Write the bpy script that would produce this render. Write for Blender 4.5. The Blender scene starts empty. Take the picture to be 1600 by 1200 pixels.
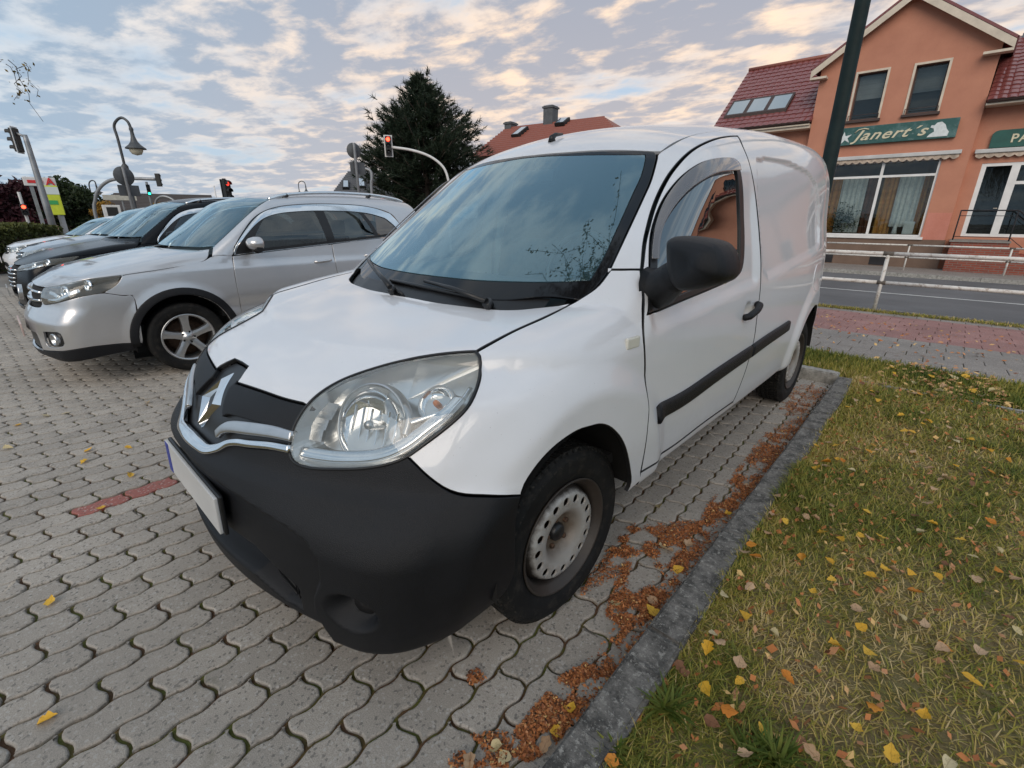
import bpy, bmesh, math, random
import numpy as np
from mathutils import Vector, Matrix
from mathutils.geometry import delaunay_2d_cdt
random.seed(7); rng = np.random.default_rng(7)
SC = bpy.context.scene
COL = SC.collection
# ------------------------------------------------------------------ camera
CAM_O = np.array([1.59007, -0.16852, 1.28092]); CAM_F = 735.835
CAM_FWD = np.array([-0.644424, 0.686435, -0.336935])
CAM_R = np.array([0.728301, 0.685250, 0.003100])
CAM_U = np.array([-0.233012, 0.243392, 0.941523])
cam_d = bpy.data.cameras.new('camera'); cam = bpy.data.objects.new('camera', cam_d); COL.objects.link(cam)
cam_d.sensor_width = 36.0; cam_d.lens = 36.0 * CAM_F / 1600.0
cam_d.clip_start = 0.02; cam_d.clip_end = 2000
M = Matrix(((CAM_R[0], CAM_U[0], -CAM_FWD[0], CAM_O[0]), (CAM_R[1], CAM_U[1], -CAM_FWD[1], CAM_O[1]),
            (CAM_R[2], CAM_U[2], -CAM_FWD[2], CAM_O[2]), (0, 0, 0, 1)))
cam.matrix_world = M
SC.camera = cam
# ------------------------------------------------------------------ world, sun, exposure
SC.view_settings.view_transform = 'Standard'; SC.view_settings.look = 'None'
SC.view_settings.exposure = 0.74; SC.view_settings.gamma = 1.0; SC.view_settings.use_curve_mapping = False
SUN_EL, SUN_AZ = math.radians(34), math.radians(-62)      # azimuth counter-clockwise from +X
W = bpy.data.worlds.new('World'); SC.world = W; W.use_nodes = True
nt = W.node_tree; nt.nodes.clear()
class NT:
    def __init__(s, nt): s.nt = nt
    def n(s, t, ins=None, **kw):
        nd = s.nt.nodes.new(t)
        for k, v in kw.items(): setattr(nd, k, v)
        for k, v in (ins or {}).items():
            if hasattr(v, 'is_linked') or isinstance(v, bpy.types.NodeSocket): s.nt.links.new(v, nd.inputs[k])
            else: nd.inputs[k].default_value = v
        return nd
    def math(s, op, a, b=0.0, c=0.0, clamp=False):
        return s.n('ShaderNodeMath', {0: a, 1: b, 2: c}, operation=op, use_clamp=clamp).outputs[0]
    def mix(s, fac, a, b, bt='MIX'):
        nd = s.n('ShaderNodeMix', data_type='RGBA', blend_type=bt)
        for idx, v in ((0, fac), (6, a), (7, b)):
            if isinstance(v, bpy.types.NodeSocket): s.nt.links.new(v, nd.inputs[idx])
            else: nd.inputs[idx].default_value = v if idx == 0 else ((*v, 1.0) if len(v) == 3 else v)
        return nd.outputs[2]
    def ramp(s, fac, stops, interp='LINEAR'):
        nd = s.n('ShaderNodeValToRGB', {0: fac}); r = nd.color_ramp; r.interpolation = interp
        while len(r.elements) < len(stops): r.elements.new(0.5)
        for e, (p, c) in zip(r.elements, stops):
            e.position = p; e.color = (c, c, c, 1) if not hasattr(c, '__len__') else (*c, 1)
        return nd.outputs[0]
    def noise(s, vec, scale, detail=4, rough=0.55, dist=0.0, dims='3D'):
        return s.n('ShaderNodeTexNoise', {'Vector': vec, 'Scale': scale, 'Detail': detail, 'Roughness': rough, 'Distortion': dist}).outputs[0]
w = NT(nt)
sky = w.n('ShaderNodeTexSky', sky_type='NISHITA', sun_disc=False, sun_elevation=SUN_EL, sun_rotation=math.pi/2 - SUN_AZ,
          air_density=1.0, dust_density=1.5, ozone_density=2.0)
tc = w.n('ShaderNodeTexCoord').outputs['Generated']
sep = w.n('ShaderNodeSeparateXYZ', {0: tc})
zc = w.math('MAXIMUM', sep.outputs[2], 0.0)
den = w.math('ADD', zc, 0.10)
px = w.math('DIVIDE', sep.outputs[0], den); py = w.math('DIVIDE', sep.outputs[1], den)
pv = w.n('ShaderNodeCombineXYZ', {0: px, 1: py, 2: 0.0}).outputs[0]
mp = w.n('ShaderNodeMapping', {'Vector': pv, 'Rotation': (0, 0, math.radians(-25)), 'Scale': (0.95, 1.30, 1.0), 'Location': (3.1, 1.7, 0.0)}).outputs[0]
n_big = w.noise(mp, 1.0, 9, 0.54, 0.2)
n_mid = w.noise(mp, 3.3, 9, 0.58, 0.15)
cover = w.ramp(w.math('ADD', w.math('MULTIPLY', n_big, 0.72), w.math('MULTIPLY', n_mid, 0.28)), [(0.34, 0.0), (0.50, 1.0)], 'EASE')
thick = w.ramp(w.math('ADD', w.math('MULTIPLY', n_big, 0.42), w.math('MULTIPLY', n_mid, 0.58)), [(0.42, 0.0), (0.55, 1.0)], 'EASE')
# warm side: the clouds opposite the sun lamp are coloured peach, as if lit, the far side stays blue grey
WARM_AZ = math.radians(112); sd = (math.cos(WARM_AZ), math.sin(WARM_AZ), 0.0)
dot = w.n('ShaderNodeVectorMath', {0: tc, 1: sd}, operation='DOT_PRODUCT').outputs['Value']
warm = w.ramp(dot, [(0.30, 0.0), (0.98, 1.0)], 'EASE')
low = w.ramp(zc, [(0.02, 1.0), (0.42, 0.0)], 'EASE')
lit_c = w.mix(warm, (6.4, 6.9, 7.4), (10.4, 7.9, 5.8))
body_c = w.mix(warm, (2.9, 4.0, 5.3), (3.5, 3.75, 4.45))
cloud = w.mix(thick, lit_c, body_c)
gap = w.mix(0.75, sky.outputs[0], (4.0, 5.8, 7.6))
col = w.mix(cover, gap, cloud)
haze_c = w.mix(warm, (4.0, 5.2, 6.3), (6.8, 5.8, 5.3))
col = w.mix(w.math('MULTIPLY', low, 0.42), col, haze_c)
bg = w.n('ShaderNodeBackground', {'Color': col, 'Strength': 0.070})
out = w.n('ShaderNodeOutputWorld', {0: bg.outputs[0]})
sun_d = bpy.data.lights.new('sun', 'SUN'); sun_d.energy = 1.2; sun_d.angle = math.radians(45); sun_d.color = (1.0, 0.86, 0.72)
sun = bpy.data.objects.new('sun', sun_d); COL.objects.link(sun)
sun.rotation_euler = Vector((math.cos(SUN_AZ)*math.cos(SUN_EL), math.sin(SUN_AZ)*math.cos(SUN_EL), math.sin(SUN_EL))).to_track_quat('Z', 'Y').to_euler()
SC.cycles.caustics_reflective = False; SC.cycles.caustics_refractive = False; SC.cycles.max_bounces = 8; SC.cycles.transparent_max_bounces = 16; SC.cycles.use_denoising = True
# ------------------------------------------------------------------ pixel <-> world helpers (photo pixels, 1600 x 1200)
def pray(u, v):
    d = CAM_FWD * CAM_F + CAM_R * (u - 800) + CAM_U * (600 - v)
    return d / np.linalg.norm(d)
def at_z(u, v, z):
    d = pray(u, v); return CAM_O + d * ((z - CAM_O[2]) / d[2])
def at_x(u, v, x):
    d = pray(u, v); return CAM_O + d * ((x - CAM_O[0]) / d[0])
def at_y(u, v, y):
    d = pray(u, v); return CAM_O + d * ((y - CAM_O[1]) / d[1])
def at_d(u, v, D):
    d = pray(u, v); return CAM_O + d * (D / math.hypot(d[0], d[1]))
def proj(P):
    d = np.asarray(P, float) - CAM_O; k = CAM_F / (d @ CAM_FWD)
    return np.stack([800 + k * (d @ CAM_R), 600 - k * (d @ CAM_U)], -1)
def zg(y):                                   # the land falls gently away beyond the parking bay
    y = np.asarray(y, float)
    return np.where(y < 5, 0.0, np.where(y < 10, -0.06 * (y - 5), -0.30 - 0.025 * (np.minimum(y, 24) - 10)))
def at_g(u, v, off=0.0):
    z = 0.0
    for _ in range(30):
        P = at_z(u, v, z + off); z = float(zg(P[1]))
    return P
# ------------------------------------------------------------------ objects
def tag(o, label=None, cat=None, group=None, kind=None):
    if label: o['label'] = label
    if cat: o['category'] = cat
    if group: o['group'] = group
    if kind: o['kind'] = kind
    return o
def thing(name, label, cat, loc=(0, 0, 0), rz=0.0, group=None):
    o = bpy.data.objects.new(name, None); COL.objects.link(o)
    o.location = loc; o.rotation_euler = (0, 0, rz); o.empty_display_size = 0.1
    return tag(o, label, cat, group)
def link(name, me, mat=None, parent=None, loc=None, rot=None, scale=None):
    o = bpy.data.objects.new(name, me); COL.objects.link(o)
    if mat is not None and len(me.materials) == 0: me.materials.append(mat)
    if parent is not None: o.parent = parent
    if loc is not None: o.location = loc
    if rot is not None: o.rotation_euler = rot
    if scale is not None: o.scale = scale
    return o
def dup(root, loc, rz, label=None, group=None):
    r = root.copy(); COL.objects.link(r); r.location = loc; r.rotation_euler = (0, 0, rz)
    if label: r['label'] = label
    if group: r['group'] = group
    for ch in list(root.children):
        c = ch.copy(); COL.objects.link(c); c.parent = r
        for g in ch.children:
            d = g.copy(); COL.objects.link(d); d.parent = c
    return r
def pydata(name, V, Fc, smooth=False):
    me = bpy.data.meshes.new(name)
    me.from_pydata([tuple(map(float, v)) for v in V], [], Fc)
    if smooth: me.polygons.foreach_set('use_smooth', [True] * len(me.polygons))
    me.update(); return me
class MB:
    """collects simple shapes into one mesh"""
    def __init__(s): s.V = []; s.F = []; s.S = []; s.mi = []; s.cur = 0
    def add(s, V, Fc, smooth=False):
        b = len(s.V); s.V += [tuple(map(float, v)) for v in V]
        for f in Fc: s.F.append(tuple(b + i for i in f)); s.S.append(smooth); s.mi.append(s.cur)
        return s
    def box(s, lo, hi, M=None, bev=0.0):
        x0, y0, z0 = lo; x1, y1, z1 = hi
        if bev > 0:
            b = min(bev, (x1-x0)*.45, (y1-y0)*.45, (z1-z0)*.45)
            bm = bmesh.new(); bmesh.ops.create_cube(bm, size=1)
            for v in bm.verts: v.co = Vector((x0+(v.co.x+.5)*(x1-x0), y0+(v.co.y+.5)*(y1-y0), z0+(v.co.z+.5)*(z1-z0)))
            bmesh.ops.bevel(bm, geom=bm.edges[:], offset=b, segments=2, affect='EDGES', profile=.6)
            bm.verts.index_update()
            V = [v.co[:] for v in bm.verts]; Fc = [[v.index for v in f.verts] for f in bm.faces]; bm.free()
        else:
            V = [(x0,y0,z0),(x1,y0,z0),(x1,y1,z0),(x0,y1,z0),(x0,y0,z1),(x1,y0,z1),(x1,y1,z1),(x0,y1,z1)]
            Fc = [(0,3,2,1),(4,5,6,7),(0,1,5,4),(1,2,6,5),(2,3,7,6),(3,0,4,7)]
        if M is not None: V = [tuple(M @ Vector(v)) for v in V]
        return s.add(V, Fc)
    def prism(s, poly, z0, z1, M=None):          # polygon (x, y) counter-clockwise, extruded in z
        n = len(poly); V = [(p[0], p[1], z0) for p in poly] + [(p[0], p[1], z1) for p in poly]
        Fc = [tuple(reversed(range(n))), tuple(range(n, 2*n))] + [(i, (i+1) % n, n+(i+1) % n, n+i) for i in range(n)]
        if M is not None: V = [tuple(M @ Vector(v)) for v in V]
        return s.add(V, Fc)
    def tube(s, pts, r, n=10, caps=True, smooth=True):
        P = [Vector(p) for p in pts]; k = len(P)
        R = r if hasattr(r, '__len__') else [r] * k
        t = [(P[min(i+1, k-1)] - P[max(i-1, 0)]).normalized() for i in range(k)]
        up = Vector((0, 0, 1)) if abs(t[0].z) < .9 else Vector((1, 0, 0))
        V = []; x = t[0].cross(up).normalized()
        for i in range(k):
            x = (x - t[i] * x.dot(t[i])).normalized(); y = t[i].cross(x)
            for j in range(n):
                a = 2*math.pi*j/n; V.append(P[i] + (x*math.cos(a) + y*math.sin(a)) * R[i])
        Fc = [(i*n+j, i*n+(j+1) % n, (i+1)*n+(j+1) % n, (i+1)*n+j) for i in range(k-1) for j in range(n)]
        s.add(V, Fc, smooth)
        if caps:
            b = len(s.V) - k*n
            s.F.append(tuple(b+j for j in reversed(range(n)))); s.S.append(False); s.mi.append(s.cur)
            s.F.append(tuple(b+(k-1)*n+j for j in range(n))); s.S.append(False); s.mi.append(s.cur)
        return s
    def lathe(s, prof, n=32, M=None, smooth=True, axis='Z'):     # profile [(r, h)]
        V = []; k = len(prof)
        for r, h in prof:
            for j in range(n):
                a = 2*math.pi*j/n; c = (r*math.cos(a), r*math.sin(a), h)
                if axis == 'X': c = (h, r*math.cos(a), r*math.sin(a))
                V.append(tuple(M @ Vector(c)) if M is not None else c)
        Fc = [(i*n+j, i*n+(j+1) % n, (i+1)*n+(j+1) % n, (i+1)*n+j) for i in range(k-1) for j in range(n)]
        return s.add(V, Fc, smooth)
    def build(s, name, mat=None, parent=None, loc=None, rot=None, autosmooth=True, mats=None):
        me = bpy.data.meshes.new(name); me.from_pydata(s.V, [], s.F)
        me.polygons.foreach_set('use_smooth', s.S)
        if mats:
            for m in mats: me.materials.append(m)
            me.polygons.foreach_set('material_index', s.mi)
        bm = bmesh.new(); bm.from_mesh(me); bmesh.ops.recalc_face_normals(bm, faces=bm.faces[:]); bm.to_mesh(me); bm.free()
        me.update()
        return link(name, me, mat, parent, loc, rot)
# ------------------------------------------------------------------ materials
def srgb(*c): return tuple(((x/255)/12.92 if x/255 <= .04045 else ((x/255+.055)/1.055)**2.4) for x in c)
def new_mat(name):
    m = bpy.data.materials.new(name); m.use_nodes = True; m.node_tree.nodes.clear(); return m, NT(m.node_tree)
def finish(m, t, shader): t.n('ShaderNodeOutputMaterial', {0: shader}); return m
def mat(name, color, rough=0.5, metal=0.0, var=0.0, vscale=8.0, bump=0.0, bscale=60.0, dirt=None, coat=0.0, spec=0.5, emit=None, estr=1.0, coords='Object'):
    m, t = new_mat(name)
    tcn = t.n('ShaderNodeTexCoord').outputs[coords]
    c = (*color, 1.0); ins = {'Roughness': rough, 'Metallic': metal, 'Specular IOR Level': spec, 'Coat Weight': coat, 'Coat Roughness': 0.04}
    if var > 0:
        nz = t.noise(tcn, vscale, 6, 0.6)
        f = t.ramp(nz, [(0.3, 0.0), (0.7, 1.0)])
        lo = tuple(x*(1-var) for x in color); hi = tuple(min(1, x*(1+var)) for x in color)
        c = t.mix(f, lo, hi)
        if dirt is not None:
            f2 = t.ramp(t.noise(tcn, vscale*2.7, 8, 0.7), [(0.52, 0.0), (0.70, 1.0)])
            c = t.mix(f2, c, dirt)
    ins['Base Color'] = c
    if emit is not None: ins['Emission Color'] = (*emit, 1.0); ins['Emission Strength'] = estr
    if bump > 0:
        ins['Normal'] = t.n('ShaderNodeBump', {'Strength': bump, 'Distance': 0.01, 'Height': t.noise(tcn, bscale, 6, 0.65)}).outputs[0]
    return finish(m, t, t.n('ShaderNodeBsdfPrincipled', ins).outputs[0])
def glass_mat(name, tint, refl=(0.9, 0.95, 1.0), base=0.08, rough=0.0, power=1.0, body=None):
    # thin coated pane: a tinted see-through layer under a mirror-like layer that grows at grazing angles
    m, t = new_mat(name)
    lw = t.n('ShaderNodeLayerWeight', {'Blend': 0.5}).outputs['Facing']
    f = t.math('ADD', t.math('MULTIPLY', t.math('POWER', lw, 3.0), power), base, clamp=True)
    tr = t.n('ShaderNodeBsdfTransparent', {'Color': (*tint, 1)}).outputs[0]
    if body is not None:
        bd = t.n('ShaderNodeBsdfDiffuse', {'Color': (*body[0], 1)}).outputs[0]
        tr = t.n('ShaderNodeMixShader', {0: body[1], 1: tr, 2: bd}).outputs[0]
    gl = t.n('ShaderNodeBsdfGlossy', {'Color': (*refl, 1), 'Roughness': rough}).outputs[0]
    return finish(m, t, t.n('ShaderNodeMixShader', {0: f, 1: tr, 2: gl}).outputs[0])
def bands(x, lo, hi, w):                # helper: 1 between lo and hi with soft ends
    return np.clip((x-lo)/w, 0, 1) * np.clip((hi-x)/w, 0, 1)
MAT = {}
# ------------------------------------------------------------------ smooth vehicle surfaces
# a body is the zero set of F(x, y, z) (x across, y from nose to tail, z up); panels are cut out of that surface
def pchip(xs, ys):
    xs = np.array(xs, float); ys = np.array(ys, float); h = np.diff(xs); d = np.diff(ys)/h
    m = np.zeros(len(xs)); m[0] = d[0]; m[-1] = d[-1]
    for i in range(1, len(xs)-1):
        if d[i-1]*d[i] > 0:
            w1 = 2*h[i]+h[i-1]; w2 = h[i]+2*h[i-1]; m[i] = (w1+w2)/(w1/d[i-1]+w2/d[i])
    def f(x):
        x = np.clip(x, xs[0], xs[-1]); i = np.clip(np.searchsorted(xs, x)-1, 0, len(xs)-2)
        t = (x-xs[i])/h[i]; t2 = t*t; t3 = t2*t
        return (2*t3-3*t2+1)*ys[i]+(t3-2*t2+t)*h[i]*m[i]+(-2*t3+3*t2)*ys[i+1]+(t3-t2)*h[i]*m[i+1]
    return f
def smax(a, b, k):
    h = np.clip(.5+.5*(a-b)/k, 0, 1); return b+(a-b)*h+k*h*(1-h)
def sst(a, b, x):
    t = np.clip((x-a)/(b-a), 0, 1); return t*t*(3-2*t)
def sdf2(poly, X, Y):
    P = np.asarray(poly, float); d = np.full(np.shape(X), 1e9); ins = np.zeros(np.shape(X), bool)
    for i in range(len(P)):
        a = P[i]; b = P[(i+1) % len(P)]; e = b-a
        wx = X-a[0]; wy = Y-a[1]; t = np.clip((wx*e[0]+wy*e[1])/(e@e+1e-12), 0, 1)
        d = np.minimum(d, np.hypot(wx-t*e[0], wy-t*e[1]))
        c = (a[1] > Y) != (b[1] > Y)
        with np.errstate(divide='ignore', invalid='ignore'):
            ins ^= c & (X < (b[0]-a[0])*(Y-a[1])/((b[1]-a[1]) if b[1] != a[1] else 1e-12)+a[0])
    return np.where(ins, -d, d)
def crom(P, n=8):
    P = [np.asarray(p, float) for p in P]
    if len(P) < 3: return [P[0]+(P[1]-P[0])*k/n for k in range(n)]+[P[1]]
    Q = [2*P[0]-P[1]]+P+[2*P[-1]-P[-2]]; out = []
    for i in range(1, len(Q)-2):
        a, b, c, d = Q[i-1:i+3]
        for k in range(n):
            t = k/n; out.append(.5*((2*b)+(c-a)*t+(2*a-5*b+4*c-d)*t*t+(3*b-a-3*c+d)*t**3))
    return out+[Q[-2]]
def loop(*segs):
    """closed outline from smooth pieces that meet in corners"""
    out = []
    for s in segs:
        c = crom(s); out += c if not out or np.linalg.norm(np.asarray(out[-1])-c[0]) > 1e-6 else c[1:]
    if np.linalg.norm(np.asarray(out[0])-out[-1]) < 1e-6: out.pop()
    return np.array(out)
class Shape:
    steps = 170
    def __init__(s, F, off=(0, 0, 0), scale=1.0): s.F = F; s.off = np.array(off, float); s.sc = scale
    def f(s, P): return s.F(P[..., 0], P[..., 1], P[..., 2])
    def nrm(s, P, e=.0015):
        g = np.stack([s.f(P+d)-s.f(P-d) for d in np.eye(3)*e], -1)
        return g/(np.linalg.norm(g, axis=-1, keepdims=True)+1e-12)
    def march(s, o, D, t0, t1, n=240):
        """first surface point along rays o + D t, t from t0 towards t1"""
        o = np.broadcast_to(o, D.shape); T = np.linspace(t0, t1, n); m = len(D)
        a = np.full(m, t0, float); b = np.full(m, t1, float); found = np.zeros(m, bool)
        for k in range(1, n):
            act = ~found
            if not act.any(): break
            v = s.f(o[act]+D[act]*T[k])
            idx = np.where(act)[0][v < 0]
            a[idx] = T[k-1]; b[idx] = T[k]; found[idx] = True
        for _ in range(17):
            mid = .5*(a+b); v = s.f(o+D*mid[:, None]); neg = v < 0
            b = np.where(neg, mid, b); a = np.where(neg, a, mid)
        return o+D*(.5*(a+b))[:, None], found
    def px(s, pts):
        """photo pixels -> points of the body, in its own coordinates"""
        D = np.array([pray(*p) for p in pts]); o = (CAM_O-s.off)/s.sc
        P, ok = s.march(o, D, .25/s.sc, 14/s.sc, 900)
        if not ok.all(): print('px miss', [p for p, k in zip(pts, ok) if not k])
        return P
    def snap(s, pts, c, far=2.6):
        P = np.asarray(pts, float); D = P-np.asarray(c); L = np.linalg.norm(D, axis=1, keepdims=True)
        Q, ok = s.march(np.asarray(c, float), D/L, far, .05, 300); return Q
def resample(P, ds):
    Q = np.vstack([P, P[:1]]); L = np.r_[0, np.cumsum(np.linalg.norm(np.diff(Q, axis=0), axis=1))]
    n = max(8, int(round(L[-1]/ds))); t = np.linspace(0, L[-1], n, endpoint=False)
    # keep corners: use the union of even samples and sharp vertices
    keep = []
    for i in range(len(P)):
        a = P[i]-P[i-1]; b = P[(i+1) % len(P)]-P[i]
        la = np.linalg.norm(a); lb = np.linalg.norm(b)
        if la > 1e-9 and lb > 1e-9 and (a@b)/(la*lb) < .86: keep.append(L[i])
    t = np.array(sorted(set(t) | set(keep))); 
    kk = np.array(keep)
    if len(kk):
        ok = [(x in keep) or np.min(np.abs(kk-x)) > ds*.35 for x in t]; t = t[np.array(ok)]
    return np.stack([np.interp(t, L, Q[:, k]) for k in range(3)], 1)
def inset2(U, d):
    """inset a polygon (n,2, counter-clockwise) by d (n,)"""
    n = len(U); e = np.roll(U, -1, 0)-U; e /= np.linalg.norm(e, axis=1, keepdims=True)+1e-12
    nn = np.stack([-e[:, 1], e[:, 0]], 1); m = nn+np.roll(nn, 1, 0)
    m /= np.maximum((m*m).sum(1, keepdims=True), .35)/2
    return U+m*d[:, None]
def panel(s, outline, c, name, mt, parent, ds=.02, holes=(), gap=.002, bev=.003, depth=.014, far=2.6, near=.05, offset=0.0, mirror=False, lipmat=None, both=False, bothname=None, nvec=None, part=True):
    """cut one panel out of shape s; c = a point inside from which the panel is seen; returns mesh object(s)"""
    c = np.asarray(c, float); O = np.asarray(outline, float)
    nv = (O-c).mean(0) if nvec is None else np.asarray(nvec, float); nv = nv/np.linalg.norm(nv)
    ax = np.cross([0, 0, 1], nv) if abs(nv[2]) < .9 else np.cross([0, 1, 0], nv); ax /= np.linalg.norm(ax); ay = np.cross(nv, ax)
    def uv(P):
        d = P-c; w = d@nv; return np.stack([d@ax/w, d@ay/w], 1), w
    def back(U):
        D = nv+U[:, :1]*ax+U[:, 1:]*ay; L = np.linalg.norm(D, axis=1)
        Q, ok = s.march(c, D/L[:, None], far, near, s.steps)
        if not ok.all():
            g_ = np.where(ok)[0]
            for i in np.where(~ok)[0]:
                j = g_[np.argmin(((U[g_]-U[i])**2).sum(1))]; Q[i] = c+(D[i]/L[i])*np.linalg.norm(Q[j]-c)
        return Q
    loops = []
    for k, lp in enumerate([O]+[np.asarray(h, float) for h in holes]):
        R = resample(lp, ds); U, w = uv(R)
        area = np.sum(U[:, 0]*np.roll(U[:, 1], -1)-np.roll(U[:, 0], -1)*U[:, 1])
        if (area > 0) != (k == 0): U = U[::-1]; w = w[::-1]
        U0 = inset2(U, gap/w); U1 = inset2(U, (gap+bev)/w)
        loops.append((U0, U1))
    B = np.vstack([l[1] for l in loops]); wm = np.linalg.norm(O-c, axis=1).mean()
    lo, hi = B.min(0), B.max(0); h = ds/wm
    gx, gy = np.meshgrid(np.arange(lo[0]+h/2, hi[0], h), np.arange(lo[1]+h/2, hi[1], h*.88))
    gx = gx+(np.arange(gx.shape[0])[:, None] % 2)*h/2
    G = np.stack([gx.ravel(), gy.ravel()], 1)
    keep = np.ones(len(G), bool)
    for k, l in enumerate(loops):
        d = sdf2(l[1], G[:, 0], G[:, 1]); keep &= (d < -h*.55) if k == 0 else (d > h*.55)
    G = G[keep]; P2 = np.vstack([B, G])
    E = []; b = 0
    for l in loops:
        n = len(l[1]); E += [(b+i, b+(i+1) % n) for i in range(n)]; b += n
    vo, eo, fo, *_ = delaunay_2d_cdt([Vector(p) for p in P2], E, [], 0, 1e-7)
    V2 = np.array([v[:] for v in vo]); T = np.array([f[:] for f in fo])
    cen = V2[T].mean(1); keep = np.ones(len(T), bool)
    for k, l in enumerate(loops):
        d = sdf2(l[1], cen[:, 0], cen[:, 1]); keep &= (d < 0) if k == 0 else (d > 0)
    T = T[keep]
    a = V2[T]; cr = (a[:, 1, 0]-a[:, 0, 0])*(a[:, 2, 1]-a[:, 0, 1])-(a[:, 1, 1]-a[:, 0, 1])*(a[:, 2, 0]-a[:, 0, 0])
    T[cr < 0] = T[cr < 0][:, ::-1]
    P = back(V2); N = s.nrm(P); P = P+N*offset
    V = [P]; NN = [N]; F = [tuple(t) for t in T]; base = len(P); nmain = len(F)
    for U0, U1 in loops:
        n = len(U0); Q1 = back(U1); N1 = s.nrm(Q1); Q0 = back(U0)
        out = Q0-Q1; out -= N1*(out*N1).sum(1, keepdims=True); out /= np.linalg.norm(out, axis=1, keepdims=True)+1e-12
        r1 = Q1+N1*offset; r0 = Q1+out*bev+N1*(offset-bev*.8); r2 = Q1+out*bev+N1*(offset-depth)
        nb = N1*.55+out*.83
        V += [r1, r0, r0, r2]; NN += [N1, nb, out, out]
        for i in range(n):
            j = (i+1) % n
            F.append((base+i, base+n+i, base+n+j, base+j)); F.append((base+2*n+i, base+3*n+i, base+3*n+j, base+2*n+j))
        base += 4*n
    V = np.vstack(V); NN = np.vstack(NN); NN /= np.linalg.norm(NN, axis=1, keepdims=True)+1e-12
    res = []
    for sg in ((1, -1) if both else ((-1,) if mirror else (1,))):
        W_ = V*[sg, 1, 1]; K = NN*[sg, 1, 1]; FF = F if sg > 0 else [f[::-1] for f in F]
        me = bpy.data.meshes.new(name); me.from_pydata(W_.tolist(), [], FF); me.polygons.foreach_set('use_smooth', [True]*len(FF))
        me.materials.append(mt)
        if lipmat is not None:
            me.materials.append(lipmat); me.polygons.foreach_set('material_index', [0]*nmain+[1]*(len(FF)-nmain))  # dark edge colour stands in for the shade inside the shut gaps
        me.normals_split_custom_set_from_vertices(K.tolist()); me.update()
        res.append(link(name, me, None, parent))
    return res[0] if len(res) == 1 else res
def sweep(path, normals, half_w, height, name, mt, parent, both=False, taper=True, base=-.004, sides=None):
    """a moulded strip with a rounded section that follows a path on a surface"""
    P = np.asarray(path, float); N = np.asarray(normals, float); n = len(P)
    T = np.gradient(P, axis=0); T /= np.linalg.norm(T, axis=1, keepdims=True); Bn = np.cross(N, T)
    hw = np.broadcast_to(half_w, (n,)); sec = [(-1, base), (-1, height*.55), (-.86, height*.86), (-.6, height), (.6, height), (.86, height*.86), (1, height*.55), (1, base)]
    V = []; k = len(sec)
    for i in range(n):
        for a, b in sec: V.append(P[i]+Bn[i]*hw[i]*a+N[i]*b)
    F = [(i*k+j, i*k+j+1, (i+1)*k+j+1, (i+1)*k+j) for i in range(n-1) for j in range(k-1)]
    F += [tuple(range(k)), tuple((n-1)*k+j for j in reversed(range(k)))]
    out = []
    for sg in ((1, -1) if both else (1,)):
        mb = MB(); mb.add(np.array(V)*[sg, 1, 1], F); mb.S = [True]*len(F); out.append(mb.build(name, mt, parent))
    return out[0] if len(out) == 1 else out
# ------------------------------------------------------------------ ground, paving, kerbs, lawn, road
def paver_mat(name, base, sp=0.5):
    m, t = new_mat(name)
    g = t.n('ShaderNodeNewGeometry').outputs['Position']
    at = t.n('ShaderNodeAttribute', attribute_name='tint').outputs['Fac']
    oi = t.n('ShaderNodeObjectInfo').outputs['Random']
    c = t.mix(at, tuple(x*.88 for x in base), tuple(x*1.10 for x in base))
    fine = t.noise(g, 330, 5, .7); c = t.mix(t.ramp(fine, [(.34, 0), (.66, 1)]), t.mix(1.0, c, (.66, .65, .64), 'MULTIPLY'), t.mix(1.0, c, (1.22, 1.22, 1.2), 'MULTIPLY'))
    peb = t.n('ShaderNodeTexVoronoi', {'Vector': g, 'Scale': 150.0}).outputs
    c = t.mix(t.ramp(t.n('ShaderNodeSeparateColor', {0: peb['Color']}).outputs[0], [(.90, 0), (.93, .55)]), c, (.50, .48, .45))
    c = t.mix(t.ramp(t.n('ShaderNodeSeparateColor', {0: peb['Color']}).outputs[1], [(.90, 0), (.93, .6)]), c, (.07, .068, .065))
    stain = t.ramp(t.noise(g, 1.7, 8, .62), [(.42, 0), (.70, .65)]); c = t.mix(stain, c, tuple(x*.62 for x in base))
    moss = t.ramp(t.noise(g, 5.5, 9, .68), [(.60, 0), (.74, .55)]); c = t.mix(moss, c, (.085, .078, .045))
    oil = t.ramp(t.math('ADD', t.n('ShaderNodeVectorMath', {0: g, 1: (-1.9, .75, 0)}, operation='DISTANCE').outputs['Value'], t.math('MULTIPLY', t.noise(g, 4, 5, .6), .5)), [(.42, .6), (.75, 0)])
    c = t.mix(oil, c, (.035, .033, .032))
    b = t.n('ShaderNodeBump', {'Strength': .55, 'Distance': .004, 'Height': fine}).outputs[0]
    return finish(m, t, t.n('ShaderNodeBsdfPrincipled', {'Base Color': c, 'Roughness': .82, 'Normal': b}).outputs[0])
MAT['paver'] = paver_mat('concrete_paver', (.385, .352, .312))
MAT['redpaver'] = paver_mat('red_paver', (.34, .125, .105))
def joint_mat():
    m, t = new_mat('joint_soil'); g = t.n('ShaderNodeNewGeometry').outputs['Position']
    a = t.ramp(t.noise(g, 7, 8, .7), [(.44, 0), (.58, 1)])
    b = t.noise(g, 120, 5, .7)
    c = t.mix(a, t.mix(b, (.04, .026, .016), (.20, .10, .05)), t.mix(b, (.04, .055, .010), (.19, .20, .045)))
    return finish(m, t, t.n('ShaderNodeBsdfPrincipled', {'Base Color': c, 'Roughness': .95, 'Normal': t.n('ShaderNodeBump', {'Strength': .8, 'Distance': .01, 'Height': b}).outputs[0]}).outputs[0])
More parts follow.
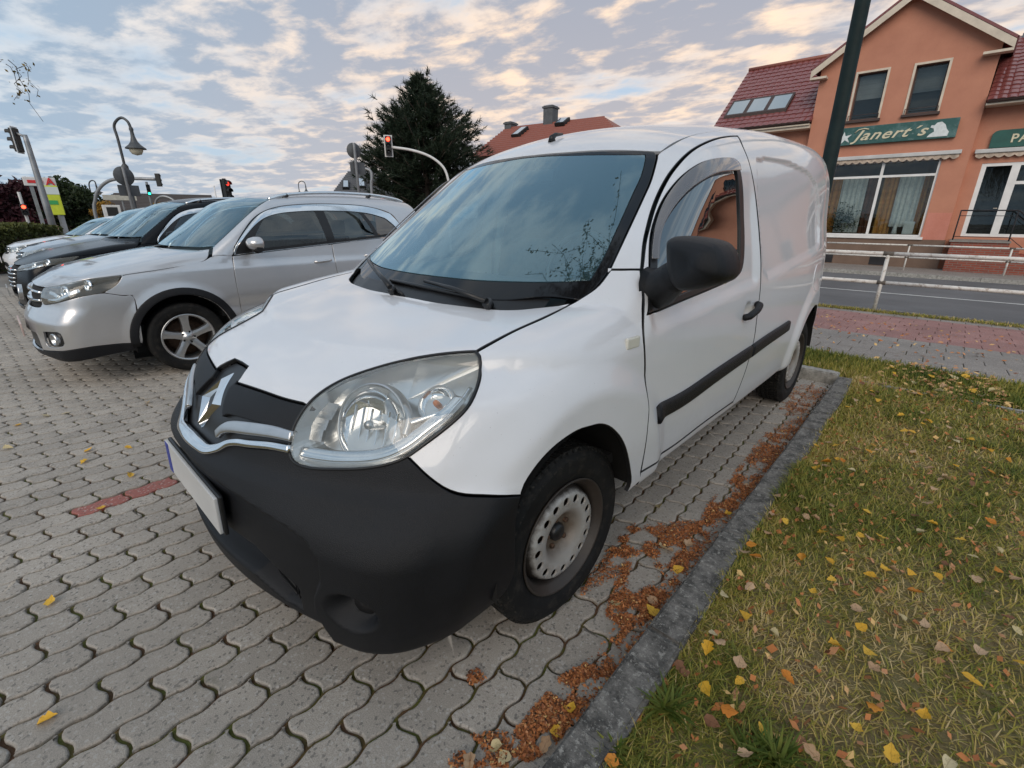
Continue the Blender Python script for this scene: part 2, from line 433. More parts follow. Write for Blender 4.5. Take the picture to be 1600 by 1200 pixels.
MAT['joint'] = joint_mat()
# kerb line (top edge), measured at the kerb's own height
KH = .075
k0, k1 = at_z(1011, 978, KH), at_z(1300, 600, KH); kdir = (k1-k0)[:2]; kdir /= np.linalg.norm(kdir); kn = np.array([kdir[1], -kdir[0]])     # kn points to the lawn
ka = math.atan2(kdir[1], kdir[0])-math.pi/2
def kx(y): return k0[0]+(y-k0[1])*kdir[0]/kdir[1]
KY = at_z(1255, 577, KH)[1]                    # end kerb of the bay
KYE = KY+.10
# the terrain sheet under everything, reaching the horizon
ys = [-80, -20, -6, 0, 5, 7, 9, 10, 14, 18, 21, 24, 30, 60, 300]; xs = [-400, -150, -60, -30, -15, -6, 0, 6, 15, 30, 60, 150]
V = [(x, y, float(zg(y))-.05) for y in ys for x in xs]; nx = len(xs)
gm = pydata('ground', V, [(j*nx+i, j*nx+i+1, (j+1)*nx+i+1, (j+1)*nx+i) for j in range(len(ys)-1) for i in range(nx-1)])
tag(link('ground', gm, mat('earth', (.10, .085, .06), .95, var=.35, vscale=.8, bump=.4, bscale=20)), kind='structure')
# parking area: joint bed and pavers
bed = pydata('parking_area', [(-60, -8, -.012), (float(kx(-8)), -8, -.012), (float(kx(KY)), KY, -.012), (-60, KY, -.012)], [(0, 1, 2, 3)])
park = tag(link('parking_area', bed, MAT['joint']), kind='structure')
PLn, PWd = .1985, .1070; pa = math.radians(90+2.6); pu = np.array([math.cos(pa), math.sin(pa)]); pvx = np.array([pu[1], -pu[0]])   # pu along the courses, pvx across
PO = at_z(6.2, 1142, 0)[:2]
def wav(n=9, amp=.0085, per=2, L=PLn, ph=0.0):
    t = np.linspace(0, 1, n); return t*L, amp*np.sin(2*np.pi*per*t+ph)
def paver_outline(gap=.0035):
    a, b = wav(17, .0060, 2, PLn, math.pi*.25); c, d = wav(9, .0088, 1, PWd)
    off0 = .0060*math.sin(math.pi*.25)
    bot = [(x, y-off0) for x, y in zip(a, b)]; top = [(x, y-off0+PWd) for x, y in zip(a, b)]
    left = [(y, x) for x, y in zip(c, d)]; right = [(y+PLn, x) for x, y in zip(c, d)]
    poly = bot[:-1]+right[:-1]+top[::-1][:-1]+left[::-1][:-1]
    return inset2(np.array(poly), np.full(len(poly), gap))
OUTL = paver_outline(.0048); IN1 = inset2(OUTL, np.full(len(OUTL), .0022)); IN2 = inset2(OUTL, np.full(len(OUTL), .0055))
NP_ = len(OUTL)
def paver_geo(rs):
    jit = rs.normal(0, .0006, OUTL.shape)
    r = [np.c_[OUTL+jit, np.full(NP_, -.014)], np.c_[OUTL+jit, np.full(NP_, -.0042)], np.c_[IN1+jit, np.full(NP_, -.0012)], np.c_[IN2+jit, np.zeros(NP_)]]
    V = np.vstack(r)-[PLn/2, PWd/2, 0]
    F = [(k*NP_+i, k*NP_+(i+1) % NP_, (k+1)*NP_+(i+1) % NP_, (k+1)*NP_+i) for k in range(3) for i in range(NP_)]+[tuple(3*NP_+i for i in range(NP_))]
    return V, F
rs = np.random.default_rng(3)
cells = []
i0, i1 = -75, 12
for r in range(-125, 14):
    for q in range(i0, i1+30):
        ctr = PO+pvx*((r+.5)*PWd)+pu*((q+.5+.5*(r % 2))*PLn)
        if ctr[0] > kx(ctr[1])+.14 or ctr[1] > KY+.12: continue
        d = np.array([ctr[0], ctr[1], 0])-CAM_O; w_ = d@CAM_FWD
        if w_ < .25: continue
        u = 800+CAM_F*(d@CAM_R)/w_; v_ = 600-CAM_F*(d@CAM_U)/w_; dist = np.linalg.norm(d)
        if u < -260 or u > 1860 or v_ > 1420 or dist > 13: continue
        cells.append((dist, r, q, ctr, u, v_))
cells.sort(key=lambda c: c[0])
def near_px(u, v): return min(range(len(cells)), key=lambda i: (cells[i][4]-u)**2+(cells[i][5]-v)**2)
reds = set()
for p in ((165, 782), (235, 757)): reds.add(near_px(*p))
def cut(c): return c[3][0] > kx(c[3][1])-.135 or c[3][1] > KY-.13
vis = [i for i, c in enumerate(cells) if not cut(c) and -20 < c[4] < 1620 and c[5] < 1215 and not (-.8 < c[3][0] < .7 and c[3][1] > .45)]
solo = set(vis[:298]) | reds
def tintmesh(V, F, t, name):
    me = pydata(name, V, F); a = me.attributes.new('tint', 'FLOAT', 'POINT'); a.data.foreach_set('value', np.broadcast_to(t, (len(V),)).astype(np.float32)); return me
var = []
for k in range(14):
    V, F = paver_geo(rs); me = tintmesh(V, F, rs.random(), 'paver'); me.materials.append(MAT['paver']); var.append(me)
redv = []
for k in range(2):
    V, F = paver_geo(rs); me = tintmesh(V, F, .5, 'paver'); me.materials.append(MAT['redpaver']); redv.append(me)
SV, SF, ST = [], [], []; bv, bF = paver_geo(rs); bF = np.array(bF[:-1]); cap = np.arange(3*NP_, 4*NP_)
nb = len(bv); caps = []
def clip(poly, keep):                        # Sutherland-Hodgman against one line, keep(p) > 0 is inside
    out = []
    for i in range(len(poly)):
        a, b = poly[i-1], poly[i]; ka_, kb_ = keep(a), keep(b)
        if (ka_ > 0) != (kb_ > 0): out.append(a+(b-a)*(ka_/(ka_-kb_)))
        if kb_ > 0: out.append(b)
    return out
cutb = MB()
for i, c in enumerate(cells):
    if cut(c):
        R2 = np.array([[math.cos(pa), -math.sin(pa)], [math.sin(pa), math.cos(pa)]]); P_ = list((OUTL-[PLn/2, PWd/2])@R2.T+c[3])
        P_ = clip(P_, lambda p: kx(p[1])-.006-p[0]); P_ = clip(P_, lambda p: KY-.006-p[1]) if P_ else P_
        if len(P_) > 2:
            A_ = np.array(P_); dz = rs.normal(0, .0015); n_ = len(A_); cc_ = A_.mean(0); In = A_+(cc_-A_)*np.minimum(.5, .004/(np.linalg.norm(cc_-A_, axis=1, keepdims=True)+1e-6))
            cutb.add([(*p, -.014) for p in A_]+[(*p, -.003+dz) for p in A_]+[(*p, dz) for p in In], [(k*n_+j, k*n_+(j+1) % n_, (k+1)*n_+(j+1) % n_, (k+1)*n_+j) for k in range(2) for j in range(n_)]+[tuple(range(2*n_, 3*n_))])
        continue
    rx, ry = rs.normal(0, .0055, 2); dz = rs.normal(0, .0012)
    ang = pa+rs.normal(0, .004)
    if i in solo:
        o = link('paver', redv[len(reds) % 2] if i in reds else var[rs.integers(14)], None, park, (c[3][0], c[3][1], dz), (rx, ry, ang))
        if i in reds: o['label'] = 'red paver set among the grey ones'
    else:
        M_ = np.array(Matrix.Translation((c[3][0], c[3][1], dz)) @ Matrix.Rotation(ang, 4, 'Z') @ Matrix.Rotation(ry, 4, 'Y') @ Matrix.Rotation(rx, 4, 'X'))
        k = len(SV); SV.append(bv@M_[:3, :3].T+M_[:3, 3]); ST.append(np.full(nb, rs.random()))
        SF.append(k*nb)
me = bpy.data.meshes.new('paver_field'); Va = np.vstack(SV); m_ = len(SF); st = np.array(SF)
quads = (bF[None]+st[:, None, None]).reshape(-1, 4); capf = cap[None]+st[:, None]
li = np.concatenate([quads.ravel(), capf.ravel()]); nq = len(quads)
me.vertices.add(len(Va)); me.vertices.foreach_set('co', Va.ravel()); me.loops.add(len(li)); me.loops.foreach_set('vertex_index', li)
me.polygons.add(nq+m_); me.polygons.foreach_set('loop_start', np.concatenate([np.arange(nq)*4, nq*4+np.arange(m_)*NP_]))
me.update(calc_edges=True); me.validate()
a = me.attributes.new('tint', 'FLOAT', 'POINT'); a.data.foreach_set('value', np.concatenate(ST).astype(np.float32))
tag(link('paver_field', me, MAT['paver'], park), kind='stuff')
co = tag(cutb.build('cut_paver_edge', MAT['paver'], park), kind='stuff'); a = co.data.attributes.new('tint', 'FLOAT', 'POINT'); a.data.foreach_set('value', np.full(len(co.data.vertices), .4, np.float32))
# far paving, where single pavers are too small to tell apart
farp = pydata('paving_far', [(-60, -8, -.006), (-11.2, -8, -.006), (-11.2, KY, -.006), (-60, KY, -.006)], [(0, 1, 2, 3)])
tag(link('paving_far', farp, mat('paving_far', (.20, .19, .175), .9, var=.2, vscale=3, coords='Object', bump=.2, bscale=40)), kind='structure')
# kerb stones
def kerb_mat(name, base, dark):
    m, t = new_mat(name); g = t.n('ShaderNodeNewGeometry').outputs['Position']
    n1 = t.noise(g, 16, 9, .72); n2 = t.noise(g, 140, 6, .7)
    c = t.mix(t.ramp(n1, [(.40, 0), (.60, 1)]), dark, base); c = t.mix(t.ramp(t.noise(g, 55, 8, .75), [(.54, 0), (.62, .8)]), c, (.36, .35, .32)); c = t.mix(t.ramp(n2, [(.60, 0), (.70, .75)]), c, (.45, .44, .41)); c = t.mix(t.ramp(n2, [(.28, .7), (.42, 0)]), c, (.02, .02, .019))
    c = t.mix(t.ramp(t.noise(g, 4, 6, .7), [(.58, 0), (.72, .5)]), c, (.07, .072, .04))
    return finish(m, t, t.n('ShaderNodeBsdfPrincipled', {'Base Color': c, 'Roughness': .9, 'Normal': t.n('ShaderNodeBump', {'Strength': .7, 'Distance': .006, 'Height': n2}).outputs[0]}).outputs[0])
MAT['kerb'] = kerb_mat('weathered_kerb', (.20, .19, .175), (.060, .058, .054)); MAT['kerb2'] = kerb_mat('pale_kerb', (.38, .37, .34), (.20, .195, .18))
def stone(L, Wd, z0, z1, rs_, chip=.004):
    bm = bmesh.new(); bmesh.ops.create_cube(bm, size=1)
    for v in bm.verts: v.co = Vector((v.co.x*Wd, v.co.y*L, z0+(v.co.z+.5)*(z1-z0)))
    bmesh.ops.subdivide_edges(bm, edges=[e for e in bm.edges if abs((e.verts[0].co-e.verts[1].co).y) > L*.5], cuts=14)
    bmesh.ops.bevel(bm, geom=[e for e in bm.edges if e.verts[0].co.z > z1-1e-4 and e.verts[1].co.z > z1-1e-4 and abs(abs(e.verts[0].co.x)-Wd/2) < 1e-4 and abs(abs(e.verts[1].co.x)-Wd/2) < 1e-4], offset=.010, segments=2, affect='EDGES')
    for v in bm.verts:
        if v.co.z > z0+.02: v.co += Vector(rs_.normal(0, chip*.35, 3))
    me = bpy.data.meshes.new('kerb_stone'); bm.to_mesh(me); bm.free(); return me
kerb = thing('kerb', 'dark weathered concrete kerb between the parking bay and the leafy lawn', 'kerb', (k0[0], k0[1], 0), ka)
kerb['kind'] = 'structure'
KW = .112; kl = 2.0
s0 = -1.0*2                                       # a joint falls at k0
for j in range(-2, 4):
    y0_ = j*kl; y1_ = min((j+1)*kl, (KY-k0[1])/kdir[1])
    if y1_-y0_ < .05: continue
    me = stone(y1_-y0_-.006, KW, -.10, KH+rs.normal(0, .002), rs); link('kerb_stone', me, MAT['kerb'], kerb, (KW/2+.002, (y0_+y1_)/2, 0), (rs.normal(0, .002), rs.normal(0, .006), rs.normal(0, .003)))
x_l = -3.6
ek = thing('kerb', 'grey concrete kerb across the rear end of the parking bay', 'kerb', (0, KY+.05, 0), 0); ek['kind'] = 'structure'
xx = x_l
while xx < 1.0:
    x2 = min(xx+1.0, float(kx(KY))-.0); link('kerb_stone', stone(x2-xx-.006, .10, -.1, KH+.01+rs.normal(0, .002), rs), MAT['kerb2'], ek, ((xx+x2)/2, 0, 0), (0, 0, math.pi/2)); xx = x2
    if x2 >= float(kx(KY))-.01: break
ed = thing('edging_strip', 'thin pale concrete edging strip between the lawn and the rear grass verge', 'edging', (0, 0, 0)); ed['kind'] = 'structure'
e0, e1 = at_z(1338, 593, .07), at_z(1640, 648, .07); ea = math.atan2(e1[1]-e0[1], e1[0]-e0[0]); L_ = np.hypot(*(e1-e0)[:2])+3
for j in range(int(L_)+1):
    link('edging_stone', stone(.992, .06, -.1, .070+rs.normal(0, .003), rs), MAT['kerb2'], ed, (e0[0]+math.cos(ea)*(j+.5), e0[1]+math.sin(ea)*(j+.5), 0), (0, 0, ea+math.pi/2+rs.normal(0, .004)))
# lawn soil
def lawn_mat():
    m, t = new_mat('lawn_soil'); g = t.n('ShaderNodeNewGeometry').outputs['Position']
    a = t.noise(g, 3.5, 8, .65); b = t.noise(g, 60, 6, .75)
    c = t.mix(t.ramp(a, [(.38, 0), (.62, 1)]), t.mix(b, (.13, .10, .045), (.40, .30, .15)), t.mix(b, (.11, .115, .032), (.33, .29, .11)))
    return finish(m, t, t.n('ShaderNodeBsdfPrincipled', {'Base Color': c, 'Roughness': .95, 'Normal': t.n('ShaderNodeBump', {'Strength': 1, 'Distance': .02, 'Height': b}).outputs[0]}).outputs[0])
MAT['lawn'] = lawn_mat()
LZ = .055
def lawn_z(x, y):
    return LZ+.012*np.sin(x*3.1+1)*np.sin(y*2.3)+.006*np.sin(x*9+y*7)
gx_ = np.linspace(0, 1, 60); gy_ = np.linspace(-3, KYE+.02, 90); V = []
for y in gy_:
    xa = float(kx(y))+KW*.9
    for s_ in gx_: x = xa+s_*s_*8; V.append((x, y, float(lawn_z(x, y))-.008*(1-min(1, s_*30))))
lawn = tag(link('lawn', pydata('lawn', V, [(j*60+i, j*60+i+1, (j+1)*60+i+1, (j+1)*60+i) for j in range(89) for i in range(59)], True), MAT['lawn']), kind='structure')
# rear verge, footway, road
G2 = 5.12
V = [(x, y, .03+.012*math.sin(x*4+y)) for y in np.linspace(KYE-.01, G2, 8) for x in np.linspace(-8, 10, 60)]
tag(link('grass_verge', pydata('grass_verge', V, [(j*60+i, j*60+i+1, (j+1)*60+i+1, (j+1)*60+i) for j in range(7) for i in range(59)], True), MAT['lawn']), kind='structure')
RA = math.radians(2.0)
P_red0 = at_g(1440, 537)[1]; P_end = at_g(1365, 486)[1]
def sheet(name, y0, y1, x0, x1, off, mt, n=14, kind='structure'):
    V = []; ys = np.linspace(y0, y1, n)
    for y in ys:
        for x in (x0, x1): V.append((x, y+(x-1)*math.sin(RA)*(0 if y < 5.3 else 1), float(zg(y))+off))
    return tag(link(name, pydata(name, V, [(2*j, 2*j+1, 2*j+3, 2*j+2) for j in range(n-1)]), mt), kind=kind)
fw = sheet('footway', G2-.02, P_end+.05, -14, 16, -.012, MAT['joint'])
def slab(w, l, mt):
    mb = MB(); V = []
    for z, i in ((-.02, 0), (-.003, 0), (0, .004)): V += [(i, i, z), (w-i, i, z), (w-i, l-i, z), (i, l-i, z)]
    mb.add(V, [(k*4+i, k*4+(i+1) % 4, k*4+4+(i+1) % 4, k*4+4+i) for k in range(2) for i in range(4)]+[(8, 9, 10, 11)])
    me = bpy.data.meshes.new('paving_block'); me.from_pydata(mb.V, [], mb.F); me.materials.append(mt)
    a = me.attributes.new('tint', 'FLOAT', 'POINT'); a.data.foreach_set('value', np.full(len(mb.V), rs.random(), np.float32)); return me
MAT['footgrey'] = paver_mat('footway_block', (.27, .245, .225)); MAT['footred'] = paver_mat('footway_red_block', (.33, .165, .150))
BW, BL = .30, .30
gv = [slab(BW-.007, BL-.007, MAT['footgrey']) for _ in range(6)]; rv_ = [slab(BW-.007, BL-.007, MAT['footred']) for _ in range(6)]
cells2 = []
row = 0; y = G2
while y < P_end-.1:
    red = (P_red0-.05) < y < P_end-.6
    for k in range(-46, 50):
        x = k*BW+(.15 if row % 2 else 0)
        cells2.append((x, y+(x-1)*math.sin(RA), red))
    y += BL; row += 1
def seen(x, y):
    p = proj((x, y, float(zg(y)))); return 1230 < p[0] < 1650
cells2.sort(key=lambda c: (not seen(c[0], c[1]), c[1]))
SB = []
for i, (x, y, red) in enumerate(cells2):
    z = float(zg(y))+rs.normal(0, .0015)
    if i < 290: link('paving_block', (rv_ if red else gv)[rs.integers(6)], None, fw, (x, y, z), (-.05, 0, RA))
    else: SB.append((x, y, z, red))
for red in (False, True):
    src = (rv_ if red else gv)[0]; bv2 = np.array([v.co[:] for v in src.vertices]); V = []; F = []; T = []
    for x, y, z, r in SB:
        if r != red: continue
        b = len(V)*len(bv2); V.append(bv2+[x, y, z]); T.append(np.full(len(bv2), rs.random()))
        F += [tuple(b+i for i in p.vertices) for p in src.polygons]
    me = pydata('paving_rest', np.vstack(V), F); a = me.attributes.new('tint', 'FLOAT', 'POINT'); a.data.foreach_set('value', np.concatenate(T).astype(np.float32))
    tag(link('paving_rest', me, MAT['footred' if red else 'footgrey'], fw), kind='stuff')
# road, its line and the far footway
Y_far = at_g(1450, 434)[1]
MAT['asphalt'] = mat('asphalt', (.115, .115, .118), .85, var=.22, vscale=.7, bump=.5, bscale=180, coords='Object')
road = sheet('road', P_end+.02, Y_far, -140, 60, -.03, MAT['asphalt'], 20)
ke = thing('kerb', 'low kerb along the near edge of the road below the white railing', 'kerb', (0, 0, 0)); ke['kind'] = 'structure'
for j in range(-10, 14):
    link('kerb_stone', stone(.992, .12, -.2, .03, rs), MAT['kerb'], ke, (j+.5, P_end+.10+(j-.5)*math.sin(RA), float(zg(P_end))), (0, 0, math.pi/2+RA))
yl = at_g(1440, 461)[1]
sheet('road_line', yl, yl+.13, -60, 40, -.026, mat('line_paint', (.55, .55, .53), .7, var=.25, vscale=6), 2)
kf = thing('kerb', 'pale kerb along the far edge of the road before the orange house', 'kerb', (0, 0, 0)); kf['kind'] = 'structure'
for j in range(-14, 22):
    link('kerb_stone', stone(.992, .15, -.2, .09, rs), MAT['kerb2'], kf, (j+.5, Y_far+.08+(j-.5)*math.sin(RA), float(zg(Y_far))), (0, 0, math.pi/2+RA))
MAT['farpave'] = paver_mat('far_footway', (.30, .265, .24))
sheet('far_footway', Y_far+.1, 24.6, -90, 60, .085, MAT['farpave'], 8)
# ------------------------------------------------------------------ the orange corner house
BTH = math.radians(1.0); BO = np.array([1.2, 24.0]); BD = np.array([math.cos(BTH), math.sin(BTH)]); BN = np.array([-math.sin(BTH), math.cos(BTH)]); BZ = -.65
def hs(u, v, d=0.0):
    """photo pixel -> (s, z) on the plane d metres behind the front of the house"""
    r = pray(u, v); t = ((BO+BN*d-CAM_O[:2])@BN)/(r[:2]@BN); P = CAM_O+r*t
    return (P[:2]-BO)@BD, P[2]-BZ
house = thing('shop_house', 'orange rendered gabled shop house with red tiled wings across the road', 'house', (BO[0], BO[1], BZ), BTH)
def render_mat(name, a, b):
    m, t = new_mat(name); g = t.n('ShaderNodeTexCoord').outputs['Object']
    n1 = t.noise(g, 1.1, 8, .65); n2 = t.noise(g, 60, 5, .7)
    z = t.n('ShaderNodeSeparateXYZ', {0: g}).outputs[2]
    c = t.mix(t.ramp(n1, [(.35, 0), (.65, 1)]), a, b); c = t.mix(t.ramp(n2, [(.3, .35), (.55, 0)]), c, tuple(x*.55 for x in a))
    c = t.mix(t.ramp(t.noise(g, 7, 6, .7), [(.62, 0), (.8, .35)]), c, (.30, .20, .15))
    return finish(m, t, t.n('ShaderNodeBsdfPrincipled', {'Base Color': c, 'Roughness': .92, 'Normal': t.n('ShaderNodeBump', {'Strength': .6, 'Distance': .012, 'Height': n2}).outputs[0]}).outputs[0])
MAT['orange'] = render_mat('orange_render', (.53, .24, .155), (.46, .20, .13))
MAT['pink'] = render_mat('salmon_render', (.60, .25, .19), (.53, .20, .14))
MAT['plinth'] = render_mat('plinth_render', (.20, .135, .10), (.15, .10, .075))
MAT['cream'] = mat('cream_wood', (.58, .50, .40), .6, var=.15, vscale=3)
MAT['wframe'] = mat('white_frame', (.72, .71, .69), .45, var=.08, vscale=4)
MAT['wglass'] = glass_mat('house_glass', (.72, .76, .76), (.95, 1, 1), .035, .0, .38)
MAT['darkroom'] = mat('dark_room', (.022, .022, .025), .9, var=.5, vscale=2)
MAT['darkwood'] = mat('dark_wood', (.05, .03, .025), .6, var=.3, vscale=6)
def tile_mat(name, a, b, gl=.28):
    m, t = new_mat(name); g = t.n('ShaderNodeTexCoord').outputs['Object']
    c = t.mix(t.noise(g, 5, 6, .6), a, b); c = t.mix(t.ramp(t.noise(g, 23, 3, .6), [(.35, .5), (.6, 0)]), c, tuple(x*.55 for x in a))
    return finish(m, t, t.n('ShaderNodeBsdfPrincipled', {'Base Color': c, 'Roughness': gl, 'Specular IOR Level': .6}).outputs[0])
MAT['tile'] = tile_mat('red_roof_tile', (.24, .072, .064), (.165, .050, .048), .26); MAT['tile2'] = tile_mat('orange_roof_tile', (.29, .085, .052), (.21, .06, .04), .55)
EAVE = 4.90-BZ
def wall(name, poly, d0, d1, mt, holes=(), par=None):
    """upright wall slab in the house frame: polygon in (s, z) with rectangular openings"""
    pts = [Vector(p) for p in poly]; E = [(i, (i+1) % len(poly)) for i in range(len(poly))]
    for (a, b, c, d) in holes:
        k = len(pts); pts += [Vector(q) for q in ((a, b), (c, b), (c, d), (a, d))]; E += [(k+i, k+(i+1) % 4) for i in range(4)]
    vo, _, fo, *_ = delaunay_2d_cdt(pts, E, [], 0, 1e-6); V2 = np.array([v[:] for v in vo]); T = [f[:] for f in fo]
    pg = np.array(poly); keep = []
    for f in T:
        c = V2[list(f)].mean(0)
        if sdf2(pg, c[:1], c[1:])[0] < 0 and not any(h[0] < c[0] < h[2] and h[1] < c[1] < h[3] for h in holes): keep.append(f)
    mb = MB(); mb.add([(v[0], d0, v[1]) for v in V2], keep); mb.add([(v[0], d1, v[1]) for v in V2], [f[::-1] for f in keep])
    for lp in [poly]+[[(h[0], h[1]), (h[2], h[1]), (h[2], h[3]), (h[0], h[3])] for h in holes]:
        n = len(lp); mb.add([(p[0], d0, p[1]) for p in lp]+[(p[0], d1, p[1]) for p in lp], [(i, (i+1) % n, n+(i+1) % n, n+i) for i in range(n)])
    return mb.build(name, mt, par or house)
W1 = (-4.28, 4.79-BZ, -3.37, 6.36-BZ); W2 = (-2.55, 4.81-BZ, -1.66, 6.35-BZ); SW = (-4.52, .56-BZ, -1.14, 3.28-BZ)
PL = .47-BZ; SL, SR = -5.55, -.42; AP = (-3.02, 8.52-BZ); EV = 6.72-BZ
wall('front_wall', [(SL, PL), (SR, PL), (SR, EV), AP, (SL, EV)], 0, .32, MAT['orange'], [W1, W2, SW])
for x0_, x1_ in ((SL+.02, SL+.30), (SR-.30, SR-.02)): mb = MB(); mb.box((x0_, .32, 0), (x1_, 9, EV)); mb.build('gable_side_wall', MAT['orange'], house)
mb = MB(); mb.box((SL-.0, -.03, 0), (SR+.03, .4, PL)); mb.build('plinth', MAT['plinth'], house)
for s_ in (-4.1, -2.2):
    mb = MB(); mb.box((s_-.32, -.045, .12), (s_+.32, -.028, .55)); mb.build('cellar_window', MAT['darkroom'], house)
# salmon pillar patch beside the shop window is a repaired strip of render
mb = MB(); mb.box((-1.10, -.006, PL+.002), (SR-.005, .0, 1.42-BZ)); mb.build('patched_render', MAT['pink'], house)
def tiles(name, s0, s1, eave, ridge, mt, par, tw=.23, course=.30, amp=.022, trim0=None):
    """pantile sheet: rows of rolls with a lifted lower edge; eave/ridge = (d, z)"""
    e = np.array(eave); r = np.array(ridge); L = np.linalg.norm(r-e); nC = max(2, int(round(L/course))); t_ = (r-e)/L; n_ = np.array([-t_[1], t_[0]])
    if n_[1] < 0: n_ = -n_
    nS = int((s1-s0)/tw); k = 6; ss = np.linspace(s0, s1, nS*k+1); prof = amp*(np.abs(np.sin(np.pi*(ss-s0)/((s1-s0)/nS)))**.8)
    V = []; F = []; m = len(ss)
    for c in range(nC):
        jit = rng.normal(0, .003, nS+1)[np.minimum((np.arange(m)//k), nS)]
        for q, lift in ((0, -.015), (0, .030), (1, .006)):
            base = e+t_*(L*(c+q)/nC - (.02 if q == 0 else 0))
            for j in range(m): p = base+n_*(prof[j]*(1 if lift > -.01 else 0)+lift+jit[j]); V.append((ss[j], p[0], p[1]))
        b = c*3*m
        F += [(b+i*m+j, b+i*m+j+1, b+(i+1)*m+j+1, b+(i+1)*m+j) for i in range(2) for j in range(m-1)]
    mb = MB(); mb.add(V, F, False)
    mb.add([(s0, e[0], e[1]-.05), (s1, e[0], e[1]-.05), (s1, r[0], r[1]-.05), (s0, r[0], r[1]-.05)], [(0, 1, 2, 3)])
    o = mb.build(name, mt, par); return o
# main gable roof: two slopes falling to the sides; built in a frame turned by 90 degrees
def gable_tiles(name, side):
    piv = MB()
    sl = (AP[0]+side*0.0, AP[1]+.16); ev = (SL-.28 if side < 0 else SR+.30, EV-.02 if side < 0 else EV-.06)
    e = np.array(ev); r = np.array(sl); L = np.linalg.norm(r-e); nC = int(round(L/.31)); t_ = (r-e)/L; n_ = np.array([-t_[1], t_[0]]); n_ = n_ if n_[1] > 0 else -n_
    dd = np.linspace(-.32, 9, 241); prof = .022*np.abs(np.sin(np.pi*(dd+.32)/.233))**.8; m = len(dd); V = []; F = []
    for c in range(nC):
        for q, lift in ((0, -.015), (0, .035), (1, .006)):
            b_ = e+t_*(L*(c+q)/nC-(.02 if q == 0 else 0))
            for j in range(m): p = b_+n_*(prof[j]*(lift > -.01)+lift); V.append((p[0], dd[j], p[1]))
        b = c*3*m; F += [(b+i*m+j, b+i*m+j+1, b+(i+1)*m+j+1, b+(i+1)*m+j) for i in range(2) for j in range(m-1)]
    piv.add(V, F)
    for d_ in (-.32, 9): piv.add([(e[0], d_, e[1]-.04), (r[0], d_, r[1]-.04), (r[0], d_, r[1]+.05), (e[0], d_, e[1]+.05)], [(0, 1, 2, 3)])
    piv.build('roof', MAT['tile'], house)
    bg_ = MB()                                # verge board and soffit
    a0 = np.array([ev[0], ev[1]-.06]); a1 = np.array([sl[0], sl[1]-.06])
    for (d0, d1, h0, h1) in ((-.34, -.30, -.24, 0.0), (-.30, .0, -.10, -.06)):
        V = [(p[0], d, p[1]+h) for d in (d0, d1) for p, h in ((a0, h0), (a1, h0), (a1, h1), (a0, h1))]
        bg_.add(V, [(0, 1, 2, 3), (7, 6, 5, 4), (0, 4, 5, 1), (1, 5, 6, 2), (2, 6, 7, 3), (3, 7, 4, 0)])
    x0, x1 = (ev[0], SL+.28) if side < 0 else (SR-.42, ev[0])
    bg_.box((x0, -.34, ev[1]-.36), (x1, .0, ev[1]-.285)); bg_.build('verge_board', MAT['cream'], house)
gable_tiles('l', -1); gable_tiles('r', 1)
mb = MB(); mb.tube([(AP[0], -.36, AP[1]+.20), (AP[0], 9, AP[1]+.20)], .09, 10); mb.build('ridge_tile', MAT['tile'], house)
# left wing
wd_ = .35
rz_l = hs(1172, 111, 3.6)[1]; rs_l = hs(1172, 111, 3.6)[0]
LWL = rs_l-.05
mb = MB(); mb.box((LWL+.15, wd_, 0), (SL+.02, 8, EAVE-.05)); mb.build('wing_wall', MAT['orange'], house)
tiles('roof', LWL, SL+.02, (-.20, EAVE+.02), (3.6, rz_l), MAT['tile'], house)
tiles('roof', LWL, SL+.02, (7.6, EAVE+.02), (3.6, rz_l), MAT['tile'], house)
gb = MB(); gb.prism([(-.15+wd_+.15, EAVE-.05), (7.4, EAVE-.05), (3.6, rz_l-.12)], LWL+.15, LWL+.45, Matrix(((0, 0, 1, 0), (1, 0, 0, 0), (0, 1, 0, 0), (0, 0, 0, 1)))); gb.build('wing_gable', MAT['orange'], house)
mb = MB(); mb.box((LWL, -.30, EAVE-.14), (SL-.01, wd_, EAVE-.09)); mb.box((LWL, -.22, EAVE-.24), (SL-.01, wd_, EAVE-.145)); mb.build('eave_soffit', MAT['cream'], house)
def gutter(s0, s1, d, z):
    g_ = MB(); a = np.linspace(math.pi, 2*math.pi, 9); V = [(s, d+.075*math.cos(t), z+.075*math.sin(t)) for s in (s0, s1) for t in a]; g_.add(V, [(i, i+1, 10+i, 9+i) for i in range(8)], True); g_.tube([(s0, d-.078, z), (s1, d-.078, z)], .01, 6); return g_.build('gutter', MAT['darkwood'], house)
gutter(LWL, SL-.01, -.30, EAVE+.0)
mb = MB(); mb.tube([(LWL, 3.6, rz_l+.04), (SL+.1, 3.6, rz_l+.04)], .09, 10); mb.build('ridge_tile', MAT['tile2'], house)
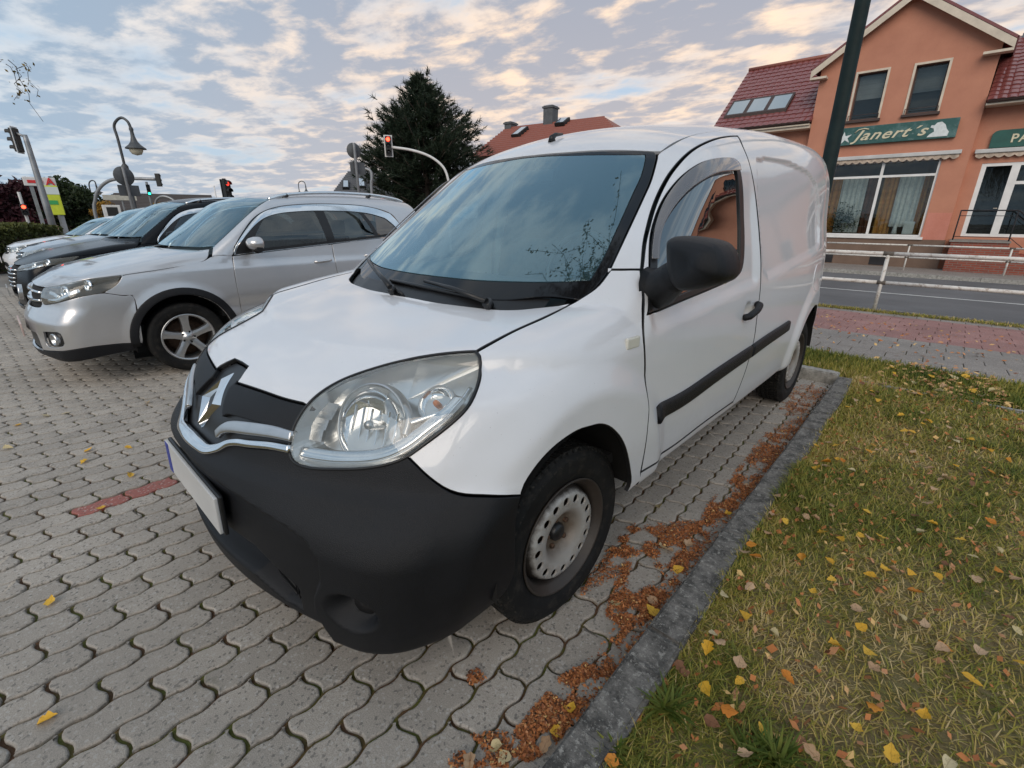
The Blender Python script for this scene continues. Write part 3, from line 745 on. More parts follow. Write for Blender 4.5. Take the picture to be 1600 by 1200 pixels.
# three roof lights in a row
def roof_pt(s, t, lift): return (s, -.20+t*3.8, EAVE+.02+t*(rz_l-EAVE-.02)+lift)
tA = .17; tB = .42; sa = [hs(1131, 188, .5)[0], hs(1228, 177, .5)[0]]
sp = (sa[1]-sa[0])/3
for k in range(3):
    a = sa[0]+k*sp+.05; b = a+sp-.10; fr = MB(); q = (rz_l-EAVE)/3.8
    V = [roof_pt(s, t, l) for l in (.02, .14) for s, t in ((a-.05, tA), (b+.05, tA), (b+.05, tB), (a-.05, tB))]
    fr.add(V, [(0, 1, 5, 4), (1, 2, 6, 5), (2, 3, 7, 6), (3, 0, 4, 7)])
    for s0, s1, t0, t1 in ((a-.05, b+.05, tA, tA+.02), (a-.05, b+.05, tB-.02, tB), (a-.05, a+.03, tA+.02, tB-.02), (b-.03, b+.05, tA+.02, tB-.02)): fr.add([roof_pt(s, t, .142) for s, t in ((s0, t0), (s1, t0), (s1, t1), (s0, t1))], [(0, 1, 2, 3)])
    f = fr.build('roof_window', MAT['darkwood'], house); pn = MB(); pn.add([roof_pt(s, t, .132) for s, t in ((a+.02, tA+.015), (b-.02, tA+.015), (b-.02, tB-.015), (a+.02, tB-.015))], [(0, 1, 2, 3)]); pn.build('pane', mat('roof_pane', (.25, .30, .33), .08, coat=1.0), f)
# right wing
rw_e = hs(1560, 155, -.3)[1]; RWR = 15.0; rw_r = rw_e+2.6
mb = MB(); DR = (-.03, .62-BZ, 3.05, 3.04-BZ)
wall('wing_wall', [(SR, 0), (RWR, 0), (RWR, rw_e-.12), (SR, rw_e-.12)], .28, .55, MAT['orange'], [DR, (4.2, 1.6, 5.4, 3.2), (7.4, 1.6, 8.6, 3.2)])
tiles('roof', SR+.02, RWR, (-.30, rw_e), (3.6, rw_r), MAT['tile'], house)
mb = MB(); mb.box((SR+.02, -.36, rw_e-.15), (RWR, .28, rw_e-.09)); mb.build('eave_soffit', MAT['cream'], house); gutter(SR+.05, RWR, -.40, rw_e-.02)
mb = MB(); mb.box((SR+.03, -.05, rw_e), (SR+.26, 3.6, rw_e+.18)); mb.build('valley_flashing', MAT['darkwood'], house)
mb = MB(); mb.box((SR+.4, 3.4, rw_r-.2), (RWR, 9.0, rw_r+.05)); mb.build('flat_roof', mat('lead_roof', (.10, .12, .145), .5, var=.15), house)
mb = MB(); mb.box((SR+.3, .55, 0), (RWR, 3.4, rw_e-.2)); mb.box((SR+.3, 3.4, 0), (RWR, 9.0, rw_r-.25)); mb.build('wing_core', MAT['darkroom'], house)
for s0 in (4.2, 7.4):
    f = MB(); f.box((s0, .40, 1.6), (s0+1.2, .44, 3.2)); w__ = f.build('window', MAT['wglass'], house); f = MB()
    for a, b, c, d in ((s0, 1.6, s0+.08, 3.2), (s0+1.12, 1.6, s0+1.2, 3.2), (s0+.08, 1.6, s0+1.12, 1.68), (s0+.08, 3.12, s0+1.12, 3.2)): f.box((a, .36, b), (c, .46, d))
    f.build('frame', MAT['wframe'], w__)
g0, g1 = 5.2, 14.0; wall('front_wall', [(g0, 0), (g1, 0), (g1, EV), ((g0+g1)/2, AP[1]+1.6), (g0, EV)], .02, .27, MAT['orange'], [(6.2, 4.80-BZ, 7.1, 6.35-BZ), (8.3, 4.80-BZ, 9.2, 6.35-BZ), (6.0, 1.3, 9.3, 3.6)])
for q in ((6.2, 4.80-BZ, 7.1, 6.35-BZ), (8.3, 4.80-BZ, 9.2, 6.35-BZ), (6.0, 1.3, 9.3, 3.6)): m_ = MB(); m_.box((q[0], .12, q[1]), (q[2], .16, q[3])); m_.build('window', MAT['wglass'], house)
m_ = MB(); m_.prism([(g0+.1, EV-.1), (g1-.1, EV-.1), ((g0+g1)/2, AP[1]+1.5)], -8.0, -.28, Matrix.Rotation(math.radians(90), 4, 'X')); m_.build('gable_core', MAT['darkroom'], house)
for s_, e_ in (((g0-.3, EV-.15), ((g0+g1)/2, AP[1]+1.72)), ((g1+.3, EV-.15), ((g0+g1)/2, AP[1]+1.72))):
    m_ = MB(); V = [(p[0], d, p[1]+h) for d in (-.35, 8.2) for p in (s_, e_) for h in (0, .14)]; m_.add(V, [(0, 1, 3, 2), (4, 6, 7, 5), (0, 2, 6, 4), (1, 5, 7, 3), (0, 4, 5, 1), (2, 3, 7, 6)]); m_.build('roof', MAT['tile'], house)
# upper windows with stone surround, blind and sill
for k, (a, b, c, d) in enumerate((W1, W2)):
    sf = MB()
    for q in ((a-.07, b, a, d+.07), (c, b, c+.07, d+.07), (a, d, c, d+.07)): sf.box((q[0], -.025, q[1]), (q[2], .05, q[3]))
    w_o = sf.build('window', MAT['cream'], house)
    pn = MB(); pn.box((a, .20, b), (c, .215, d)); pn.build('pane', MAT['wglass'], w_o)
    fr = MB()
    for q in ((a, b, a+.05, d), (c-.05, b, c, d), (a+.05, b, c-.05, b+.05), (a+.05, d-.05, c-.05, d)): fr.box((q[0], .17, q[1]), (q[2], .23, q[3]))
    fr.build('frame', MAT['darkwood'], w_o)
    bl = MB(); hb = .46*(d-b)
    for i in range(10): bl.box((a+.05, .26+.004*(i % 2), b+hb+i*(d-b-hb)/10), (c-.05, .27+.004*(i % 2), b+hb+(i+1)*(d-b-hb)/10-.004))
    bl.build('blind', mat('grey_blind', (.30, .30, .31) if k == 0 else (.14, .145, .155), .8, var=.2, vscale=2), w_o)
    si = MB(); si.box((a-.10, -.12, b-.10), (c+.10, .0, b-.02)); si.build('sill', MAT['darkwood'], w_o)
    gr = MB(); gr.tube([(a-.02, -.10, b+.0), (a-.02, -.10, b+.16)], .012, 6); gr.tube([(c+.02, -.10, b), (c+.02, -.10, b+.16)], .012, 6); gr.tube([(a-.02, -.10, b+.15), (c+.02, -.10, b+.15)], .010, 6); gr.build('flower_rail', MAT['darkwood'], w_o)
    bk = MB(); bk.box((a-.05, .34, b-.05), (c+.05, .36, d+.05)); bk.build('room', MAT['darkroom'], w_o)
# shop window with frame bars, curtains, plants
a, b, c, d = SW; md = -2.82; tz = 2.74-BZ
fr = MB()
for q in ((a, b, a+.07, d), (c-.07, b, c, d), (a+.07, b, c-.07, b+.07), (a+.07, d-.06, c-.07, d), (md-.045, b+.07, md+.045, d-.06)): fr.box((q[0], .06, q[1]), (q[2], .15, q[3]))
for s0, s1 in ((a+.07, md-.045), (md+.045, c-.07)): fr.box((s0, .065, tz-.04), (s1, .145, tz+.04))
shop = fr.build('shop_window', MAT['wframe'], house)
for s0, s1, z0, z1 in ((a+.07, md-.045, b+.07, tz-.04), (md+.045, c-.07, b+.07, tz-.04), (a+.07, md-.045, tz+.04, d-.06), (md+.045, c-.07, tz+.04, d-.06)):
    pn = MB(); pn.box((s0, .10, z0), (s1, .108, z1)); pn.build('pane', MAT['wglass'], shop)
sl_ = MB(); sl_.box((a-.08, -.09, b-.09), (c+.08, .06, b)); sl_.build('sill', MAT['wframe'], shop)
rm = MB(); rm.box((a-.1, 1.6, b-.3), (c+.1, 1.62, d+.1)); rm.box((a-.1, .33, b-.32), (c+.1, 1.6, b-.30)); rm.build('room', mat('ochre_room', (.34, .19, .075), .8, var=.4, vscale=1.2), shop)
def curtain(s0, s1, z0, z1, dd, mt):
    n = 60; ss = np.linspace(s0, s1, n); w = .05*np.sin(ss*38)+.02*np.sin(ss*91+1); mb = MB()
    V = [(s, dd+w_*(1 if z == z0 else .6), z) for z in (z0, z1) for s, w_ in zip(ss, w)]; mb.add(V, [(i, i+1, n+i+1, n+i) for i in range(n-1)], True); return mb.build('curtain', mt, shop)
cm = mat('net_curtain', (.78, .79, .77), .9, var=.15, vscale=9); oc = mat('ochre_curtain', (.62, .30, .075), .9, var=.25, vscale=6); rc = mat('brown_curtain', (.20, .075, .04), .9, var=.25, vscale=6)
curtain(-4.1, -3.25, b+.1, tz, .55, cm); curtain(-2.25, -1.50, b+.35, tz, .55, cm); curtain(-2.75, -2.2, b+.05, tz, .62, oc); curtain(-1.56, -1.2, b+.05, tz, .62, oc); curtain(-3.25, -2.95, b+.05, tz, .62, rc); curtain(-4.5, -4.1, b+.05, tz, .62, oc)
pt = MB()
for i in range(420):
    q = rng.normal(0, 1, 3)*[.25, .10, .27]+[-3.75, .34, b+.62]; u_ = rng.normal(0, .055, (3, 3)); pt.add([q, q+u_[0], q+u_[1]], [(0, 1, 2)])
pt.build('window_plant', mat('plant_green', (.03, .05, .02), .7, var=.4, vscale=9), shop)
vs_ = MB(); vs_.lathe([(.0, 0), (.10, 0), (.07, .15), (.035, .45), (.028, .62), (0, .62)], 16, Matrix.Translation((-2.0, .34, b+.07))); vs_.box((-1.75, .25, b+.08), (-1.42, .45, b+.55), bev=.03); vs_.build('window_vase', cm, shop)
tb_ = MB(); tb_.box((a+.1, .20, b+.02), (c-.1, .50, b+.07)); tb_.build('window_shelf', MAT['darkwood'], shop)
# awnings with scalloped valance
def awning(s0, s1, z, dd):
    cs = MB(); cs.box((s0, dd-.16, z-.13), (s1, dd, z), bev=.02); aw = cs.build('awning', mat('awning_case', (.50, .50, .49), .5, var=.15, vscale=2), house)
    n = int((s1-s0)/.24); k = 8; V = []; F = []
    for j in range(n*k+1):
        s = s0+.04+(s1-s0-.08)*j/(n*k); dr = .10+.07*abs(math.sin(math.pi*j/k)); w_ = .02*math.sin(2*math.pi*j/k)
        V += [(s, dd-.10, z-.12), (s, dd-.13+w_, z-.12-dr)]
        if j: F.append((2*j-2, 2*j, 2*j+1, 2*j-1))
    vb = MB(); vb.add(V, F, True); vb.build('valance', mat('awning_cloth', (.42, .34, .27), .9, var=.3, vscale=6), aw)
awning(-5.06, -.66, 3.50-BZ, 0); awning(-.32, 3.2, 3.49-BZ, .28)
# signs
def text_mesh(txt, size, shear=0.0, ext=.012, spacing=1.0):
    cu = bpy.data.curves.new('lettering', 'FONT'); cu.body = txt; cu.size = size; cu.shear = shear; cu.extrude = ext; cu.align_x = 'CENTER'; cu.align_y = 'CENTER'; cu.space_character = spacing; cu.resolution_u = 4; cu.offset = .007
    o = bpy.data.objects.new('tmp', cu); COL.objects.link(o); dg = bpy.context.evaluated_depsgraph_get(); me = bpy.data.meshes.new_from_object(o.evaluated_get(dg)); bpy.data.objects.remove(o); me.name = 'lettering'; return me
def sign_mat():
    m, t = new_mat('weathered_green_sign'); g = t.n('ShaderNodeTexCoord').outputs['Object']
    c = t.mix(t.ramp(t.noise(g, 3.2, 8, .7), [(.48, 0), (.66, .75)]), (.018, .085, .078), (.10, .19, .185)); c = t.mix(t.ramp(t.noise(g, 9, 6, .7), [(.60, 0), (.7, .7)]), c, (.26, .33, .32))
    return finish(m, t, t.n('ShaderNodeBsdfPrincipled', {'Base Color': c, 'Roughness': .5}).outputs[0])
MAT['letter'] = mat('cream_lettering', (.62, .56, .40), .6, var=.1)
sg_ = thing('shop_sign', 'long weathered green sign with the script name above the shop window', 'sign', (*(BO+BD*-2.9+BN*-.02), BZ+4.22-BZ), BTH)
mb = MB(); mb.box((-1.95, -.12, -.31), (1.95, 0, .31), bev=.012); mb.build('board', sign_mat(), sg_)
RX = Matrix.Rotation(math.radians(90), 4, 'X')
lt = link('lettering', text_mesh("Janert\u00b4s", .54, .45, .012, 1.12), MAT['letter'], sg_, (.02, -.128, -.02), (math.radians(90), 0, 0)); lt.scale = (1.12, .9, 1)
sw_ = MB(); sw_.tube([(-1.05, -.135, .10), (-.95, -.135, .20), (-.78, -.135, .23), (-.62, -.135, .19)], .020, 6); sw_.build('swash', MAT['letter'], sg_)
bird = [(1.16, -.25), (1.72, -.25), (1.74, -.12), (1.66, -.02), (1.60, .12), (1.48, .22), (1.36, .20), (1.30, .12), (1.22, .13), (1.20, .06), (1.30, .02), (1.33, -.08), (1.22, -.16)]
sw = mat('sign_white', (.62, .66, .66), .6, var=.15); mb = MB(); mb.prism(bird, .122, .130, RX); mb.build('white_silhouette', sw, sg_); mb = MB(); mb.prism([(-1.62, -.18), (-1.50, -.05), (-1.56, .02), (-1.44, .02), (-1.40, .18), (-1.34, .02), (-1.14, .06), (-1.26, -.06), (-1.18, -.22), (-1.34, -.12), (-1.46, -.26), (-1.46, -.12)], .122, .130, RX); mb.build('white_silhouette', sw, sg_)
s2 = thing('shop_sign', 'dark green arched sign with cream capitals above the shop door', 'sign', (*(BO+BD*1.6+BN*.27), 3.78), BTH)
mb = MB(); ar = [(-1.6, -.27), (1.6, -.27), (1.6, .20)]+[(1.6-.05-.0*k, .27) for k in range(1)]+[(-1.45, .27), (-1.54, .24), (-1.6, .16)]; mb.prism(ar, .02, .10, RX); mb.build('board', mat('green_sign', (.012, .085, .068), .45, var=.2, vscale=4), s2)
link('lettering', text_mesh("PAR", .36, 0, .010, 1.1), MAT['letter'], s2, (-.78, -.108, -.02), (math.radians(90), 0, 0))
# entrance: door leaf, side lights, brick steps, railing
a, b, c, d = DR; fr = MB()
for q in ((a, b, a+.13, d), (.74, b, .95, d), (a+.13, d-.10, .74, d), (.95, d-.10, c, d), (c-.12, b, c, d-.10), (.95, b, c-.12, b+.10), (.95, b+1.72, c-.12, b+1.82), (1.9, b+.10, 2.0, b+1.72)): fr.box((q[0], .30, q[1]), (q[2], .42, q[3]))
for q in ((a+.13, b, .74, b+.09),): fr.box((q[0], .31, q[1]), (q[2], .41, q[3]))
dr = fr.build('shop_door', MAT['wframe'], house)
for s0, s1, z0, z1 in ((a+.13, .74, b+.09, d-.10), (.95, 1.9, b+.10, b+1.72), (2.0, c-.12, b+.10, b+1.72), (.95, c-.12, b+1.82, d-.10)):
    pn = MB(); pn.box((s0, .35, z0), (s1, .36, z1)); pn.build('pane', MAT['wglass'], dr)
hd_ = MB(); hd_.tube([(.70, .28, b+.95), (.70, .25, b+.95), (.60, .25, b+.95)], .014, 6); hd_.build('door_handle', MAT['satin'] if 'satin' in MAT else MAT['cream'], dr)
def brick_mat():
    m, t = new_mat('red_brick'); g = t.n('ShaderNodeTexCoord').outputs['Object']; mp_ = t.n('ShaderNodeMapping', {'Vector': g, 'Rotation': (math.radians(90), 0, 0)}).outputs[0]
    bt = t.n('ShaderNodeTexBrick', {'Vector': mp_, 'Color1': (.30, .075, .045, 1), 'Color2': (.21, .05, .033, 1), 'Mortar': (.20, .155, .13, 1), 'Scale': 1.0, 'Mortar Size': .010, 'Brick Width': .24, 'Row Height': .075})
    return finish(m, t, t.n('ShaderNodeBsdfPrincipled', {'Base Color': bt.outputs['Color'], 'Roughness': .85, 'Normal': t.n('ShaderNodeBump', {'Strength': .5, 'Distance': .008, 'Height': t.math('SUBTRACT', 1.0, bt.outputs['Fac'])}).outputs[0]}).outputs[0])
stp = MB(); stp.box((-.22, -1.0, 0), (1.25, .28, .40-BZ+.06)); st_ = stp.build('entrance_steps', brick_mat(), house)
ld = MB(); ld.box((-.27, -1.05, .46-BZ+.0), (1.27, .28, .52-BZ)); ld.build('landing_slab', mat('landing', (.22, .20, .18), .8, var=.2), st_)
for k in range(5):
    tr = MB(); tr.box((1.25+k*.28, -1.0, 0), (1.25+(k+1)*.28, .28, .92-k*.18)); tr.build('step', st_.data.materials[0], st_)
rl = MB(); zt_ = .52-BZ
for s_ in (-.20, 1.20): rl.tube([(s_, -.98, zt_), (s_, -.98, zt_+.98)], .020, 8)
rl.tube([(-.20, -.98, zt_+.97), (1.20, -.98, zt_+.97), (2.6, -.98, .95)], .022, 8); rl.tube([(-.20, -.98, zt_+.80), (1.20, -.98, zt_+.80), (2.6, -.98, .78)], .012, 6); rl.tube([(-.20, -.98, zt_+.12), (1.20, -.98, zt_+.12), (2.6, -.98, .10)], .012, 6)
rl.tube([(2.6, -.98, 0), (2.6, -.98, .97)], .020, 8); rl.build('hand_rail', MAT['darkroom'], house)
# white tube railings on both sides of the road
MAT['railwhite'] = mat('railing_paint', (.62, .60, .56), .5, var=.18, vscale=6, dirt=(.22, .15, .10))
MAT['railjoint'] = mat('railing_joint', (.10, .085, .07), .7, var=.3, vscale=20)
def railing(label, post_px, y_plane, up_px, lo_px, spacing, n0, n1, r=.028):
    pb = at_y(*post_px, y_plane); zu = at_y(*up_px, y_plane)[2]; zl_ = at_y(*lo_px, y_plane)[2]; z0 = pb[2]-.05
    rt = thing('railing', label, 'railing', (pb[0], y_plane, z0), RA)
    for k in range(n0, n1):
        p = MB(); p.tube([(k*spacing, 0, 0), (k*spacing, 0, zu-z0)], r*.95, 10); po = p.build('post', MAT['railwhite'], rt)
        jb = MB(); jb.tube([(k*spacing-.07, 0, zu-z0), (k*spacing+.07, 0, zu-z0)], r*1.15, 10); jb.build('joint', MAT['railjoint'], po); jb = MB(); jb.tube([(k*spacing-.06, 0, zl_-z0), (k*spacing+.06, 0, zl_-z0)], r*1.2, 10); jb.build('joint', MAT['railjoint'], po)
        if k < n1-1:
            for z_ in (zu, zl_): q = MB(); q.tube([(k*spacing+.03, 0, z_-z0), ((k+1)*spacing-.03, 0, z_-z0)], r, 12); q.build('rail', MAT['railwhite'], rt)
railing('white tubular railing along the near edge of the road beside the red footway', (1365, 486), P_end+.02, (1380, 396), (1372, 441), 2.6, -3, 4, .032)
yf2 = at_g(1410, 426)[1]
railing('white tubular railing across the road before the orange house', (1410, 426), yf2, (1419, 383), (1415, 402), 2.55, -4, 5, .026)
# dark green lamp post behind the van
lp0 = at_d(1312, 175, 5.6); lpt = thing('lamp_post', 'tall dark green lamp post rising behind the rear of the white van', 'lamp post', (lp0[0], lp0[1], 0))
mb = MB(); mb.lathe([(.0, 0), (.10, 0), (.10, .05), (.085, .06), (.082, .9), (.078, .95), (.064, 1.0), (.054, 4.0), (.045, 8.0)], 24); mb.build('pole', mat('green_paint', (.009, .020, .020), .65, var=.3, vscale=8, spec=.25), lpt)
mb = MB(); mb.tube([(0, 0, 7.9), (0, 0, 8.3), (.2, -.2, 8.6), (.7, -.7, 8.7)], [.05, .05, .045, .04], 12); mb.build('arm', MAT['darkroom'], lpt)
mb = MB(); mb.lathe([(0, .12), (.08, .10), (.25, -.02), (.24, -.05), (0, -.05)], 20, Matrix.Translation((.75, -.75, 8.62))); mb.build('lamp_head', MAT['darkroom'], lpt)
# ------------------------------------------------------------------ street furniture and what stands beyond the car park
FZ = -.60                                     # level of the junction beyond the cars
MAT['galv'] = mat('galvanised_steel', (.28, .29, .30), .5, .6, var=.2, vscale=4)
MAT['signback'] = mat('sign_back_grey', (.10, .105, .11), .6, .3, var=.2, vscale=5)
MAT['lampiron'] = mat('lamp_iron', (.07, .075, .08), .5, .3, var=.2)
MAT['sigblack'] = mat('signal_black', (.012, .013, .013), .6)
MAT['sigwhite'] = mat('signal_white_border', (.62, .62, .61), .6, var=.1)
MAT['globe'] = mat('lamp_globe', (.62, .56, .42), .25, coat=.6)
def emit(name, c, s): return mat(name, tuple(x*.5 for x in c), .4, emit=c, estr=s)
MAT['redlight'] = emit('lit_red_signal', (1.0, .045, .02), 5.0); MAT['greenlight'] = emit('lit_green_signal', (.03, 1.0, .55), 2.6)
MAT['deadlens'] = mat('unlit_lens', (.02, .02, .02), .2)
def facing(P): return math.atan2(CAM_O[1]-P[1], CAM_O[0]-P[0])       # azimuth towards the camera
def signal_head(parent, loc, yaw, n=3, lit=None, litm=None, sc=.55, border=None):
    """signal box whose lenses look along +x turned by yaw; sc scales a 0.9 m head"""
    M_ = Matrix.Rotation(yaw, 4, 'Z') @ Matrix.Scale(sc, 4); h = .30; H = n*h
    b = MB(); b.box((-.10, -.15, -H/2), (.10, .15, H/2), M_, .02); o = b.build('signal_head', MAT['sigblack'], parent, loc)
    if border is not None:
        q = MB(); q.box((-.03, -.21, -H/2-.06), (-.01, .21, H/2+.06), M_); q.build('backing_board', border, o)
    for k in range(n):
        z = H/2-h*(k+.5); l = MB(); l.lathe([(0, .012), (.06, .010), (.095, 0)], 20, M_ @ Matrix.Translation((.104, 0, z)) @ Matrix.Rotation(math.radians(90), 4, 'Y')); l.build('signal_lens', litm if k == lit else MAT['deadlens'], o)
        v = MB(); a = np.linspace(math.radians(-20), math.radians(200), 12); V = [M_ @ Vector((x, .115*math.cos(t), z+.115*math.sin(t))) for x in (.10, .26) for t in a]; v.add(V, [(i, i+1, 13+i, 12+i) for i in range(11)], True); v.build('visor', MAT['sigblack'], o)
    return o
def dpt(u, v, D): return at_d(u, v, D)
def on_plane(u, v, B):                       # photo pixel on the upright plane through B that faces the camera
    n = CAM_FWD[:2]/np.linalg.norm(CAM_FWD[:2]); d = pray(u, v); return CAM_O+d*(((np.asarray(B)[:2]-CAM_O[:2])@n)/(d[:2]@n))
def base(P): return (P[0], P[1], FZ)
# swan-neck street lamp
def swan_lamp(label, u0, v0, D, pts, bell, scale=1.0, group=None):
    B = dpt(u0, v0, D); t = thing('street_lamp', label, 'street lamp', base(B), 0, group); rel = lambda P: np.array(P)-np.array(base(B))
    # the arm lies in the plane facing the camera
    r = np.array([CAM_R[0], CAM_R[1]]); r /= np.linalg.norm(r)
    def q(u, v):
        P = on_plane(u, v, B); s = (P[:2]-B[:2])@r; return np.array([r[0]*s, r[1]*s, P[2]-FZ])
    C = [np.array([0, 0, q(*pts[0])[2]])]+[q(*p) for p in pts[1:]]
    C[1][:2] *= .0
    mb = MB(); mb.lathe([(0, 0), (.11*scale, 0), (.11*scale, .8), (.07*scale, .9), (.055*scale, C[1][2])], 14); mb.build('pole', MAT['lampiron'], t)
    mb = MB(); mb.lathe([(.06*scale, -.10), (.10*scale, -.05), (.10*scale, .05), (.05*scale, .12)], 14, Matrix.Translation((0, 0, C[1][2]))); mb.build('collar', MAT['lampiron'], t)
    off = C[2]-np.array([0, 0, C[2][2]]); arm = [np.array([0, 0, C[1][2]])]+[c-off*.9 for c in C[2:]]
    mb = MB(); mb.tube(crom(arm, 8), .042*scale, 8); mb.build('arm', MAT['lampiron'], t)
    e = arm[-1]; k = scale
    mb = MB(); mb.lathe([(.05*k, .02), (.065*k, -.04), (.05*k, -.10), (.06*k, -.25), (.10*k, -.40), (.17*k, -.50), (.29*k, -.60), (.30*k, -.63), (.24*k, -.64), (.21*k, -.62)], 24, Matrix.Translation(e)); mb.build('lamp_shade', MAT['lampiron'], t)
    mb = MB(); mb.lathe([(.20*k, -.62), (.19*k, -.70), (.135*k, -.79), (0, -.83)], 20, Matrix.Translation(e)); mb.build('lamp_globe', MAT['globe'], t); return t
swan_lamp('swan neck street lamp with a bell shade above the round sign', 205, 300, 22, [(212, 345), (203, 262), (183, 218), (177, 198), (181, 188), (189, 184), (198, 190), (203, 200)], None)
swan_lamp('tiny swan neck lamp far beyond the mast arm with signals', 150, 330, 62, [(150, 340), (147, 305), (142, 290), (143, 284), (147, 282), (151, 284), (153, 290)], None, 1.3)
swan_lamp('tiny swan neck lamp showing above the roof of the silver suv', 468, 300, 62, [(468, 330), (466, 300), (464, 292), (464, 286), (468, 283), (473, 285), (475, 291)], None, 1.1)
# round sign with plates below, seen from behind
def sign_back(label, u, v_disc, r_px, D, plates, extra=None, pole_r=.04):
    P = dpt(u, v_disc, D); t = thing('traffic_sign', label, 'sign', base(P)); yaw = facing(P); M_ = Matrix.Rotation(yaw+.35, 4, 'Z'); k = ((P-CAM_O)@CAM_FWD)/CAM_F*.92
    mb = MB(); mb.lathe([(0, 0), (pole_r, 0), (pole_r, P[2]-FZ+r_px*k)], 12); mb.build('pole', MAT['galv'], t)
    mb = MB(); mb.lathe([(0, .012), (r_px*k, .012), (r_px*k+.012, 0), (r_px*k, -.012), (0, -.012)], 36, Matrix.Translation((0, 0, P[2]-FZ)) @ M_ @ Matrix.Translation((-.065, 0, 0)) @ Matrix.Rotation(math.radians(90), 4, 'Y')); mb.build('sign_plate', MAT['signback'], t)
    for (u0, v0, u1, v1) in plates:
        z0 = dpt(u, v1, D)[2]-FZ; z1 = dpt(u, v0, D)[2]-FZ; mb = MB(); mb.box((-.075, (u0-u)*k, z0), (-.055, (u1-u)*k, z1), M_, .004); mb.build('sign_plate', MAT['signback'], t)
    return t
sign_back('dark round sign back over a rectangular plate below the swan neck lamp', 195, 275, 14.5, 19, [(182, 289, 213, 306)])
sb_ = sign_back('grey round sign back over a small plate before the dark conifer', 554, 235, 11.5, 15, [(545, 253, 571, 272)])
# direction board on the same corner
P = dpt(190, 309, 24); t = thing('street_name_sign', 'pale narrow street name board under the dark sign plates', 'sign', base(P)); mb = MB(); mb.lathe([(0, 0), (.035, 0), (.035, P[2]-FZ+.2)], 10); mb.build('pole', MAT['galv'], t); mb = MB(); mb.box((-.02, -.55, P[2]-FZ-.09), (.02, .45, P[2]-FZ+.09), Matrix.Rotation(facing(P), 4, 'Z') @ Matrix.Translation((.05, 0, 0)), .004); mb.build('name_plate', mat('pale_board', (.45, .44, .38), .6, var=.15), t)
# signal on a mast at the left edge
P = dpt(80, 345, 18); t = thing('traffic_light', 'grey leaning signal mast at the far left with a white edged head on top', 'traffic light', base(P))
top = on_plane(41, 214, P)-np.array(base(P)); top[:2] *= .12; mb = MB(); mb.tube([(0, 0, 0), (0, 0, 2.2), top*[1, 1, .97], top+np.array([0, 0, .05])], [.085, .075, .055, .045], 14); mb.build('mast', MAT['galv'], t)
hd = dpt(27, 219, 18)-np.array(base(P)); hd = on_plane(27, 219, P)-np.array(base(P)); top_ = on_plane(41, 214, P)-np.array(base(P)); hd[:2] = top[:2]+(hd[:2]-top_[:2]); mb = MB(); mb.tube([tuple(top), tuple(hd+np.array([0, 0, .18]))], .03, 8); mb.build('bracket', MAT['galv'], t); signal_head(t, tuple(hd), facing(P)+math.radians(-118), 3, None, None, .60, MAT['sigwhite'])
# mast arm with a signal on the end
P = dpt(149, 330, 26); t = thing('traffic_light', 'grey mast with a long curved arm and a dark signal at its end', 'traffic light', base(P)); r2 = np.array([CAM_R[0], CAM_R[1]]); r2 /= np.linalg.norm(r2)
def arm_pts(B, D, pts):
    out = []
    for u, v in pts: Q = on_plane(u, v, B); s = (Q[:2]-B[:2])@r2; out.append((r2[0]*s, r2[1]*s, Q[2]-FZ))
    return out
C = arm_pts(P, 26, [(149, 335), (149, 312), (153, 298), (164, 286), (180, 280), (210, 279), (244, 280)]); C = [(0, 0, 0)]+C
mb = MB(); mb.tube(crom([np.array(c) for c in C], 6), .06, 10); mb.build('mast', MAT['galv'], t); e = C[-1]; signal_head(t, (e[0]+r2[0]*.08, e[1]+r2[1]*.08, e[2]-.03), facing(P)+math.radians(150), 3, None, None, .52)
P2 = P
# red pedestrian light far left
P = dpt(36, 322, 24); t = thing('traffic_light', 'pedestrian signal glowing red before the purple leaved tree', 'traffic light', base(P)); mb = MB(); mb.lathe([(0, 0), (.05, 0), (.045, dpt(30, 300, 24)[2]-FZ)], 10); mb.build('pole', MAT['sigwhite'], t); signal_head(t, (.12, .0, P[2]-FZ-.12), facing(P), 2, 0, MAT['redlight'], .60)
# green light
P = dpt(233, 303, 28); t = thing('traffic_light', 'traffic light glowing green before the long dark roofed building', 'traffic light', base(P)); mb = MB(); mb.lathe([(0, 0), (.06, 0), (.05, P[2]-FZ+.5)], 10); mb.build('pole', MAT['galv'], t); signal_head(t, (.10, 0, P[2]-FZ+.16), facing(P), 3, 2, MAT['greenlight'], .50)
C = arm_pts(P, 28, [(244, 345), (243, 318), (248, 309), (258, 307), (272, 314), (276, 330)]); mb = MB(); mb.tube(crom([np.array(c) for c in C], 5), .05, 8); mb.build('arm', MAT['galv'], t)
# red light with a dark board behind the silver suv
P = dpt(357, 320, 16); t = thing('traffic_light', 'dark traffic light with dim red lens rising behind the silver suv', 'traffic light', base(P)); zt = dpt(352, 279, 16)[2]-FZ; mb = MB(); mb.lathe([(0, 0), (.05, 0), (.045, zt)], 10); mb.build('pole', MAT['sigblack'], t)
yw = facing(P)+math.radians(38); bd = MB(); bd.box((-.045, -.10, zt-.60), (-.02, .10, zt-.02), Matrix.Rotation(yw, 4, 'Z')); bd.build('backing_board', MAT['sigblack'], t); signal_head(t, (.05*math.cos(yw), .05*math.sin(yw), zt-.31), yw, 3, 0, emit('dim_red_signal', (.9, .06, .04), .8), .60)
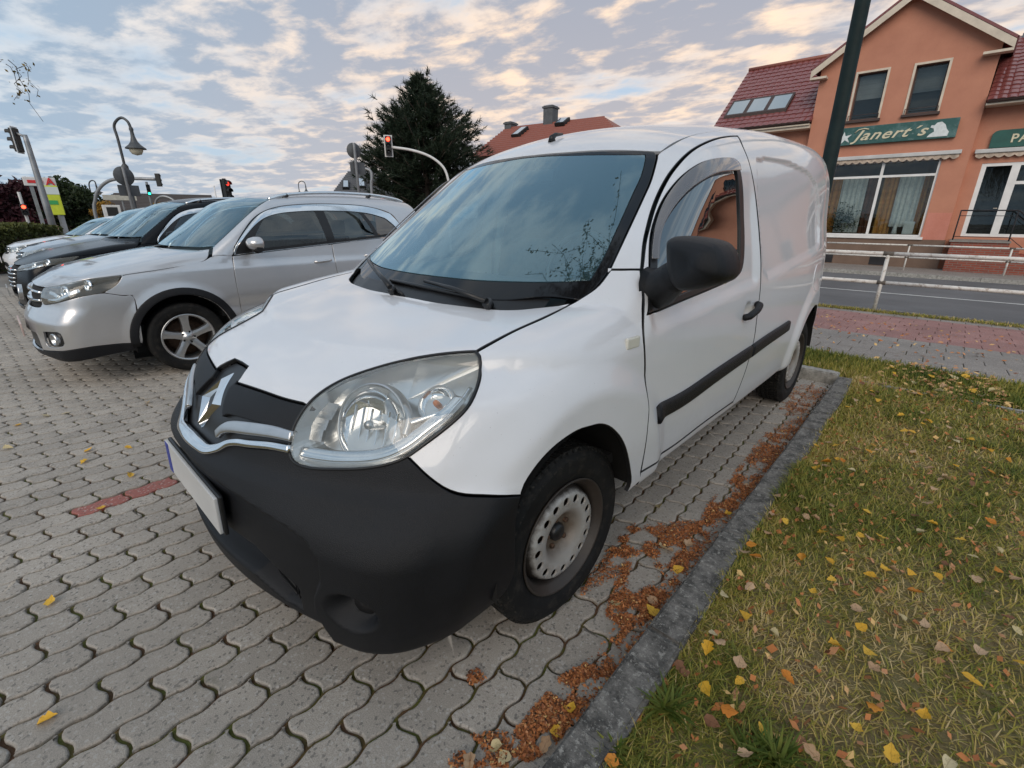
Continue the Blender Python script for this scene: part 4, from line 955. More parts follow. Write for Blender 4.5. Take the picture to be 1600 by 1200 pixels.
# white bordered red light on a curved arm before the conifer
D = 15; B = dpt(701, 300, D); t = thing('traffic_light', 'white bordered traffic light showing red on a curved arm before the conifer', 'traffic light', base(B))
C = arm_pts(B, D, [(612, 230), (640, 234), (664, 241), (682, 251), (695, 265), (701, 285)])[::-1]; C = [(0, 0, 0), (0, 0, C[0][2]-.3)]+[tuple(np.array(c)*[1, 1, 1]) for c in C]
mb = MB(); mb.tube(crom([np.array(c) for c in C], 6), .035, 10); mb.build('mast_arm', MAT['sigwhite'], t); e = np.array(C[-1]); signal_head(t, tuple(e-np.array([r2[0], r2[1], 0])*.09+[0, 0, .03]), facing(B)+.1, 3, 0, MAT['redlight'], .55, MAT['sigwhite'])
# thin grey post with an arm by the dark roof
B = dpt(581, 300, 17); t = thing('sign_post', 'thin grey bent post standing before the dark slate roof', 'post', base(B)); C = arm_pts(B, 17, [(558, 263), (572, 264), (579, 268), (581, 278), (581, 305)])[::-1]; C = [(0, 0, 0)]+C; mb = MB(); mb.tube(crom([np.array(c) for c in C], 5), .045, 8); mb.build('pole', MAT['galv'], t)
B = dpt(339, 315, 30); t = thing('flag_pole', 'thin pale pole beside the long dark roofed building', 'pole', base(B)); mb = MB(); mb.tube([(0, 0, 0), (0, 0, dpt(334, 290, 30)[2]-FZ)], [.05, .03], 8); mb.build('pole', MAT['sigwhite'], t)
# advertising board and chemist's sign
def board(name, label, cat, u0, v0, u1, v1, D, mt, posts=True):
    P = dpt((u0+u1)/2, (v0+v1)/2, D); t = thing(name, label, cat, base(P), facing(P)+math.pi/2); k = ((P-CAM_O)@CAM_FWD)/CAM_F*.85; hw = (u1-u0)/2*k; z0 = dpt((u0+u1)/2, v1, D)[2]-FZ; z1 = dpt((u0+u1)/2, v0, D)[2]-FZ
    mb = MB(); mb.box((-hw, -.12, z0), (hw, .12, z1), bev=.03); o = mb.build('panel', mt, t)
    if posts:
        for s in (-1, 1): mb = MB(); mb.box((s*hw*.6-.06, -.05, 0), (s*hw*.6+.06, .05, z0)); mb.build('post', MAT['galv'], t)
    return t, hw, z0, z1
t, hw, z0, z1 = board('advertising_board', 'tall yellow green advertising board with a blue white head at far left', 'billboard', 67, 290, 94, 336, 27, mat('lime_board', (.55, .62, .04), .5, var=.1))
mb = MB(); mb.box((-hw, -.13, z1-(z1-z0)*.30), (hw, .13, z1-.05)); mb.build('header', mat('board_header', (.62, .68, .66), .5), t); mb = MB(); mb.box((-hw*.6, -.135, z0+(z1-z0)*.36), (hw*.6, -.125, z0+(z1-z0)*.50)); mb.build('green_band', mat('board_green', (.05, .35, .10), .5), t)
t, hw, z0, z1 = board('pharmacy_sign', 'white fascia with red gothic capital A above the lime board', 'sign', 40, 277, 84, 291, 28, mat('fascia_white', (.66, .64, .63), .5))
lt = link('lettering', text_mesh('A', (z1-z0)*1.15, 0, .02), mat('sign_red', (.62, .03, .03), .5), t, (hw*.62, -.14, (z0+z1)/2), (math.radians(90), 0, 0))
mb = MB(); mb.box((-hw*.75, -.135, (z0+z1)/2-.06), (hw*.2, -.122, (z0+z1)/2+.05)); mb.build('red_line', lt.data.materials[0], t)
# white cabinet clock / ticket pillar by the junction
P = dpt(149, 335, 25); t = thing('signal_cabinet', 'small white cabinet with a black square beside the orange shrub', 'cabinet', (P2[0]+.9, P2[1]+.4, FZ), facing(P)); zt = dpt(149, 320, 25)[2]-FZ; mb = MB(); mb.box((-.2, -.28, 0), (.2, .28, zt), bev=.02); mb.build('case', MAT['sigwhite'], t); mb = MB(); mb.box((.2, -.16, zt-.40), (.206, .18, zt-.08)); mb.build('screen', MAT['sigblack'], t)
# ------------------------------------------------------------------ far buildings
def far_house(label, D, ridge_l, ridge_r, eave_l, eave_r, depth, wallm, roofm, hip=0.0, wins=(), chim=(), tilt=0.0, cat='house', name='house'):
    """house facing the camera: pixel ends of ridge and eave give its size at distance D"""
    A = dpt(*eave_l, D); B = dpt(*eave_r, D+tilt); c = (A+B)/2; a = math.atan2(B[1]-A[1], B[0]-A[0]); t = thing(name, label, cat, (c[0], c[1], FZ), a); L = math.hypot(*(B-A)[:2]); ze = c[2]-FZ
    R1 = dpt(*ridge_l, D+depth/2); R2 = dpt(*ridge_r, D+depth/2+tilt); zr_ = max(.5, (R1[2]+R2[2])/2-FZ)
    ux = np.array([math.cos(a), math.sin(a)]); s1 = (R1[:2]-c[:2])@ux; s2 = (R2[:2]-c[:2])@ux
    mb = MB(); mb.box((-L/2+.3, .3, 0), (L/2-.3, depth-.3, ze)); mb.build('wall', wallm, t)
    e = lambda s, d: (s, d, ze); rf = MB(); V = [e(-L/2, 0), e(L/2, 0), (s2, depth/2, zr_), (s1, depth/2, zr_), e(L/2, depth), e(-L/2, depth)]
    n = 14; G_ = []; F = []
    for i in range(n+1):                        # front slope as overlapping courses
        f = i/n
        for q in (0, 1): G_ += [(-L/2+(s1+L/2)*f, depth/2*f-.03*(1-q), ze+(zr_-ze)*f+.10*q*(i < n)), (L/2+(s2-L/2)*f, depth/2*f-.03*(1-q), ze+(zr_-ze)*f+.10*q*(i < n))]
    rf.add(G_, [(2*i, 2*i+1, 2*i+3, 2*i+2) for i in range(2*n+1)]); rf.add(V, [(3, 2, 4, 5), (1, 4, 2), (0, 3, 5), (0, 5, 4, 1)]); r = rf.build('roof', roofm, t)
    for (u, v, w_, h) in chim:
        P = dpt(u, v, D+depth/2); s = (P[:2]-c[:2])@ux; m = MB(); m.box((s-w_/2, depth/2-.4, zr_-.9), (s+w_/2, depth/2+.4, P[2]-FZ), bev=.03); m.box((s-w_/2-.06, depth/2-.46, P[2]-FZ-.16), (s+w_/2+.06, depth/2+.46, P[2]-FZ-.06)); m.build('chimney', MAT['signback'], r)
    for (u0, v0, u1, v1) in wins:
        f0 = None; P0 = dpt(u0, v1, D+depth*.25); s0 = (P0[:2]-c[:2])@ux; P1 = dpt(u1, v0, D+depth*.25); s3 = (P1[:2]-c[:2])@ux
        fz = lambda z: max(0.02, min(.95, (z-ze)/(zr_-ze)))
        fa, fb = fz(P0[2]-FZ), fz(P1[2]-FZ); pt = lambda s, f, l: (s, depth/2*f-l*.6, ze+(zr_-ze)*f+l)
        m = MB(); m.add([pt(s, f, l) for l in (.05, .22) for s, f in ((s0, fa), (s3, fa), (s3, fb), (s0, fb))], [(0, 1, 5, 4), (1, 2, 6, 5), (2, 3, 7, 6), (3, 0, 4, 7), (4, 5, 6, 7)]); w = m.build('roof_window', MAT['sigblack'], r)
        d_ = (s3-s0)*.16; m = MB(); m.add([pt(s, f, .235) for s, f in ((s0+d_, fa+.015), (s3-d_, fa+.015), (s3-d_, fb-.015), (s0+d_, fb-.015))], [(0, 1, 2, 3)]); m.build('pane', mat('sky_pane', (.30, .38, .45), .06, coat=1.0), w)
    return t, c, ux, L, ze
MAT['slate'] = tile_mat('slate_roof', (.050, .058, .072), (.035, .042, .054), .5)
MAT['pinkwall'] = render_mat('pale_pink_render', (.46, .33, .27), (.38, .27, .22))
far_house('house with an orange tiled hipped roof and two skylights behind the white van', 34, (806, 203), (930, 175), (735, 262), (985, 205), 9, MAT['pinkwall'], MAT['tile2'], wins=[(821, 206, 837, 222), (890, 190, 909, 206)], chim=[(812, 195, .55, 1), (894, 178, .7, 1)], tilt=-5.5)
far_house('slate roofed house with two pale skylights between the silver suv and the conifer', 38, (545, 268), (575, 268), (515, 310), (640, 308), 9, MAT['pinkwall'], MAT['slate'], wins=[(537, 287, 546, 299), (559, 283, 571, 297)])
t, c, ux, L, ze = far_house('long low building with a dark brown roof beyond the junction', 57, (180, 300), (330, 306), (130, 338), (342, 330), 16, MAT['plinth'], mat('dark_sheet_roof', (.055, .045, .042), .7, var=.2, vscale=.5), cat='building', name='building')
for k in range(7): m = MB(); m.box((-L/2+2+k*(L-4)/7, .24, .9), (-L/2+2+k*(L-4)/7+1.6, .31, 2.2)); m.build('window', MAT['sigblack'], t)
far_house('small pale house showing behind the trees at the far left', 62, (60, 318), (110, 318), (40, 340), (125, 340), 10, MAT['pinkwall'], MAT['slate'])
far_house('low shop building with a red strip to the right of the slate roofed house', 60, (348, 318), (520, 312), (330, 332), (560, 328), 14, MAT['pinkwall'], MAT['slate'], cat='building', name='building')
# ------------------------------------------------------------------ shared vehicle materials
def paint_mat(name, color, metallic=0.0, rough=0.32, coat=1.0, dirt=0.12, dirtc=(0.30, 0.27, 0.23), flake=0.0):
    m, t = new_mat(name)
    g = t.n('ShaderNodeTexCoord').outputs['Object']
    z = t.n('ShaderNodeSeparateXYZ', {0: g}).outputs[2]
    lowf = t.ramp(z, [(0.18, 1.0), (0.75, 0.0)], 'EASE')          # road film thickens towards the sills
    spl = t.ramp(t.noise(g, 34, 8, 0.72), [(0.46, 0.0), (0.72, 1.0)])
    film = t.ramp(t.noise(g, 3.0, 6, 0.6), [(0.35, 0.0), (0.75, 1.0)])
    f = t.math('MULTIPLY', t.math('ADD', t.math('MULTIPLY', lowf, t.math('ADD', t.math('MULTIPLY', spl, 0.55), 0.25)), t.math('MULTIPLY', film, 0.16)), dirt*4, clamp=True)
    c = t.mix(f, color, dirtc)
    speck = t.ramp(t.noise(g, 210, 2, 0.5), [(0.735, 0.0), (0.76, 1.0)])
    c = t.mix(t.math('MULTIPLY', speck, dirt*3.5, clamp=True), c, (0.12, 0.10, 0.08))
    r = t.math('ADD', t.math('MULTIPLY', f, 0.35), rough)
    ct = t.math('SUBTRACT', coat, t.math('MULTIPLY', f, 0.8), clamp=True)
    bp = t.n('ShaderNodeBump', {'Strength': 0.02, 'Distance': 0.002, 'Height': t.noise(g, 160, 3, 0.5)}).outputs[0]
    return finish(m, t, t.n('ShaderNodeBsdfPrincipled', {'Base Color': c, 'Metallic': metallic, 'Roughness': r, 'Coat Weight': ct, 'Coat Roughness': 0.05, 'Coat Normal': bp}).outputs[0])

MAT['white'] = paint_mat('white_paint', (0.74, 0.745, 0.765), 0.0, 0.35, 0.8, 0.10)
MAT['plastic'] = mat('black_plastic', (0.006, 0.0065, 0.0085), 0.50, var=0.25, vscale=5, bump=0.3, bscale=420, spec=0.34)
MAT['trim'] = mat('trim_plastic', (0.012, 0.012, 0.013), 0.38, var=0.2, vscale=9)
MAT['rubber'] = mat('tyre_rubber', (0.009, 0.009, 0.009), 0.75, var=0.4, vscale=9, dirt=(0.030, 0.026, 0.022), spec=.25, bump=0.1, bscale=90)
MAT['treadr'] = mat('tread_rubber', (0.010, 0.010, 0.0095), 0.8, var=0.5, vscale=30, dirt=(0.07, 0.06, 0.05), spec=.25, bump=0.2, bscale=150)
MAT['chrome'] = mat('chrome', (0.78, 0.79, 0.80), 0.10, 1.0, var=0.06, vscale=20)
MAT['satin'] = mat('satin_silver', (0.55, 0.555, 0.56), 0.30, 0.9, var=0.06, vscale=20)
MAT['dark'] = mat('dark_cavity', (0.006, 0.006, 0.006), 0.9)
MAT['cabin'] = mat('cabin_plastic', (0.035, 0.037, 0.040), 0.7, var=0.2, vscale=6)
MAT['seat'] = mat('seat_cloth', (0.045, 0.047, 0.052), 0.9, var=0.3, vscale=40)
MAT['screen'] = glass_mat('coated_windscreen', (0.62, 0.82, 0.84), (0.70, 0.92, 1.0), 0.17, 0.0, 1.0, body=((0.16, 0.36, 0.42), 0.10))
MAT['sglass'] = glass_mat('side_glass', (0.10, 0.12, 0.12), (0.95, 1.0, 1.0), 0.22, 0.0, 0.9)
MAT['visor'] = glass_mat('smoked_visor', (0.40, 0.35, 0.33), (1, 1, 1), 0.10, 0.03, 0.8, body=((0.26, 0.23, 0.22), 0.45))
MAT['lens'] = glass_mat('lamp_lens', (0.93, 0.95, 0.95), (1, 1, 1), 0.045, 0.01, 0.9, body=((0.72, 0.70, 0.60), 0.10))
MAT['frit'] = mat('black_glass_edge', (0.006, 0.006, 0.007), 0.05, coat=0.0, spec=.35)
MAT['reflector'] = mat('lamp_reflector', (0.86, 0.87, 0.88), 0.07, 1.0)
MAT['lampgrey'] = mat('lamp_housing_grey', (0.72, 0.72, 0.71), 0.28, 0.85, var=0.1)
MAT['amber'] = mat('amber_bulb', (0.75, 0.22, 0.05), 0.25, coat=0.5)
MAT['rust'] = mat('rusty_steel', (0.10, 0.055, 0.032), 0.8, 0.2, var=0.6, vscale=60, dirt=(0.03, 0.02, 0.015), bump=0.3, bscale=200)
MAT['steelrim'] = None
def rim_mat():
    m, t = new_mat('steel_wheel_paint')
    g = t.n('ShaderNodeTexCoord').outputs['Object']
    s = t.n('ShaderNodeSeparateXYZ', {0: g})
    r = t.math('POWER', t.math('ADD', t.math('MULTIPLY', s.outputs[1], s.outputs[1]), t.math('MULTIPLY', s.outputs[2], s.outputs[2])), 0.5)
    n1 = t.noise(g, 22, 8, 0.65)
    hub = t.ramp(t.math('ADD', r, t.math('MULTIPLY', n1, 0.05)), [(0.085, 1.0), (0.125, 0.0)])
    rimd = t.ramp(t.math('ADD', r, t.math('MULTIPLY', n1, 0.03)), [(0.160, 0.0), (0.172, 1.0)])
    c = t.mix(t.ramp(n1, [(0.35, 0.0), (0.75, 0.75)]), (0.45, 0.44, 0.42), (0.24, 0.20, 0.155))
    c = t.mix(t.math('MULTIPLY', hub, 0.9), c, (0.11, 0.075, 0.045))
    c = t.mix(t.math('MULTIPLY', rimd, 0.95), c, (0.030, 0.022, 0.017))
    return finish(m, t, t.n('ShaderNodeBsdfPrincipled', {'Base Color': c, 'Roughness': 0.5, 'Metallic': 0.25}).outputs[0])
MAT['steelrim'] = rim_mat()
# ------------------------------------------------------------------ wheels (axis along +x, outside towards +x)
def tyre_meshes(R, rr, wd, blocks=64):
    h = wd/2; mb = MB()
    prof = [(rr-.004, -h*.80), (rr+.012, -h*.92), (rr+(R-rr)*.45, -h*1.0), (R-.035, -h*.97), (R-.014, -h*.86), (R-.007, -h*.74),
            (R-.007, h*.74), (R-.014, h*.86), (R-.022, h*.92), (R-.037, h*.975), (R-.040, h*.965), (rr+(R-rr)*.45, h*1.0), (rr+.026, h*.965), (rr+.023, h*.945), (rr+.010, h*.90), (rr-.004, h*.80)]
    mb.lathe(prof, 72, axis='X')
    tb = MB()
    rows = [(-.74, -.50), (-.44, -.16), (-.10, .10), (.16, .44), (.50, .74)]
    for k, (a, b) in enumerate(rows):
        for j in range(blocks):
            t0 = 2*math.pi*(j+.35*(k % 2)+.2*k)/blocks; t1 = t0+2*math.pi/blocks*.80
            V = []
            for rad in (R-.009, R):
                for tt, hh in ((t0, a), (t1, a), (t1+.012*(1 if k < 2 else -1), b), (t0+.012*(1 if k < 2 else -1), b)):
                    V.append((hh*h, rad*math.cos(tt), rad*math.sin(tt)))
            tb.add(V, [(4, 5, 6, 7), (0, 1, 5, 4), (1, 2, 6, 5), (2, 3, 7, 6), (3, 0, 4, 7)])
    for sgn in (-1, 1):                           # shoulder lugs
        for j in range(blocks):
            t0 = 2*math.pi*(j+.2)/blocks; t1 = t0+2*math.pi/blocks*.72
            V = [(sgn*h*hh, rad*math.cos(tt), rad*math.sin(tt)) for rad, hh in ((R-.001, .74), (R-.028, .955)) for tt in (t0, t1)]
            V += [(v[0]*.97, v[1]*.965, v[2]*.965) for v in V]
            tb.add(V, [(0, 1, 3, 2), (0, 4, 5, 1), (2, 3, 7, 6), (0, 2, 6, 4), (1, 5, 7, 3)])
    return mb, tb
def disc_mesh(r0, r1, hfun, hole_r, hole_at, nh, n=64, extra=()):
    ang = np.linspace(0, 2*np.pi, n, endpoint=False); P = []; E = []
    def ring(cx, cy, r, m):
        b = len(P); a = np.linspace(0, 2*np.pi, m, endpoint=False)
        for t in a: P.append((cx+r*math.cos(t), cy+r*math.sin(t)))
        E.extend((b+i, b+(i+1) % m) for i in range(m))
    ring(0, 0, r1, n); ring(0, 0, r0, 24)
    H = [(hole_at*math.cos(2*math.pi*k/nh), hole_at*math.sin(2*math.pi*k/nh)) for k in range(nh)]
    for c in H: ring(c[0], c[1], hole_r, 14)
    for r in np.linspace(r0, r1, 16)[1:-1]:
        m = 56
        for t in np.linspace(0, 2*np.pi, m, endpoint=False)+r*7:
            q = (r*math.cos(t), r*math.sin(t))
            if all(math.hypot(q[0]-c[0], q[1]-c[1]) > hole_r*1.25 for c in H): P.append(q)
    vo, _, fo, *_ = delaunay_2d_cdt([Vector(p) for p in P], E, [], 0, 1e-7)
    V = np.array([v[:] for v in vo]); T = np.array([f[:] for f in fo]); c = V[T].mean(1)
    keep = (np.hypot(*c.T) > r0) & (np.hypot(*c.T) < r1)
    for q in H: keep &= np.hypot(c[:, 0]-q[0], c[:, 1]-q[1]) > hole_r*.98
    r = np.hypot(*V.T)
    W3 = np.stack([hfun(r), V[:, 0], V[:, 1]], 1)
    mb = MB(); mb.add(W3, [tuple(t) for t in T[keep]], True)
    for q in H:                                     # turned-in hole lips
        a = np.linspace(0, 2*np.pi, 14, endpoint=False); h0 = hfun(np.hypot(q[0]+hole_r*np.cos(a), q[1]+hole_r*np.sin(a)))
        V = [(h0[i], q[0]+hole_r*math.cos(a[i]), q[1]+hole_r*math.sin(a[i])) for i in range(14)]+[(h0[i]-.006, q[0]+hole_r*.93*math.cos(a[i]), q[1]+hole_r*.93*math.sin(a[i])) for i in range(14)]
        mb.add(V, [(i, (i+1) % 14, 14+(i+1) % 14, 14+i) for i in range(14)], True)
    return mb
def steel_wheel(parent, loc, side, rz=0.0):
    """side +1 = left of the vehicle"""
    R = .303
    tm, tb = tyre_meshes(R, .197, .182)
    wh = tm.build('wheel', MAT['rubber'], parent, loc, (0, 0, rz if side > 0 else math.pi+rz))
    tb.build('tread', MAT['treadr'], wh)
    rb = MB(); rb.lathe([(.199, .079), (.202, .084), (.199, .0875), (.194, .084), (.190, .074), (.178, .066), (.172, .050), (.166, .020), (.166, -.05), (.185, -.07)], 64, axis='X')
    rb.build('rim', MAT['steelrim'], wh)
    hf = pchip([.02, .045, .060, .074, .092, .120, .150, .159, .167], [.038, .038, .040, .060, .074, .078, .074, .056, .030])
    d = disc_mesh(.02, .1665, hf, .0150, .128, 16); d.build('wheel_disc', MAT['steelrim'], wh)
    hc = MB(); hc.lathe([(.0, .058), (.022, .057), (.030, .050), (.033, .030), (.033, .02)], 28, axis='X'); hc.build('hub_cap', MAT['trim'], wh)
    for k in range(5):
        a = 2*math.pi*k/5+.5; b = MB(); b.lathe([(0, .050), (.0075, .050), (.009, .046), (.009, .028)], 8, M=Matrix.Translation((0, .050*math.cos(a), .050*math.sin(a))), axis='X'); b.build('wheel_bolt', MAT['rust'], wh)
    br = MB(); br.lathe([(.03, -.01), (.135, -.01), (.135, -.03), (.03, -.03)], 40, axis='X'); br.build('brake_disc', MAT['rust'], wh)
    return wh
# ------------------------------------------------------------------ the white panel van
_xs = pchip([.1, .2, .3, .45, .6, .8, .95, 1.05, 1.2, 1.35, 1.5, 1.6, 1.7, 1.85], [.80, .84, .878, .902, .912, .912, .905, .895, .866, .828, .780, .736, .680, .58])
_pl = pchip([-.5, .3, .7, 1.1, 1.6, 2.6, 3.2, 3.7, 4.0, 4.4], [.90, .945, .975, .995, 1.0, 1.0, .99, .953, .908, .86])
_y0 = pchip([.1, .2, .25, .4, .55, .62, .66, .72, .80, .84, .9], [.20, .10, .07, .055, .06, .085, .12, .15, .20, .24, .40])
_cc = pchip([.1, .5, .66, .8], [.30, .32, .46, .46])
_zr = pchip([1.2, 1.5, 1.7, 1.85, 2.0, 2.35, 2.6, 3.0, 3.6, 4.1, 4.4], [1.37, 1.505, 1.587, 1.635, 1.677, 1.738, 1.768, 1.795, 1.802, 1.785, 1.76])
_zh = pchip([.1, .258, .45, .7, .95, 1.3], [.745, .842, .90, .952, .995, 1.04])
_zb = pchip([0, .3, .45, .6, .75, 1.1, 1.3, 4.4], [.20, .19, .19, .21, .25, .335, .345, .345])
CARGO = [(2.36, 1.525), (2.514, 1.545), (2.895, 1.55), (3.225, 1.52), (3.394, 1.465), (3.515, 1.35), (3.575, 1.21), (3.55, 1.115), (3.45, 1.085), (2.40, 1.005), (2.32, 1.04), (2.292, 1.18), (2.292, 1.36)]
BUMPC = [(-.2, .605), (.1, .60), (.313, .583), (.436, .566), (.517, .552), (.582, .533), (.618, .500), (.620, .435), (.593, .381), (.586, .33), (.612, .25), (.60, .1), (-.2, .1)]
SLOT = [(-.2, .425), (.25, .430), (.346, .425), (.42, .389), (.500, .350), (.485, .268), (.42, .272), (.356, .293), (.305, .31), (-.2, .31)]
FOG = [(.628, .367), (.645, .392), (.665, .407), (.70, .420), (.728, .424), (.752, .412), (.758, .392), (.750, .365), (.719, .336), (.69, .320), (.658, .310), (.635, .325)]
def van_F(x, y, z):
    ax = np.abs(x)
    rr = sst(2.4, 3.8, y)*sst(1.2, 1.6, z)
    side = ax-(_xs(z)*_pl(y)+.048*rr)
    for yc, A in ((.88, .026), (3.577, .020)):
        r = np.hypot(y-yc, z-.34); side = side-A*(1-sst(.45, .555, r))*sst(.1, .4, z)
    zl = .945+.055*(y-1.25)
    side = side+.019*sst(zl-.035, zl+.025, z)*sst(1.215, 1.27, y)*sst(2.275, 2.19, y)*(1-sst(1.25, 1.5, z))
    reg = (y > 2.15) & (y < 3.75) & (z > .9) & (z < 1.65)
    if np.any(reg):
        rec = np.zeros(np.shape(side)); yy, z2 = np.broadcast_to(y, side.shape)[reg], np.broadcast_to(z, side.shape)[reg]
        d = sdf2(CARGO, yy, z2); wd = .011+.022*(1-sst(1.0, 1.25, z2)); rec[reg] = .015*(1-sst(-1.0, 1.0, d/wd)); side = side+rec
    hr = np.hypot((y-2.135)/.055, (z-.868)/.042); side = side+.020*(1-sst(.45, 1.1, hr))     # hollow behind the door handle
    zt = _zr(y)-.10*(ax/.7)**2
    top = (z-zt)*.9
    nz, ny = .8192, -.5735
    yb = .87+.19*(ax/.73)**2
    ws = (y-yb)*ny+(z-.985)*nz
    rear = y-(4.24-.12*(ax/.9)**2-.15*np.clip((z-1.0)/.8, 0, 2)**2)
    cab = smax(smax(ws, top, .03), smax(side, rear, .10), .10-.035*sst(2.6, 3.7, y))
    cab = smax(cab, .8-z, .05)
    zh = _zh(y)-.03*(ax/.8)**2+.02*sst(.45, .75, ax)
    hood = (z-zh)*.93
    front = (_y0(z)+_cc(z)*ax**2-y)*.8
    reg = (y < .5) & (z < .65)
    if np.any(reg):
        rec = np.zeros(np.shape(front)); a2, z2, y2 = (np.broadcast_to(q, front.shape)[reg] for q in (ax, z, y))
        v = .026*(1-sst(-.022, .010, sdf2(BUMPC, a2, z2)))
        v += .055*(1-sst(-.032, .008, sdf2(SLOT, a2, z2)))
        v += (.030+.03*sst(.33, .42, z2))*(1-sst(.45, 1.12, np.hypot((a2-.697)/.066, (z2-.368)/.054)))
        rec[reg] = v; front = front+rec
    low = smax(smax(hood, front, .06), side, .13)
    low = smax(low, rear, .1)
    low = smax(low, _zb(y)-z, .05)
    return np.minimum(cab, low)
van = thing('panel_van', 'white panel van with black unpainted bumper parked beside the grass kerb', 'van', (0, 0, 0))
VS = Shape(van_F)
ZA = lambda x, y: (250+x/2.2218, 480+y/2.2222)
ZB = lambda x, y: (500+x/2.857, 180+y/2.857)
ZC = lambda x, y: (940+x/2.353, 170+y/2.353)
def vp(f, *pts): return VS.px([f(*p) for p in pts])
I = lambda x, y: (x, y)
PW, PB = MAT['white'], MAT['plastic']
# key outlines, left side
hl_out = loop(vp(ZA, (450, 480), (462, 425), (490, 370), (515, 337), (560, 296), (640, 250), (740, 214), (850, 185), (960, 165), (1050, 156), (1096, 154)),
              vp(ZA, (1096, 154), (1110, 180), (1110, 230), (1095, 290), (1060, 355), (1000, 412), (930, 466), (858, 518), (790, 545), (700, 560), (600, 562), (520, 558), (468, 540), (450, 510), (450, 480)))
hl_up = [p for p in hl_out if True]
seamH = VS.px([ZA(1096, 154), ZA(1222, 85), ZB(1000, 902), ZB(1135, 832)])
hood_rear = vp(ZB, (1135, 832), (1050, 850), (950, 862), (880, 868), (760, 865), (600, 845), (480, 825), (345, 801))
hf = vp(ZA, (520, 340), (430, 318), (350, 290), (265, 262))
# hood: left outline then mirrored
hr = [p for p in hood_rear]; hr[-1] = hr[-1]*[0, 1, 1]
notch = VS.snap([(.088, .245, .822), (.060, .275, .845), (0, .277, .846)], (0, 1.0, .4))
hfl = [hf[0], hf[1], hf[2], hf[3]]
upper = vp(ZA, (515, 337), (560, 296), (640, 250), (740, 214), (850, 185), (960, 165), (1050, 156), (1096, 154))
lh = loop([notch[2], notch[1]], [notch[1], notch[0]], hfl[::-1], upper, seamH, hr)
half = [p for p in lh]
mir = [np.array(p)*[-1, 1, 1] for p in half[::-1] if abs(p[0]) > 1e-3]
hood_out = np.array(half+mir)
panel(VS, hood_out, (0, .9, .2), 'bonnet', PW, van, lipmat=MAT['trim'], ds=.022, nvec=(0, -.25, 1), gap=.0025)  # white panel lips coloured dark to paint in shaded shut lines
# front wing
arch = vp(I, (815, 775), (818, 762), (832, 738), (850, 715), (872, 694), (900, 675), (920, 668), (940, 664), (958, 672), (975, 695), (985, 740), (985, 757), (978, 771))
bump_up = vp(ZA, (1222, 657), (1140, 657), (1050, 652), (990, 632), (930, 590), (890, 552), (858, 520))
door_f = VS.px([(1001, 738), (1001, 738), *[ZC(*p) for p in ((160, 1000), (155, 850), (152, 750), (150, 650), (146, 592))]])
sill_f = VS.px([(978, 771), (1002, 750)])
wing = loop(vp(ZA, (1096, 154), (1110, 180), (1110, 230), (1095, 290), (1060, 355), (1000, 412), (930, 466), (858, 518)), bump_up[::-1], arch[:], sill_f, [sill_f[1], door_f[1]], door_f[1:],
            VS.px([ZC(146, 592), ZB(1360, 690), ZB(1292, 690)]), VS.px([ZB(1292, 690), ZB(1230, 768), ZB(1135, 832)]), seamH[::-1])
wings = panel(VS, wing, (-.5, 1.1, .35), 'front_wing', PW, van, lipmat=MAT['trim'], ds=.02, both=True)
# bumper
bl = vp(ZA, (447, 498), (360, 491), (300, 486), (250, 474), (205, 500), (175, 512), (145, 503))
bl_c = [np.array([0, bl[-1][1], bl[-1][2]])]
bl_c = VS.snap([(.0, .11, .637)], (0, 1.0, .5))
b_bot = VS.snap([(.88, .60, .36), (.87, .56, .27), (.82, .42, .225), (.70, .28, .212), (.5, .18, .212), (.25, .12, .212), (0, .105, .212)], (0, 1.0, .45))
b_arch = VS.px([(815, 775), (809, 800), (806, 830)])
bhalf = loop([bl_c[0], *VS.snap([(.10, .115, .637)], (0, 1.0, .5)), *bl[:-2][::-1]], vp(ZA, (447, 500), (468, 540), (520, 558), (600, 562), (700, 560), (790, 545), (858, 518)), bump_up[::-1], [*b_arch, b_bot[0]], b_bot)
bhalf = [p for p in bhalf if p[0] > -1e-3]
bump_out = np.array(bhalf+[np.array(p)*[-1, 1, 1] for p in bhalf[::-1] if abs(p[0]) > 1e-3])
bumper = panel(VS, bump_out, (0, 1.25, .45), 'front_bumper', PB, van, ds=.0085, gap=.002, nvec=(0, -1, 0))
# slot grille behind the lower opening
mb = MB()
for k in range(5):
    zz = .305+k*.024
    mb.box((-.47, .172+.0*k, zz), (.47, .182, zz+.008))
for k in range(21): mb.box((-.47+k*.047-.002, .176, .29), (-.47+k*.047+.002, .186, .42))
mb.build('air_intake_grille', MAT['trim'], bumper)
for sg in (1, -1):
    f_ = MB(); f_.lathe([(0, 0), (.03, -.004), (.036, -.012), (.036, -.03)], 24); f_.build('fog_lamp_blank', MAT['trim'], bumper, (sg*.70, .245, .372), (math.radians(90), 0, math.radians(22*sg)))
# grille: dark panel from lamp to lamp, with its recess, bars and emblem
g_top = [p*1.0 for p in hf]; gl = vp(ZA, (447, 492), (462, 425), (490, 370), (518, 340))
ghalf = loop([notch[2], notch[1]], [notch[1], notch[0]], hf[::-1], gl[::-1], [bl[0]]+[*bl[1:5]]+[*VS.snap([(.10, .115, .637)], (0, 1, .5)), bl_c[0]])
ghalf = [p for p in ghalf if p[0] > -1e-3]
grille_out = np.array(ghalf+[np.array(p)*[-1, 1, 1] for p in ghalf[::-1] if abs(p[0]) > 1e-3])
grille = panel(VS, grille_out, (0, 1.1, .62), 'grille', MAT['trim'], van, ds=.014, offset=-.014, nvec=(0, -1, .15), gap=.0005)
def on(pts, c=(0, 1.0, .55)):
    P = VS.snap(pts, c); return P, VS.nrm(P, .006)
